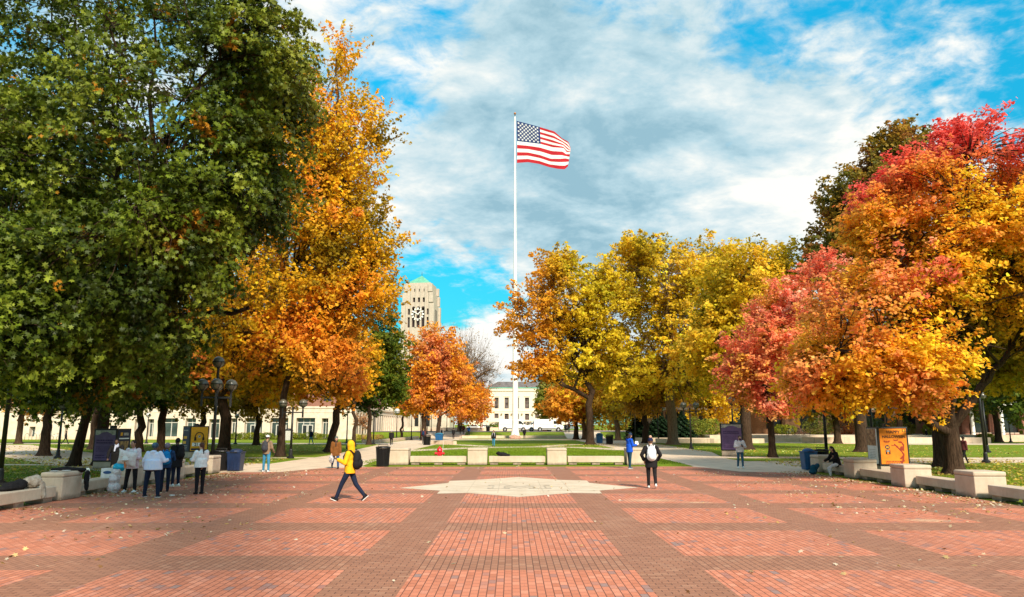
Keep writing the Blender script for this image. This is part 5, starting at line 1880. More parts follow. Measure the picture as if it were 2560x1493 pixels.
def p_headphones(p, h, yf, z0, z1):
    b = MB()
    cz = z0 + (z1 - z0) * 0.60
    pts = [(0.27 * math.cos(a), yf - 0.008, cz + 0.27 * math.sin(a)) for a in np.linspace(R(-15), R(195), 16)]
    for i in range(15): b.tube([pts[i], pts[i + 1]], 0.028, 6)
    b.box(-0.33, -0.2, yf - 0.02, yf, cz - 0.26, cz - 0.05); b.box(0.2, 0.33, yf - 0.02, yf, cz - 0.26, cz - 0.05)
    b.build('headphones_print', INK, p)
    b = MB(); b.lathe([(0.09, 0), (0.09, 0.004)], 18); b.v = [(v[0], yf - 0.004 - v[2], cz + v[1]) for v in b.v]
    b.build('record_print', GREYP, p)
    b = MB(); b.lathe([(0.035, 0), (0.035, 0.004)], 12); b.v = [(v[0], yf - 0.009 - v[2], cz + v[1]) for v in b.v]
    b.build('record_hole_print', INK, p)
    rect(p, PAPERW, 'number_panel', -h * 0.72, h * 0.4, yf, z0 + 0.30, z0 + 0.52)
    text_obj('21', 0.26, INK, p, (-h * 0.28, yf - 0.012, z0 + 0.325), weight=0.006)
    lines(p, INK, h * 0.25, h * 0.8, yf, z0 + 0.42, z0 + 0.66, 3, 5, 2, 0.55)
    rect(p, NAVY, 'footer_print', -h * 0.8, h * 0.1, yf, z0 + 0.04, z0 + 0.16)


def p_dark(p, h, yf, z0, z1):
    lines(p, GREYP, -h * 0.6, h * 0.6, yf, z1 - 0.25, z1 - 0.1, 1, 8, 1, 0.5)
    rect(p, YELP, 'block_print', -h * 0.7, h * 0.1, yf, z0 + 0.45, z0 + 0.62)
    rect(p, YELP, 'block_print', -h * 0.6, h * 0.3, yf, z0 + 0.78, z0 + 0.95)
    lines(p, GREYP, -h * 0.6, h * 0.6, yf, z0 + 0.1, z0 + 0.4, 3, 9, 1, 0.4)


def p_halloween(p, h, yf, z0, z1):
    W = 2 * h
    text_obj('HAPPY', 0.17, INK, p, (0.02, yf - 0.004, z1 - 0.20), weight=0.004, sx=1.1)
    text_obj('HALLOWEEN', 0.165, INK, p, (0.03, yf - 0.004, z1 - 0.40), weight=0.004, sx=1.0)
    b = MB()
    for cx, cz, s in ((-0.28, z1 - 0.56, 1.0), (0.10, z1 - 0.50, 0.75), (-0.02, z1 - 0.72, 0.6)):
        o = [(-.15, .03), (-.09, .05), (-.04, .0), (0, .03), (.04, .0), (.09, .05), (.15, .03), (.07, -.045), (.02, -.02), (0, -.07), (-.02, -.02), (-.07, -.045)]
        b.sideprism([(cx + x * s, cz + z * s) for x, z in o], yf - 0.004, yf - 0.0005)
    b.build('bat_print', REDINK, p)
    # bare wind-blown figure of thin strokes, plain silhouette
    b = MB()
    q = [((0.02, z1 - 0.66), (0.16, z1 - 0.80)), ((0.16, z1 - 0.80), (0.30, z1 - 0.95)), ((0.34, z1 - 0.58), (0.42, z1 - 0.72)), ((0.42, z1 - 0.72), (0.38, z1 - 0.95)), ((0.30, z1 - 0.95), (0.40, z1 - 1.12)), ((0.40, z1 - 1.12), (0.24, z1 - 1.30)), ((0.40, z1 - 1.12), (0.34, z1 - 1.34)), ((0.22, z1 - 1.42), (0.40, z1 - 1.36)), ((0.30, z1 - 1.42), (0.28, z1 - 1.52)), ((0.2, z1 - 0.57), (0.34, z1 - 0.58))]
    for k, ((xa, za), (xb, zb_)) in enumerate(q):
        t = Vector((xb - xa, zb_ - za)).normalized(); n = Vector((-t.y, t.x)) * 0.022
        yy = yf - 0.003 - 0.0007 * k
        b.add([(xa + n.x, yy, za + n.y), (xa - n.x, yy, za - n.y), (xb - n.x * 1.8, yy, zb_ - n.y * 1.8), (xb + n.x * 1.8, yy, zb_ + n.y * 1.8)], [(0, 1, 2, 3)])
    b.ball((0.34, yf - 0.006, z1 - 0.84), (0.08, 0.004, 0.09), 10, 6)
    b.build('figure_print', REDINK, p)
    b = MB(); b.lathe([(0.095, 0), (0.095, 0.003)], 20); b.v = [(v[0] - 0.27, yf - 0.001 - v[2], z1 - 0.80 + v[1]) for v in b.v]
    b.build('round_badge', NAVY, p)
    text_obj('M', 0.13, YELP, p, (-0.27, yf - 0.006, z1 - 0.845), weight=0.006, name='badge_letter')
    rect(p, INK, 'small_panel', -0.36, -0.16, yf, z1 - 1.10, z1 - 0.92)
    rect(p, GREYP, 'panel_picture', -0.32, -0.2, yf, z1 - 0.99, z1 - 0.94, 2)
    rect(p, ORGP, 'panel_picture', -0.3, -0.22, yf, z1 - 1.08, z1 - 1.01, 2)
    rect(p, INK, 'corner_panel', h * 0.62, h * 0.84, yf, z1 - 0.14, z1 - 0.02)
    rect(p, YELP, 'corner_picture', h * 0.67, h * 0.79, yf, z1 - 0.125, z1 - 0.035, 2)
    lines(p, REDINK, -h * 0.6, h * 0.7, yf, z0 + 0.03, z0 + 0.17, 2, 11, 1, 0.55)


def p_leaflets(p, h, yf, z0, z1):
    m = (z0 + z1) / 2 + 0.02
    rect(p, TANP, 'photo_print', -h * 0.86, h * 0.7, yf, m, z1 - 0.01)
    rect(p, PAPERW, 'notice_print', -h * 0.78, h * 0.84, yf, z0 + 0.01, m - 0.01)
    lines(p, GREYP, -h * 0.6, h * 0.6, yf, z0 + 0.1, m - 0.12, 8, 12, 2, 0.3)


kx = A(303, 1068, 40).x
kiosk('poster kiosk with the purple poster behind the dark coated person', kx + 0.55, 38.2, R(-4), 1.2, 1.62, 0.36, {0: (PURP, p_purple), 2: (NAVY, p_navy)})
kx = A(483, 1068, 50).x
kiosk('poster kiosk with the yellow headphones poster beside the five-globe lamp', kx, 50.5, R(44), 1.25, 1.68, 0.45, {0: (YELP, p_headphones), 1: (NAVY, p_dark)})
kx = A(2232, 1068, 33).x
kiosk('poster kiosk with the orange halloween poster behind the right benches', kx, 33.6, R(-5), 1.28, 1.66, 0.40, {0: (ORGP, p_halloween), 1: (PAPERW, p_leaflets)})
kx = A(1832, 1068, 54).x
kiosk('poster kiosk with a dark framed purple poster beside the right walk', kx, 54.4, R(-17), 1.55, 1.9, 0.42, {0: (PURP, p_purple)})

# ============================================================ BINS
BLUEB = mat('blue_bin', (0.010, 0.085, 0.22), 0.45, 0.1, 3, spec=0.4)
NAVYB = mat('navy_bin', (0.010, 0.022, 0.065), 0.4, 0.1, 3, spec=0.4)
LIDC = mat('teal_lid', (0.02, 0.16, 0.26), 0.35, 0.1, 3)


def slat_bin(label, x, y, z=0.0, h=1.0, s=0.62):
    r = root('litter_bin', label, 'bin', (x, y, z), 0, 'litter and recycling bins')
    b = MB()
    for k in range(28):
        a = 2 * PI * k / 28
        c, s_ = math.cos(a) * s / 2, math.sin(a) * s / 2
        b.tube([(c * 0.92, s_ * 0.92, 0.05), (c, s_, h * 0.55), (c * 1.08, s_ * 1.08, h * 0.84)], 0.017, 4)
    b.build('slats', IRON, r)
    b = MB(); b.lathe([(s * 0.40, 0.03), (s * 0.44, h * 0.8)], 18)
    b.build('liner', mat('bin_liner', (0.006, 0.005, 0.005), 0.8, 0), r)
    b = MB(); b.lathe([(s * 0.47, 0), (s * 0.5, 0.06), (s * 0.46, 0.07)], 20); b.lathe([(s * 0.54, h * 0.84), (s * 0.6, h * 0.87), (s * 0.58, h * 0.9), (s * 0.3, h * 0.93)], 20, capb=False)
    b.build('rim', IRON, r)
    b = MB(); b.tube([(-s * 0.38, 0, h * 0.9), (-s * 0.36, 0, h), (s * 0.36, 0, h), (s * 0.38, 0, h * 0.9)], 0.022, 6); b.box(-s * 0.36, s * 0.36, -0.14, 0.14, h - 0.012, h + 0.012)
    b.build('rain_cover', IRON, r)
    return r


def block_bin(label, x, y, z, m, lid, h=1.0, w=0.62, rz=0):
    r = root('recycling_bin', label, 'bin', (x, y, z), rz, 'litter and recycling bins')
    b = MB()
    k = w / 2
    b.add([(-k * .86, -k * .86, .03), (k * .86, -k * .86, .03), (k * .86, k * .86, .03), (-k * .86, k * .86, .03), (-k, -k, h * .8), (k, -k, h * .8), (k, k, h * .8), (-k, k, h * .8)], [(0, 3, 2, 1), (4, 5, 6, 7), (0, 1, 5, 4), (1, 2, 6, 5), (2, 3, 7, 6), (3, 0, 4, 7)])
    b.build('body', m, r, bevel=0.03)
    b = MB(); b.box(-k * 1.06, k * 1.06, -k * 1.06, k * 1.06, h * .803, h * .86); b.ball((0, 0, h * .865), (k * .9, k * .9, h * .13), 16, 8)
    b.build('lid', lid, r, bevel=0.01)
    b = MB(); b.box(-k * .5, k * .5, -k * 1.09, -k * 1.063, h * .815, h * .85)
    b.build('handle', IRON, r)
    b = MB()
    for i in (-1, 0, 1): b.box(i * k * .5 - .012, i * k * .5 + .012, -k * 1.0, -k * .87, h * .1, h * .72)
    b.build('ribs', m, r)
    return r


g = G(955, 1167)
slat_bin('black slatted litter bin at the left end of the central benches', g[0], g[1] + 0.2, 0.016, 1.12, 0.68)
g = G(1067, 1113); slat_bin('black litter bin on the far left walk', g[0], g[1], 0, 1.25, 0.85)
block_bin('bright blue recycling bin beside the far black bin on the left walk', g[0] + 1.0, g[1] + 4.5, 0.45, BLUEB, LIDC, 0.95, 0.95)
g = G(1524, 1111); slat_bin('black litter bin on the far right walk', g[0], g[1], 0, 1.25, 0.85)
block_bin('blue recycling bin by the broad maple trunk on the right walk', A(1498, 1068, 98).x, 98, 0, BLUEB, LIDC, 1.35, 0.85)
block_bin('navy recycling bin at the end of the left benches', -13.1, 35.9, 0.01, NAVYB, NAVYB, 1.05, 0.66)
slat_bin('black bin squeezed between the navy bin and the five-globe lamp', -13.95, 36.3, 0, 1.05, 0.6)
slat_bin('black bin behind the left concrete block, nearest the yellow poster', -14.7, 36.0, 0, 1.0, 0.6)
block_bin('blue recycling bin at the end of the right benches', 14.35, 36.6, 0.01, BLUEB, BLUEB, 1.05, 0.64)
slat_bin('black bin behind the blue bin on the right', 15.15, 37.0, 0, 1.08, 0.62)
g = A(1240, 1068, 178); slat_bin('tiny dark bin by the wall beyond the vans', A(1220, 1068, 160).x, 160, gz(0, 160), 1.2, 0.8)
block_bin('grey utility box before the first glass door', A(722, 1068, 118).x, 118, 0, mat('grey_box', (0.5, 0.48, 0.44), 0.6, 0.1), IRON, 1.9, 1.1)

# ============================================================ HYDRANT
def hydrant():
    g = A(1100, 1068, 43.6)
    r = root('fire_hydrant', 'red fire hydrant with a thin marker rod behind the left central bench', 'hydrant', (g.x, 43.6, 0))
    RED = mat('hydrant_red', (0.58, 0.012, 0.02), 0.35, 0.08, 4, spec=0.5)
    b = MB()
    b.lathe([(0.17, 0), (0.17, 0.06), (0.12, 0.08), (0.12, 0.30), (0.155, 0.32), (0.155, 0.38), (0.13, 0.40), (0.135, 0.68), (0.17, 0.70), (0.17, 0.74), (0.15, 0.80), (0.11, 0.87), (0.05, 0.91), (0.04, 0.97), (0.0, 0.975)], 20)
    b.build('barrel', RED, r, smooth=False, bevel=0.004)
    for a in (0, PI, -PI / 2):
        M = Matrix.Rotation(a, 4, 'Z')
        b = MB(); R0 = 0.075 if a != -PI / 2 else 0.095
        b.tube([M @ Vector((0.1, 0, 0.56)), M @ Vector((0.22, 0, 0.56))], R0, 12); b.tube([M @ Vector((0.22, 0, 0.56)), M @ Vector((0.27, 0, 0.56))], R0 * 1.2, 12); b.tube([M @ Vector((0.27, 0, 0.56)), M @ Vector((0.31, 0, 0.56))], R0 * 0.35, 5)
        b.build('outlet_cap', RED, r)
    b = MB(); b.tube([(0.17, 0, 0.4), (0.21, 0, 1.25)], 0.008, 5)
    b.build('marker_rod', WHITEP, r)


hydrant()

# ============================================================ VANS AND CARS
VANW = mat('van_white', (0.82, 0.80, 0.75), 0.25, 0.03, 1, spec=0.6)
TYRE = mat('tyre_rubber', (0.015, 0.013, 0.012), 0.85, 0.1)
RIM = mat('grey_rim', (0.35, 0.34, 0.33), 0.4, 0.05, metal=0.4)
BLKP = mat('black_plastic', (0.012, 0.011, 0.011), 0.6, 0)


def van(label, x, y, z, flip, badge):
    r = root('delivery_van', label, 'van', (x, y, z), PI if flip else 0, 'white vans parked beyond the flagpole lawn')
    # profile x forward, z up, length 6, rear at x=-3
    prof = [(-3.0, 0.45), (-3.02, 1.2), (-2.93, 2.25), (-2.75, 2.42), (0.7, 2.45), (1.35, 2.36), (2.0, 1.72), (2.15, 1.45), (2.85, 1.18), (3.0, 0.95), (3.02, 0.45), (2.35, 0.42), (1.55, 0.42), (-1.35, 0.42), (-2.15, 0.42)]
    b = MB()
    w = 1.0
    n = len(prof)
    V = []
    for yy, k in ((-w, 0.985), (-w * 1.0, 1.0), (w, 1.0)):
        pass
    lay = [(-w, 0.955), (-w * 0.86, 1.0), (w * 0.86, 1.0), (w, 0.955)]
    for yy, k in lay:
        for px_, pz in prof:
            zz = 0.42 + (pz - 0.42) * k if pz > 1.5 else pz
            V.append((px_ * (1 if k == 1 else 0.99), yy, zz))
    F = [tuple(range(n - 1, -1, -1))[::-1]]
    F = [tuple(range(n))] + [tuple(3 * n + i for i in range(n - 1, -1, -1))]
    for l in range(3):
        for i in range(n):
            F.append((l * n + i, (l + 1) * n + i, (l + 1) * n + (i + 1) % n, l * n + (i + 1) % n))
    b.add(V, F)
    b.build('body', VANW, r, bevel=0.03)
    for s in (-1, 1):
        g = MB(); yy = s * 1.004
        g.sideprism([(1.02, 1.5), (1.98, 1.5), (1.55, 2.05), (1.15, 2.12), (1.02, 2.1)], min(yy, yy - s * 0.015), max(yy, yy - s * 0.015))
        g.build('side_window', GLASSD, r)
        g = MB(); g.box(-1.35, 1.5, min(yy, yy - s * .015), max(yy, yy - s * .015), 0.52, 0.68); g.box(-2.85, 0.9, min(yy, yy - s * .015), max(yy, yy - s * .015), 1.42, 1.455)
        g.build('side_moulding', BLKP, r)
        g = MB(); g.box(0.98, 1.0, min(yy, yy - s * .012), max(yy, yy - s * .012), 0.7, 2.2); g.box(-0.3, -0.285, min(yy, yy - s * .012), max(yy, yy - s * .012), 0.7, 2.2)
        g.build('door_seam', mat('seam_grey', (0.3, 0.3, 0.29), 0.6, 0), r)
        if badge:
            g = MB(); g.box(0.95 + .2, 1.38 + .05, min(yy + s * .004, yy - s * .01), max(yy + s * .004, yy - s * .01), 0.95, 1.2)
            g.build('door_emblem', YELP, r)
        g = MB(); g.box(1.85, 2.0, min(s * 1.0, s * 1.25), max(s * 1.0, s * 1.25), 1.45, 1.72)
        g.build('mirror', BLKP, r, bevel=0.02)
    g = MB(); g.add([(1.44, -0.84, 2.28), (1.44, 0.84, 2.28), (2.09, 0.90, 1.64), (2.09, -0.90, 1.64)], [(0, 1, 2, 3)])
    g.v = [(v[0] + 0.015, v[1], v[2] + 0.015) for v in g.v]
    g.build('windscreen', GLASSD, r)
    for xw in (-1.75, 1.95):
        for s in (-1, 1):
            a = MB(); a.lathe([(0.47, 0), (0.47, 0.02)], 22); a.v = [(xw + v[0], s * (0.985) + s * v[2], 0.42 + v[1] * 1.0) for v in a.v]
            a.build('wheel_arch', BLKP, r)
            t = MB(); t.lathe([(0.28, -0.12), (0.34, -0.12), (0.36, -0.08), (0.36, 0.08), (0.34, 0.12), (0.28, 0.12)], 22); t.v = [(xw + v[0], s * 0.93 + v[2], 0.36 + v[1]) for v in t.v]
            to = t.build('wheel', TYRE, r)
            t = MB(); t.lathe([(0.22, 0), (0.22, 0.02), (0.08, 0.05)], 14); t.v = [(xw + v[0], s * (1.052 + v[2]), 0.36 + v[1]) for v in t.v]
            t.build('rim', RIM, to)
    for s in (-1, 1):
        g = MB(); g.box(2.93, 3.035, s * 0.62 - 0.2, s * 0.62 + 0.2, 0.92, 1.12)
        g.build('headlight', mat('headlight', (0.6, 0.6, 0.58), 0.15, 0), r)
        g = MB(); g.box(-3.04, -2.98, s * 0.86 - 0.1, s * 0.86 + 0.1, 1.0, 1.5)
        g.build('tail_light', mat('tail_red', (0.4, 0.01, 0.01), 0.3, 0), r)
    g = MB(); g.box(-3.08, -2.99, -0.95, 0.95, 0.42, 0.62); g.box(2.99, 3.08, -0.95, 0.95, 0.42, 0.68)
    g.build('bumper', BLKP, r, bevel=0.02)
    return r


vy = 152.5
van('white van with its nose to the right, left of the flagpole', A(1284, 1068, vy).x, vy, gz(0, vy), False, False)
van('white van facing left, half hidden behind the rightmost van', A(1352, 1068, vy + 3.5).x, vy + 3.5, gz(0, vy + 3.5), True, True)
van('rightmost white van with a small yellow door emblem, nose to the right', A(1371, 1068, vy - 0.4).x, vy - 0.4, gz(0, vy), False, True)


def car(label, x, y, z, rz, col):
    r = root('parked_car', label, 'car', (x, y, z), rz, 'cars parked far beyond the vans')
    prof = [(-2.2, .35), (-2.25, .8), (-2.1, 1.0), (-1.5, 1.08), (-0.9, 1.46), (0.5, 1.48), (1.15, 1.05), (2.05, .88), (2.25, .6), (2.22, .35)]
    b = MB(); b.sideprism(prof, -0.85, 0.85)
    b.build('body', mat('car_' + str(int(col[0] * 100)), col, 0.25, 0, spec=0.6), r, bevel=0.06)
    b = MB()
    for s in (-0.856, 0.856): b.sideprism([(-1.35, 1.08), (-0.85, 1.4), (0.45, 1.42), (0.98, 1.06)], s - 0.01, s + 0.01)
    b.build('side_window', GLASSD, r)
    for xw in (-1.4, 1.4):
        for s in (-1, 1):
            t = MB(); t.lathe([(0.32, -0.1), (0.33, 0.1)], 16); t.v = [(xw + v[0], s * 0.8 + v[2], 0.33 + v[1]) for v in t.v]
            t.build('wheel', TYRE, r)


for px, d, lb, c, rz in [(1428, 205, 'white car seen under the light orange tree', (0.75, 0.74, 0.72), 0.2), (1398, 225, 'pale car beyond the rightmost van', (0.6, 0.58, 0.55), 0), (1215, 196, 'white car in front of the hall, left of the hedge', (0.78, 0.76, 0.74), 0), (1187, 200, 'silver car at the end of the left walk', (0.5, 0.49, 0.47), 0)]:
    car(lb, A(px, 1068, d).x, d, gz(0, d), rz, c)

# ============================================================ BIKE RACKS AND BIKES
def hoop(label, x, y, z, rz=0):
    r = root('bike_rack', label, 'bike rack', (x, y, z), rz, 'bike rack hoops')
    b = MB(); b.tube([(-0.3, 0, 0), (-0.3, 0, 0.7)] + [(0.3 * math.cos(a), 0, 0.75 + 0.3 * math.sin(a)) for a in np.linspace(PI, 0, 9)] + [(0.3, 0, 0.7), (0.3, 0, 0)], 0.03, 6)
    b.build('hoop', IRON, r)


def bike(label, x, y, z, rz, col):
    r = root('bicycle', label, 'bicycle', (x, y, z), rz)
    m = mat('bike_' + str(int(col[2] * 100)), col, 0.4, 0)
    b = MB()
    S, H, BB, RW, FW = (-0.15, 0, 0.85), (0.42, 0, 0.88), (-0.02, 0, 0.3), (-0.52, 0, 0.34), (0.55, 0, 0.34)
    for a, c in ((S, BB), (S, H), (BB, H), (BB, RW), (S, RW), (H, FW)): b.tube([a, c], 0.022, 6)
    b.build('frame', m, r)
    for W in (RW, FW):
        w = MB()
        for k in range(20):
            a0, a1 = 2 * PI * k / 20, 2 * PI * (k + 1) / 20
            w.tube([(W[0] + .33 * math.cos(a0), 0, W[2] + .33 * math.sin(a0)), (W[0] + .33 * math.cos(a1), 0, W[2] + .33 * math.sin(a1))], 0.024, 5, False)
        for k in range(8):
            a0 = 2 * PI * k / 8
            w.tube([W, (W[0] + .33 * math.cos(a0), 0, W[2] + .33 * math.sin(a0))], 0.006, 3)
        w.build('wheel', TYRE, r)
    b = MB(); b.ball((-0.17, 0, 0.93), (0.14, 0.07, 0.04), 8, 6); b.build('saddle', BLKP, r)
    b = MB(); b.tube([(0.40, 0, 0.88), (0.39, 0, 1.02)], 0.02, 6); b.tube([(0.36, -0.28, 1.02), (0.42, 0, 1.03), (0.36, 0.28, 1.02)], 0.018, 6); b.build('handlebar', BLKP, r)


names = ['bike rack hoop at the left end of the right row', 'bike rack hoop second in the right row', 'bike rack hoop just left of the parked bikes', 'bike rack hoop between the two parked bikes', 'bike rack hoop right of the dark bike', 'bike rack hoop near the right end of the right row', 'bike rack hoop last before the dark bush']
for i in range(7):
    hoop(names[i], A(1940 + i * 14, 1068, 109).x, 109, 0.92, 0.9)
bike('pale bicycle locked in the middle of the right rack row', A(1975, 1068, 110).x, 110, 0.92, 0.2, (0.4, 0.42, 0.44))
bike('dark bicycle right of the pale one in the rack row', A(2000, 1068, 110).x, 110.4, 0.92, 0.1, (0.05, 0.06, 0.09))
for i in range(4):
    hoop(['bike rack hoop nearest the left edge', 'bike rack hoop before the second doorway', 'bike rack hoop between the two left doorways', 'bike rack hoop beside the white bicycle'][i], A(70 + i * 18, 1068, 122).x, 122, 0, 0.9)
bike('white bicycle parked before the stone wall at the far left', A(140, 1068, 122).x, 122, 0, 0.1, (0.6, 0.6, 0.58))


def banner_post(label, px, d, pyt, z0, z1, side):
    p = A(px, 1068, d)
    r = root('banner_post', label, 'banner', (p.x, d, 0))
    b = MB(); b.tube([(0, 0, 0), (0, 0, A(px, pyt, d).z)], 0.05, 8)
    b.build('pole', IRON, r)
    b = MB(); 
    V = []
    za, zb = A(px, z0, d).z, A(px, z1, d).z
    for k in range(7):
        for j in range(5):
            V.append((side * (0.06 + 0.75 * k / 6), 0.05 * math.sin(k * 1.3 + j), za + (zb - za) * j / 4))
    F = [(k * 5 + j, (k + 1) * 5 + j, (k + 1) * 5 + j + 1, k * 5 + j + 1) for k in range(6) for j in range(4)]
    b.add(V, F)
    b.build('banner', mat('blue_banner', (0.01, 0.16, 0.42), 0.6, 0.1), r)


banner_post('post with a small blue banner above the orange halloween poster', 2218, 42, 1000, 1022, 1008, 1)

# ============================================================ PEOPLE
SKIN = {'light': mat('skin_light', (0.55, 0.32, 0.22), 0.6, 0.05, 12), 'mid': mat('skin_mid', (0.36, 0.19, 0.12), 0.6, 0.05, 12), 'dark': mat('skin_dark', (0.10, 0.05, 0.03), 0.55, 0.05, 12)}
EYE = mat('eye_dark', (0.02, 0.012, 0.01), 0.3, 0)
LIP = mat('lip', (0.30, 0.10, 0.08), 0.6, 0)


def cloth(name, c, c2=None, rough=0.85):
    return mat('cloth_' + name, c, rough, 0.10, 9, bump=0.3, bscale=14, spec=0.15, col2=c2)


def remesh(mb, name, m, parent, voxel, smooth_it=3):
    me = bpy.data.meshes.new(name)
    me.from_pydata(mb.v, [], mb.f)
    o = bpy.data.objects.new(name, me)
    COL.objects.link(o)
    md = o.modifiers.new('r', 'REMESH'); md.mode = 'VOXEL'; md.voxel_size = voxel
    sm_ = o.modifiers.new('s', 'SMOOTH'); sm_.factor = 0.5; sm_.iterations = smooth_it
    dg = bpy.context.evaluated_depsgraph_get()
    nm = bpy.data.meshes.new_from_object(o.evaluated_get(dg))
    bpy.data.objects.remove(o); bpy.data.meshes.remove(me)
    nm.polygons.foreach_set('use_smooth', [True] * len(nm.polygons))
    nm.materials.clear(); nm.materials.append(m)
    nm.name = name
    q = bpy.data.objects.new(name, nm)
    COL.objects.link(q); q.parent = parent
    return q


def vv(*a):
    v = Vector(a)
    return v.normalized()


def person(label, x, y, face_deg, H=1.75, z=0.016, legs=((0, 0), (0, 0)), arms=None, skin='mid', top=('black', (0.02, 0.02, 0.02)), hem=0.86, bot=('navy', (0.01, 0.015, 0.03)), shoe=('black', (0.015, 0.015, 0.015)),
           hair=(0.02, 0.012, 0.01), hairlen=0.0, hood=None, hat=None, wide=1.0, near=True, lean=0.0, head_down=0, loose=1.0, group=None, tail=False, scarf=None, sit=False, skirtw=0.0, vox=None, sole=None, spread=0.0):
    """local +y is where the person looks; face_deg turns it (0 = away from the camera, 180 = to the camera, 90 = left)
    legs: (thigh forward deg, knee bend deg) left (x<0), right; arms: list of (upper vec, lower vec)"""
    s = H / 1.75
    vx = vox or (0.014 if near else 0.03)
    r = root('person', label, 'person', (x, y, z), R(face_deg), group)
    hipz = 0.93
    J = {}
    low = 9
    for i, sd in enumerate((-1, 1)):
        a, kb = legs[i]
        a, kb = R(a), R(kb)
        hip = Vector((sd * 0.095 * wide, 0, hipz))
        t = Vector((sd * spread, math.sin(a), -math.cos(a))).normalized()
        knee = hip + t * 0.43
        sh = Vector((sd * spread * 0.6, math.sin(a - kb), -math.cos(a - kb))).normalized()
        ank = knee + sh * 0.42
        J[i] = (hip, knee, ank, a - kb)
        low = min(low, ank.z)
    dz = 0.085 - low
    if sit: dz = 0.0
    off = Vector((0, 0, dz))
    for i in (0, 1):
        h, k, a, q = J[i]
        J[i] = (h + off, k + off, a + off, q)
    ln = R(lean)
    def up(v):                       # torso points lean about the hips
        v = Vector(v)
        d = v - Vector((0, 0, hipz))
        d = Vector((d.x, d.y * math.cos(ln) + d.z * math.sin(ln), d.z * math.cos(ln) - d.y * math.sin(ln)))
        return d + Vector((0, 0, hipz)) + off
    sh_ = [up((-0.19 * (0.75 + 0.25 * wide), 0, 1.42)), up((0.19 * (0.75 + 0.25 * wide), 0, 1.42))]
    if arms is None: arms = [((-0.12, 0.05, -1), (-0.02, 0.15, -1)), ((0.12, 0.05, -1), (0.02, 0.15, -1))]
    E, W, Hd = [], [], []
    for i in (0, 1):
        u, l = Vector(arms[i][0]).normalized(), Vector(arms[i][1]).normalized()
        e = sh_[i] + u * 0.29; w = e + l * 0.25
        E.append(e); W.append(w); Hd.append(l)
    S_ = lambda v: Vector(v) * s
    neck = up((0, 0.0, 1.47)); hc = up((0, 0.03 + 0.03 * (head_down > 0), 1.635))
    hd = R(head_down)
    Rh = Matrix.Rotation(-hd - ln * 0.4, 3, 'X')
    hp = lambda v: S_(hc + Rh @ Vector(v))
    # continuous body
    b = MB()
    b.ball(S_(hc), tuple(k * s for k in (0.077, 0.094, 0.108)), 16, 12, Rh)
    b.ball(hp((0, 0.028, -0.055)), tuple(k * s for k in (0.055, 0.062, 0.06)), 12, 8, Rh)
    b.cap(hp((0, 0.088, 0.012)), 0.012 * s, hp((0, 0.108, -0.018)), 0.015 * s, 8)
    for q in (-1, 1): b.ball(hp((q * 0.079, -0.005, -0.005)), tuple(k * s for k in (0.014, 0.022, 0.032)), 8, 6, Rh)
    b.cap(S_(neck) - Vector((0, 0, 0.04 * s)), 0.056 * s, hp((0, -0.015, -0.06)), 0.052 * s)
    b.ball(S_(up((0, 0, 1.28))), (0.165 * s * wide, 0.105 * s, 0.20 * s), 14, 10)
    b.ball(S_(up((0, 0, 1.08))), (0.135 * s * wide, 0.10 * s, 0.18 * s), 14, 10)
    b.ball(S_(up((0, 0, 0.95))), (0.155 * s * wide, 0.115 * s, 0.13 * s), 14, 10)
    for i in (0, 1):
        sd = -1 if i == 0 else 1
        h, k, a, q = J[i]
        b.cap(S_(h), 0.082 * s, S_(k), 0.055 * s); b.cap(S_(k), 0.054 * s, S_(a), 0.036 * s)
        b.cap(S_(sh_[i]), 0.052 * s, S_(E[i]), 0.040 * s); b.cap(S_(E[i]), 0.040 * s, S_(W[i]), 0.027 * s)
        # hand: palm, four bent fingers of unequal length, thumb from its side
        l = Hd[i]
        side = l.cross(Vector((0, 1, 0)) if abs(l.y) < 0.8 else Vector((0, 0, 1))).normalized()
        nrm = l.cross(side).normalized()
        pm = W[i] + l * 0.055
        b.cap(S_(W[i] + l * 0.02), 0.024 * s, S_(pm + l * 0.02), 0.030 * s, 8)
        if near:
            for f, (o_, L_) in enumerate(((-0.031, 0.062), (-0.010, 0.074), (0.011, 0.07), (0.031, 0.052))):
                p0 = pm + l * 0.03 + side * o_
                p1 = p0 + l * L_ * 0.55 + side * o_ * 0.18
                p2 = p1 + (l * 0.7 - nrm * 0.7 * (1 if i else -1) * 0.8) * L_ * 0.5
                b.cap(S_(p0), 0.0095 * s, S_(p1), 0.0085 * s, 6); b.cap(S_(p1), 0.0085 * s, S_(p2), 0.0075 * s, 6)
            t0 = pm - side * 0.028 * sd
            b.cap(S_(t0), 0.012 * s, S_(t0 - side * 0.028 * sd + l * 0.035), 0.009 * s, 6)
        else:
            b.cap(S_(pm), 0.03 * s, S_(pm + l * 0.07), 0.02 * s, 6)
    remesh(b, 'body', SKIN[skin], r, min(vx, 0.012) if near else vx, 2)
    if near:
        f = MB()
        for q in (-1, 1): f.ball(hp((q * 0.031, 0.089, 0.012)), (0.011 * s, 0.006 * s, 0.006 * s), 8, 6, Rh)
        f.build('eyes', EYE, r, smooth=True)
        f = MB(); f.ball(hp((0, 0.092, -0.05)), (0.022 * s, 0.006 * s, 0.006 * s), 8, 6, Rh); f.build('mouth', LIP, r, smooth=True)
    # top garment
    tm = cloth(*top) if isinstance(top, tuple) else top
    g = MB()
    lo = loose
    g.ball(S_(up((0, 0, 1.28))), (0.188 * s * wide * lo, 0.132 * s * lo, 0.20 * s), 16, 10)
    g.ball(S_(up((0, -0.0, 1.12))), (0.172 * s * wide * lo, 0.135 * s * lo, 0.2 * s), 16, 10)
    hz = hem
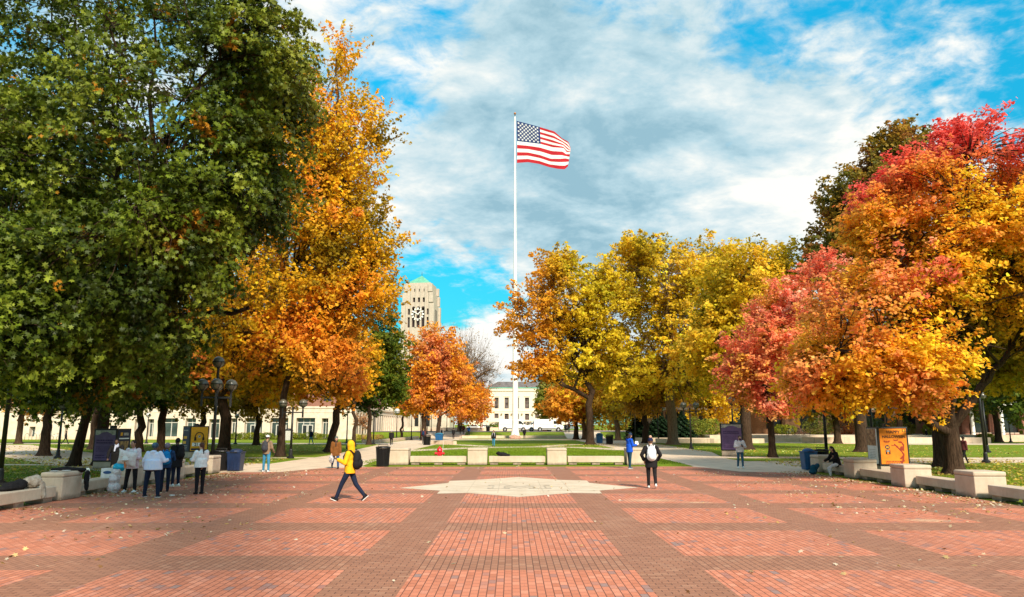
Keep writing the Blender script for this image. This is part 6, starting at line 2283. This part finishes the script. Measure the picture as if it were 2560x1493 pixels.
    g.tube([S_(up((0, 0, 1.2))), S_(up((0, 0, 1.0))), S_(up((0, 0, hz)))], [0.165 * s * wide * lo, 0.172 * s * wide * lo, (0.178 + skirtw) * s * wide * lo], 18)
    for i, v in enumerate(g.v):      # flatten the trunk front to back
        p = Vector(v)
        if abs(p.x) < 0.4: g.v[i] = (p.x, p.y * (0.80 if p.z < 1.35 * s else 1.0), p.z)
    for i in (0, 1):
        g.cap(S_(sh_[i] + Vector((0, 0, -0.005))), 0.072 * s * lo, S_(E[i]), 0.060 * s * lo)
        g.cap(S_(E[i]), 0.060 * s * lo, S_(W[i] - Hd[i] * 0.01), 0.044 * s * lo)
        # gathered folds round the sleeve
        for t in (0.3, 0.55, 0.8):
            p = E[i] * (1 - t) + W[i] * t
            g.ball(S_(p), (0.057 * s * lo,) * 3, 10, 6)
    g.cap(S_(neck - Vector((0, 0, 0.07))), 0.085 * s, S_(neck), 0.066 * s)
    if hood == 'down': g.ball(S_(up((0, -0.075, 1.46))), (0.11 * s, 0.065 * s, 0.06 * s), 12, 8)
    remesh(g, 'top', tm, r, vx, 3)
    # trousers
    g = MB()
    tr = cloth(*bot)
    g.ball(S_(Vector((0, 0, 0.955)) + off), (0.172 * s * wide, 0.130 * s, 0.12 * s), 14, 10)
    for i in (0, 1):
        h, k, a, q = J[i]
        ww = 0.75 + 0.25 * wide
        g.cap(S_(h), 0.098 * s * ww, S_(k), 0.068 * s * ww); g.cap(S_(k), 0.068 * s * ww, S_(a + Vector((0, 0, 0.01))), 0.052 * s * ww)
    remesh(g, 'trousers', tr, r, vx, 3)
    # shoes
    for i in (0, 1):
        h, k, a, q = J[i]
        pt = Matrix.Rotation(max(-0.9, min(0.5, q)), 3, 'X')
        if sit: pt = Matrix.Identity(3)
        g = MB()
        g.cap(S_(a + pt @ Vector((0, -0.045, -0.035))), 0.043 * s, S_(a + pt @ Vector((0, 0.12, -0.048))), 0.036 * s, 10)
        g.cap(S_(a + Vector((0, 0, 0.03))), 0.047 * s, S_(a + pt @ Vector((0, 0.02, -0.02))), 0.045 * s, 10)
        so_ = remesh(g, 'shoe', cloth(*shoe, rough=0.6) if len(shoe) == 2 else shoe, r, vx, 2)
        if sole:
            g = MB()
            M = Matrix.Translation(S_(a)) @ pt.to_4x4()
            g.box(-0.04 * s, 0.04 * s, -0.09 * s, 0.155 * s, -0.092 * s, -0.070 * s, M)
            g.build('sole', cloth('sole_white', (0.7, 0.68, 0.64)), so_, bevel=0.006)
    # hair, hats, hoods
    hm = mat('hair_%d' % int(hair[0] * 1000), hair, 0.7, 0.2, 30, spec=0.3)
    if hair is not None and hat != 'fullhood':
        g = MB()
        g.ball(hp((0, -0.018, 0.022)), tuple(k * s for k in (0.088, 0.094, 0.102)), 14, 10, Rh)
        if hairlen > 0:
            g.cap(hp((0, -0.05, 0)), 0.08 * s, hp((0, -0.075, -hairlen)), 0.055 * s)
            for q in (-1, 1): g.cap(hp((q * 0.06, -0.02, 0)), 0.035 * s, hp((q * 0.075, -0.02, -hairlen * 0.8)), 0.028 * s)
        if tail: g.cap(hp((0, -0.11, 0.03)), 0.035 * s, hp((0.0, -0.15, -0.26)), 0.022 * s)
        ho = remesh(g, 'hair', hm, r, min(vx, 0.016), 2)
        # keep the face free: lift hair verts from the front
        me = ho.data
        Ri = Rh.inverted()
        for v in me.vertices:
            d = Ri @ (v.co / s - hc)
            if d.y > 0.045 and d.z < 0.055:
                d.y = 0.045 if hat != 'balaclava' else d.y
                v.co = (hc + Rh @ d) * s
    if hat and hat[0] in ('beanie', 'cap', 'bonnet'):
        g = MB()
        hmn = cloth(*hat[1])
        if hat[0] == 'beanie':
            g.ball(hp((0, -0.012, 0.05)), tuple(k * s for k in (0.095, 0.103, 0.095)), 14, 10, Rh); g.cap(hp((0, -0.012, 0.02)), 0.092 * s, hp((0, -0.012, 0.055)), 0.096 * s)
        elif hat[0] == 'cap':
            g.ball(hp((0, -0.01, 0.045)), tuple(k * s for k in (0.092, 0.104, 0.082)), 14, 10, Rh); g.ball(hp((0, 0.12, 0.035)), tuple(k * s for k in (0.065, 0.065, 0.013)), 12, 6, Rh)
        else:
            g.ball(hp((0, -0.02, 0.035)), tuple(k * s for k in (0.102, 0.115, 0.105)), 14, 10, Rh)
        remesh(g, 'hat', hmn, r, min(vx, 0.016), 2)
        if len(hat) > 2:
            g = MB(); g.ball(hp((0, -0.02, 0.17)), 0.055 * s, 12, 8); g.build('pompom', cloth(*hat[2]), r, smooth=True)
    if hood == 'up':
        g = MB()
        g.ball(hp((0, -0.035, 0.025)), tuple(k * s for k in (0.118, 0.112, 0.135)), 16, 12, Rh)
        g.cap(hp((0, -0.04, -0.02)), 0.108 * s, S_(up((0, -0.03, 1.44))), 0.105 * s)
        ho = remesh(g, 'hood', tm, r, min(vx, 0.016), 3)
        Ri = Rh.inverted()
        for v in ho.data.vertices:
            d = Ri @ (v.co / s - hc)
            if d.y > 0.05 and d.z > -0.13: 
                d.y = 0.05; v.co = (hc + Rh @ d) * s
    if scarf:
        g = MB()
        g.cap(S_(neck + Vector((0, 0.01, -0.02))), 0.095 * s, S_(neck + Vector((0, 0.02, 0.045))), 0.085 * s); g.cap(S_(neck + Vector((0.03, 0.08, -0.02))), 0.04 * s, S_(neck + Vector((0.04, 0.14, -0.22))), 0.035 * s)
        remesh(g, 'scarf', cloth(*scarf), r, vx, 2)
    return r, dict(s=s, up=lambda v: S_(up(v)), W=[S_(w) for w in W], hp=hp, E=[S_(e) for e in E], Hd=Hd)


def world(r, v):
    return Matrix.Translation(r.location) @ Matrix.Rotation(r.rotation_euler.z, 4, 'Z') @ Vector(v)


def backpack(label, r, inf, col, scale=1.0, dy=0.0):
    s = inf['s'] * scale
    c = inf['up']((0, -0.10, 1.22))
    p = world(r, (0, 0, 0))
    o = root('backpack', label, 'backpack', tuple(p), r.rotation_euler.z, 'backpacks on people')
    m = cloth(*col)
    b = MB()
    b.ball(c + Vector((0, -0.10 * s + dy, 0.02 * s)), (0.155 * s, 0.105 * s, 0.24 * s), 16, 12)
    b.ball(c + Vector((0, -0.10 * s + dy, -0.10 * s)), (0.165 * s, 0.12 * s, 0.15 * s), 16, 10)
    remesh(b, 'bag', m, o, 0.014, 3)
    b = MB(); b.ball(c + Vector((0, -0.19 * s + dy, -0.08 * s)), (0.12 * s, 0.06 * s, 0.12 * s), 14, 10)
    b.build('front_pocket', m, o, smooth=True)
    b = MB()
    for q in (-1, 1):
        b.tube([inf['up']((q * 0.10, -0.15, 1.40)), inf['up']((q * 0.12, -0.05, 1.50)), inf['up']((q * 0.125, 0.08, 1.47)), inf['up']((q * 0.13, 0.158, 1.33)), inf['up']((q * 0.16, 0.13, 1.15)), inf['up']((q * 0.17, -0.02, 1.05))], 0.02 * s, 6)
    b.build('straps', m, o, smooth=True)
    b = MB(); b.tube([c + Vector((-0.04, -0.06 * s, 0.25 * s)), c + Vector((-0.02, -0.07 * s, 0.29 * s)), c + Vector((0.02, -0.07 * s, 0.29 * s)), c + Vector((0.04, -0.06 * s, 0.25 * s))], 0.01, 5)
    b.build('grab_loop', m, o)
    return o


def PP(px, foot, topy):
    x, y = G(px, foot, 0.016)
    h = A(px, topy, y).z
    return x, y, h


BLK = ('black', (0.014, 0.012, 0.013)); NVY = ('navy', (0.010, 0.014, 0.030)); DJEAN = ('dark_jeans', (0.014, 0.026, 0.055)); LJEAN = ('light_jeans', (0.05, 0.22, 0.36)); WHT = ('white', (0.74, 0.74, 0.75)); SNEAK = ('white_shoe', (0.76, 0.75, 0.72))

# --- the group on the left
x, y, h = PP(325, 1232, 1102)
r, inf = person('woman in a white printed sweatshirt and black trousers holding a white pillow', x, y, 172, h, legs=((3, 0), (2, 0)), spread=0.12, arms=[((-0.35, 0.25, -1), (0.45, 0.9, 0.12)), ((0.35, 0.25, -1), (-0.45, 0.9, 0.12))],
                skin='mid', top=('white_pink', (0.74, 0.70, 0.70), (0.58, 0.34, 0.38)), hem=0.80, bot=BLK, hair=(0.02, 0.01, 0.008), wide=1.1, loose=1.12, shoe=SNEAK, head_down=8)
c = world(r, (0, 0.27, 1.16 * inf['s']))
b = MB()
n = 14
for side in (0, 1):
    for i in range(n + 1):
        for j in range(n + 1):
            u, v = i / n * 2 - 1, j / n * 2 - 1
            pinch = 1 + 0.13 * (abs(u) * abs(v)) ** 2
            k = 0.10 * max(0, (1 - u ** 4) * (1 - v ** 4)) ** 0.5 * (1 if side else -1)
            b.v.append((0.30 * u * pinch * (1 - 0.06 * (1 - v * v) * 0), k, 0.21 * v * pinch))
for side in (0, 1):
    o_ = side * (n + 1) ** 2
    for i in range(n):
        for j in range(n):
            f = (o_ + i * (n + 1) + j, o_ + (i + 1) * (n + 1) + j, o_ + (i + 1) * (n + 1) + j + 1, o_ + i * (n + 1) + j + 1)
            b.f.append(f if not side else f[::-1]); b.mi.append(0)
pil = b.build('pillow', cloth('pillow', (0.78, 0.73, 0.70), (0.66, 0.52, 0.50)), None, smooth=True, loc=tuple(c))
pil.rotation_euler = (R(-8), R(-12), R(172))
tag(pil, 'white pillow held in front of the chest of the woman in the printed sweatshirt', 'pillow')
b = MB(); b.lathe([(0.06, 0), (0.10, 0.02), (0.13, 0.045), (0.125, 0.05), (0.05, 0.012)], 20)
c2 = world(r, (0.0, 0.45, 1.06 * inf['s']))
bw = b.build('paper_plate', mat('plate_white', (0.82, 0.81, 0.78), 0.5, 0), None, loc=tuple(c2))
tag(bw, 'white paper plate in the hands of the woman with the pillow', 'plate')
b = MB(); b.tube([world(r, (0.03, 0.30, 0.78)), world(r, (0.03, 0.32, 1.0))], [0.035, 0.045], 10)
tag(b.build('drink_cup', cloth('pink_drink', (0.62, 0.22, 0.10)), None), 'orange pink drink cup in front of the white printed sweatshirt', 'cup')

x, y, h = PP(266, 1203, 1104)
person('person in a long dark coat over a white shirt leaning behind the bench', x, y + 0.6, 192, 1.60, z=0.0, legs=((0, 0), (0, 0)), arms=[((-0.3, 0.4, -1), (0.1, 0.7, -0.8)), ((0.3, 0.4, -1), (-0.1, 0.6, -0.8))], skin='dark', top=BLK, hem=0.55, bot=BLK, hair=(0.010, 0.008, 0.008), wide=1.15, loose=1.15, lean=12, scarf=('lavender', (0.55, 0.55, 0.68)))
x, y, h = PP(377, 1243, 1109)
r, inf = person('heavy set woman in a pale blue hoodie and blue hair cap seen from behind', x, y, -8, h, legs=((2, 0), (-2, 0)), spread=0.16, arms=[((-0.6, 0.1, -1), (-0.25, 0.5, -0.8)), ((0.55, 0.2, -1), (-0.15, 0.9, 0.1))], skin='dark', top=('pale_blue', (0.58, 0.64, 0.84), (0.72, 0.72, 0.80)), hem=0.88, bot=('dark_jeans', (0.012, 0.018, 0.04)), hair=(0.012, 0.01, 0.01), wide=1.55, loose=1.12, hat=('bonnet', ('blue_bonnet', (0.12, 0.20, 0.30), (0.03, 0.05, 0.07))), shoe=('dark_shoe', (0.02, 0.02, 0.03)), sole=True, hood='down')
x, y, h = PP(400, 1231, 1110)
r, inf = person('person in a grey cap mostly hidden behind the woman in pale blue', x + 0.08, y + 0.1, 20, h, arms=[((-0.2, 0.4, -1), (0.2, 1, 0.1)), ((0.25, 0.4, -1), (-0.1, 1, 0.1))], skin='dark', top=('slate_blue', (0.02, 0.05, 0.12)), bot=NVY, hair=(0.01, 0.01, 0.01), hat=('bonnet', ('grey_bonnet', (0.25, 0.20, 0.24))), wide=1.1)
backpack('bright blue backpack worn by the person in the grey cap', r, inf, ('bright_blue', (0.01, 0.20, 0.48)))
x, y, h = PP(437, 1216, 1102)
r, inf = person('man in a long black coat and white sneakers standing with a dark backpack', x, y, 62, 1.66, legs=((3, 2), (-3, 0)), arms=[((-0.15, 0.1, -1), (0.05, 0.45, -0.9)), ((0.15, 0.0, -1), (0, 0.25, -1))], skin='dark', top=BLK, hem=0.68, bot=NVY, hair=(0.008, 0.006, 0.006), shoe=SNEAK, loose=1.15, skirtw=0.02, sole=True)
backpack('dark backpack on the man in the long black coat', r, inf, BLK, 0.95)
x, y, h = PP(497, 1236, 1108)
person('woman with a ponytail in a white sweater and wide black trousers', x, y, 55, h, legs=((0, 0), (0, 0)), arms=[((-0.25, 0.35, -1), (0.35, 0.9, 0.05)), ((0.25, 0.3, -1), (-0.4, 0.9, 0.0))], skin='light', top=('sweater_white', (0.76, 0.76, 0.76)), hem=0.90, bot=('soft_black', (0.010, 0.009, 0.012)), hair=(0.085, 0.028, 0.018), tail=True, wide=1.12, loose=1.15, shoe=BLK)
# --- the others on the plaza
x, y, h = PP(664, 1181, 1089)
r, inf = person('person in a white cap, tan jacket and light blue jeans seen from behind', x, y, -12, h, legs=((4, 0), (-3, 0)), spread=0.10, arms=[((-0.2, 0.1, -1), (0.0, 0.6, -0.8)), ((0.25, 0.1, -1), (-0.05, 0.7, -0.6))], skin='mid', top=('tan_jacket', (0.24, 0.16, 0.10)), hem=0.86, bot=LJEAN, shoe=SNEAK, hair=(0.02, 0.012, 0.01), hat=('cap', ('cap_white', (0.72, 0.72, 0.70))), loose=1.08, hood='down')
backpack('grey backpack on the person in the tan jacket', r, inf, ('dark_grey', (0.045, 0.045, 0.055)), 1.0)
x, y, h = PP(872, 1252, 1097)
r, inf = person('person in a bright yellow hoodie with the hood up walking to the left', x, y, 82, h - 0.03, legs=((27, 6), (-22, 18)), arms=[((-0.2, 0.25, -1), (0.1, 0.95, 0.42)), ((0.18, -0.28, -1), (0.0, 0.75, -0.65))], skin='dark', top=('hoodie_yellow', (0.82, 0.40, 0.012)), hem=0.84, bot=DJEAN, shoe=BLK, hair=(0.008, 0.006, 0.006), hood='up', loose=1.12, sole=True)
backpack('black backpack on the person in the yellow hoodie', r, inf, BLK, 1.1)
g = MB(); g.ball(inf['hp']((0, 0.075, -0.05)), (0.062, 0.045, 0.055), 12, 8)
g.build('face_mask', cloth(*BLK), r, smooth=True)
g = MB(); g.ball(inf['up']((-0.05, 0.142, 1.28)), (0.05, 0.012, 0.07), 10, 6)
g.build('chest_print', cloth('print_grey', (0.45, 0.48, 0.5)), r)
x, y, h = PP(838, 1172, 1090)
r, inf = person('woman in a brown fleece coat and knit hat walking behind the yellow hoodie', x, y, 205, h - 0.02, legs=((20, 4), (-22, 14)), arms=[((-0.15, 0.05, -1), (0, 0.2, -1)), ((0.2, 0.05, -1), (0.0, 0.15, -1))], skin='light', top=('brown_fleece', (0.20, 0.075, 0.018), (0.13, 0.05, 0.012)), hem=0.72, bot=('blue_jeans', (0.02, 0.06, 0.15)), shoe=BLK, hair=(0.03, 0.015, 0.01), hairlen=0.12, hat=('beanie', ('beanie_grey', (0.12, 0.13, 0.11))), scarf=('scarf_brown', (0.06, 0.035, 0.025)), loose=1.2, skirtw=0.01)
c = world(r, inf['W'][1] * 1.0)
b = MB(); b.ball((0, 0, -0.33), (0.12, 0.09, 0.2), 14, 10); b.ball((0, 0, -0.16), (0.04, 0.03, 0.14), 10, 8)
sb_ = remesh(b, 'shopping_bag', cloth('bag_white', (0.72, 0.70, 0.68), (0.15, 0.13, 0.13)), None, 0.015, 2)
sb_.location = (c.x, c.y, c.z + 0.02)
tag(sb_, 'black and white plastic bag carried by the woman in the brown coat', 'bag')
x, y, h = PP(1630, 1221, 1096)
r, inf = person('person in black walking away with a striped hat and a white backpack', x, y, -3, h - 0.02, legs=((6, 4), (-10, 16)), arms=[((-0.55, -0.05, -1), (0.35, 0.5, -0.75)), ((0.55, -0.05, -1), (-0.35, 0.5, -0.75))], skin='light', top=BLK, hem=0.72, bot=BLK, shoe=SNEAK, hair=(0.08, 0.04, 0.02), hat=('beanie', ('beanie_navy', (0.012, 0.014, 0.05)), ('pompom_tan', (0.50, 0.30, 0.22))), wide=1.12, loose=1.12, hood='down')
backpack('white backpack with a hanging strap on the person in black', r, inf, ('pack_white', (0.72, 0.71, 0.72)), 1.08)
x, y, h = PP(1575, 1172, 1084)
r, inf = person('person in a bright blue jacket looking at a paper in their hands', x, y, -68, h, legs=((3, 0), (-4, 0)), arms=[((-0.1, 0.25, -1), (0.15, 1, 0.12)), ((0.1, 0.25, -1), (-0.15, 1, 0.1))], skin='light', top=('jacket_blue', (0.010, 0.085, 0.55)), hem=0.80, bot=('teal_jeans', (0.012, 0.05, 0.08)), shoe=('grey_shoe', (0.10, 0.11, 0.13)), hair=(0.02, 0.015, 0.02), hairlen=0.16, hat=('beanie', ('beanie_slate', (0.02, 0.035, 0.07))), loose=1.12, head_down=22, sole=True)
c = world(r, (inf['W'][0] + inf['W'][1]) / 2 + Vector((0, 0.12, 0.06)))
b = MB(); b.box(-0.08, 0.08, -0.09, 0.09, -0.008, 0.008, Matrix.Rotation(R(40), 4, 'X')); b.box(-0.07, 0.07, 0.02, 0.03, 0, 0.12)
tag(b.build('white_paper', mat('plate_white', (0.82, 0.81, 0.78), 0.5, 0), None, loc=tuple(c)), 'white folded paper held by the person in the bright blue jacket', 'paper')
x, y, h = PP(1852, 1171, 1090)
r, inf = person('woman in a pale pink puffer jacket and jeans looking down at her phone', x, y, 184, h, legs=((8, 4), (-6, 8)), arms=[((-0.35, 0.2, -1), (0.55, 0.7, 0.12)), ((0.35, 0.2, -1), (-0.55, 0.7, 0.12))], skin='light', top=('puffer_pink', (0.72, 0.62, 0.60)), hem=0.86, bot=('jeans_mid', (0.04, 0.11, 0.17)), shoe=SNEAK, hair=(0.07, 0.035, 0.02), hairlen=0.05, loose=1.28, head_down=20)
g = MB(); g.ball(inf['hp']((0, 0.07, -0.05)), (0.06, 0.045, 0.06), 12, 8); g.build('face_mask', cloth(*BLK), r, smooth=True)
c = world(r, (inf['W'][0] + inf['W'][1]) / 2 + Vector((0, 0.09, 0.03)))
b = MB(); b.box(-0.037, 0.037, -0.004, 0.004, -0.075, 0.075, Matrix.Rotation(R(-30), 4, 'X'))
tag(b.build('phone', BLKP, None, loc=tuple(c)), 'dark phone in the hands of the woman in the pink puffer jacket', 'phone')
# seated person on the right bench
r, inf = person('person in black with white trousers sitting on the right bench', 14.12, 32.9, 98, 1.68, z=-0.41, legs=((72, 74), (60, 78)), sit=True, arms=[((-0.15, 0.55, -1), (0.1, 0.8, -0.35)), ((0.15, 0.55, -1), (-0.1, 0.8, -0.35))], skin='light', top=BLK, hem=0.82, bot=('trousers_white', (0.74, 0.72, 0.72)), shoe=BLK, hair=(0.008, 0.006, 0.007), hairlen=0.22, loose=1.15, lean=14, head_down=20)
b = MB(); b.ball((0, 0, 0.2), (0.16, 0.14, 0.22), 14, 10); b.cap((0.02, 0, 0.22), 0.13, (0.28, 0.25, 0.36), 0.10); b.ball((-0.06, -0.05, 0.10), (0.18, 0.15, 0.10), 12, 8)
tb = remesh(b, 'duffel_bag', cloth('teal', (0.010, 0.07, 0.11)), None, 0.015, 3)
tb.location = (13.2, 33.2, 0.03)
tag(tb, 'teal bag slumped at the feet of the seated person', 'bag')

# --- far walkers
def walker(label, px, foot, topy, face, top, bot=NVY, d=None, shoe=BLK, hair=(0.02, 0.012, 0.01), pack=None, hat=None, stride=14, skin='light', hoodc=None):
    if d is None:
        x, y = G(px, foot); z = 0.0
    else:
        y = d; x = A(px, 1068, d).x; z = gz(x, y)
    h = min(max(A(px, topy, y).z - z, 1.58), 1.88)
    r, inf = person(label, x, y, face, h, z=z + 0.012, legs=((stride, 3), (-stride, stride * 0.8)), skin=skin, top=top, bot=bot, shoe=shoe, hair=hair, hat=hat, near=False, loose=1.1, group='people walking far off', vox=0.03, hood=hoodc)
    if pack:
        backpack(pack[0], r, inf, pack[1])


walker('person in a black hoodie walking away on the left walk', 978, 1116, 1075, 5, BLK, BLK, shoe=SNEAK, hat=('bonnet', ('pale_hood', (0.4, 0.42, 0.45))))
walker('person in a dark jacket and light jeans before the glass doors', 777, 1111, 1074, 60, ('navy_coat', (0.012, 0.02, 0.05)), LJEAN, hat=('cap', ('cap_white', (0.72, 0.72, 0.70))), pack=('navy backpack on the person before the glass doors', ('navy_coat', (0.012, 0.02, 0.05))))
walker('person with a dark backpack passing the far black bin', 1058, 1110, 1068, 0, ('dark_red', (0.12, 0.03, 0.03)), ('grey_trousers', (0.12, 0.11, 0.11)), hair=(0.3, 0.2, 0.08), pack=('navy backpack by the far black bin', ('navy_pack', (0.01, 0.03, 0.08))))
walker('person in a white jacket with a backpack on the far left walk', 1104, 1100, 1071, 0, WHT, NVY, pack=('dark backpack on the white jacket', ('dark_grey', (0.045, 0.045, 0.055))))
walker('person in black in the middle of the far left walk', 1134, 0, 1057, 0, BLK, BLK, d=132)
walker('left one of two walkers in dark clothes beyond the left walk', 1151, 0, 1060, 180, ('dark_grey', (0.045, 0.045, 0.055)), BLK, d=146)
walker('right one of two walkers in dark clothes, in a brown top', 1159, 0, 1061, 0, ('dark_red', (0.12, 0.03, 0.03)), BLK, d=146)
walker('walker in a blue jacket right of the two dark walkers', 1172, 0, 1060, 10, ('mid_blue', (0.02, 0.08, 0.3)), NVY, d=144)
walker('small distant walker in pink beyond the left walk', 1202, 0, 1061, 90, ('pinkish', (0.5, 0.25, 0.25)), NVY, d=170)
walker('person in a black jacket and teal jeans crossing the middle lawn', 1234, 1117, 1077, 170, BLK, LJEAN, hat=('beanie', ('beanie_black', (0.012, 0.012, 0.012))), stride=6, pack=('pale bag on the back of the person crossing the lawn', WHT))
walker('person in dark clothes standing right beside the flagpole base', 1311, 1098, 1071, 180, BLK, BLK, stride=3)
walker('left one of the dark pair right of the vans', 1414, 0, 1058, 0, BLK, BLK, d=148, stride=6)
walker('right one of the dark pair right of the vans', 1422, 0, 1057, 0, BLK, NVY, d=148, stride=6, hat=('cap', ('cap_blue', (0.02, 0.1, 0.3))))
walker('distant walker in a white top near the right of the vans', 1403, 0, 1056, 180, WHT, NVY, d=185)
walker('distant walker in grey by the orange tree beyond the vans', 1396, 0, 1056, 180, ('dark_grey', (0.045, 0.045, 0.055)), BLK, d=192)
walker('silhouetted person hurrying past the single globe lamp', 163, 1111, 1077, -70, BLK, BLK, stride=22, skin='dark')
walker('person in a dark red jacket passing behind the forked maple trunk', 2413, 1160, 1098, -80, ('dark_red', (0.12, 0.03, 0.03)), BLK, stride=20, skin='dark')
walker('person in black with pale shoes walking behind the orange poster kiosk', 2318, 1104, 1067, 75, BLK, BLK, stride=20, shoe=SNEAK)
walker('walker half hidden behind the middle trunk on the left', 708, 1110, 1078, -90, ('dark_grey', (0.045, 0.045, 0.055)), BLK, stride=18)

# ============================================================ THINGS LEFT ON THE BENCHES
def lump(name, label, cat, loc, balls, m, vox=0.016, rz=0.0, it=2, noise=0.02, seed=1):
    b = MB()
    for (c, rr) in balls: b.ball(c, rr, 12, 8)
    o = remesh(b, name, m, None, vox, it)
    me = o.data
    n = len(me.vertices)
    co = np.empty(n * 3, dtype=np.float32); me.vertices.foreach_get('co', co); P = co.reshape(-1, 3).astype(np.float64)
    nr = np.array([v.normal[:] for v in me.vertices])
    k = (vnoise(P + 9, 0.09, seed) - 0.5) * 2 * noise + (vnoise(P * np.array([1, 1, .4]) + 5, 0.045, seed + 1) - 0.5) * noise
    P += nr * k[:, None]
    me.vertices.foreach_set('co', P.astype(np.float32).ravel())
    o.location = loc; o.rotation_euler = (0, 0, rz)
    return tag(o, label, cat)


TOPZ = 0.797; SEATZ = 0.437
lump('jacket_heap', 'black jacket heaped on the bench at the left edge', 'jacket', (-13.02, 19.9, SEATZ - 0.02), [((0, 0, .1), (.22, .42, .13)), ((0, .2, .16), (.18, .22, .12)), ((0.02, -.3, .08), (.2, .3, .08))], cloth(*BLK), seed=3)
lump('sweater', 'grey sweater hanging over the edge of the left bench', 'sweater', (-12.95, 20.5, SEATZ), [((0, 0, .16), (.26, .22, .16)), ((0.02, .1, .26), (.16, .16, .08)), ((.28, .05, .0), (.05, .14, .18)), ((.31, .06, -.15), (.04, .09, .14))], cloth('sweater_grey', (0.42, 0.36, 0.29), (0.26, 0.2, 0.15)), seed=4)
lump('draped_jacket', 'black jacket draped over the back of the left concrete block', 'jacket', (-13.05, 22.35, TOPZ), [((-.1, 0, .03), (.45, .13, .07)), ((.35, .0, .02), (.14, .12, .07)), ((.56, -.02, -.2), (.06, .13, .24)), ((.58, -.02, -.42), (.05, .09, .16))], cloth(*BLK), seed=5)
for i, (x, y) in enumerate([(-13.1, 21.7), (-12.9, 21.95)]):
    b = MB(); b.lathe([(0.05, 0.0), (0.085, 0.008), (0.12, 0.022), (0.115, 0.024), (0.05, 0.006)], 18)
    tag(b.build('paper_plate', mat('plate_white', (0.82, 0.81, 0.78), 0.5, 0), None, loc=(x, y, TOPZ + 0.002)), ['left one of two white paper plates on the concrete block', 'right one of two white paper plates on the concrete block'][i], 'plate')
bx = root('cardboard_box', 'open white box with a blue print standing on the left bench', 'box', (-13.15, 24.75, SEATZ), R(10))
b = MB(); b.box(-.19, .19, -.14, -.132, 0, .3); b.box(-.19, .19, .132, .14, 0, .3); b.box(-.19, -.182, -.131, .131, 0, .3); b.box(.182, .19, -.131, .131, 0, .3); b.box(-.181, .181, -.131, .131, 0, .01)
b.build('carton', mat('carton_white', (0.66, 0.65, 0.62), 0.8, 0.05), bx)
b = MB(); b.ball((0, -.143, .17), (.13, .004, .05), 14, 6); b.build('blue_print', mat('print_blue', (0.03, 0.08, 0.2), 0.6, 0), bx)
b = MB(); b.box(-.10, .0, -.01, .01, 0, .33, Matrix.Rotation(R(6), 4, 'Y')); b.box(.0, .13, -.012, .008, 0, .30, Matrix.Rotation(R(-8), 4, 'Y') @ Matrix.Rotation(R(-25), 4, 'Z'))
tag(b.build('paper_sheets', mat('plate_white', (0.82, 0.81, 0.78), 0.5, 0), None, loc=(-13.5, 24.15, SEATZ)), 'white folded papers standing on the left bench beside the box', 'paper')
lump('plastic_bag', 'crumpled teal plastic bag on top of the white sack', 'bag', (-12.72, 24.55, 0.72), [((0, 0, .05), (.2, .17, .15)), ((.05, 0, .16), (.14, .12, .1))], cloth('teal_plastic', (0.03, 0.42, 0.62), None, 0.35), seed=7, noise=0.03)
lump('white_sack', 'full white plastic sack standing on the bricks by the left bench', 'bag', (-12.55, 24.0, 0.016), [((0, 0, .17), (.2, .18, .19)), ((0, 0, .42), (.17, .16, .2)), ((.03, .02, .62), (.15, .14, .12))], cloth('sack_white', (0.70, 0.66, 0.64), (0.55, 0.42, 0.42), 0.5), seed=8, noise=0.03)
lump('paper_bag', 'white crumpled bag on the concrete block beside the dark coated person', 'bag', (-13.15, 25.95, TOPZ), [((0, 0, .1), (.16, .14, .12)), ((.06, 0, .2), (.1, .09, .1))], cloth('sack_white2', (0.74, 0.73, 0.72), None, 0.5), seed=9, noise=0.03)
lump('black_bag', 'black bag lying on the central bench', 'bag', (-0.55, 41.9, 0.476), [((0, 0, .1), (.3, .16, .12)), ((.25, 0, .06), (.22, .14, .07)), ((-.2, 0, .16), (.14, .12, .1))], cloth(*BLK), seed=10)
lump('crumpled_paper', 'small scrap of white paper on the bricks near the ponytail woman', 'paper', (-10.2, 22.9, 0.02), [((0, 0, .02), (.09, .07, .02))], cloth('scrap', (0.75, 0.74, 0.70)), vox=0.01, seed=11, noise=0.01)
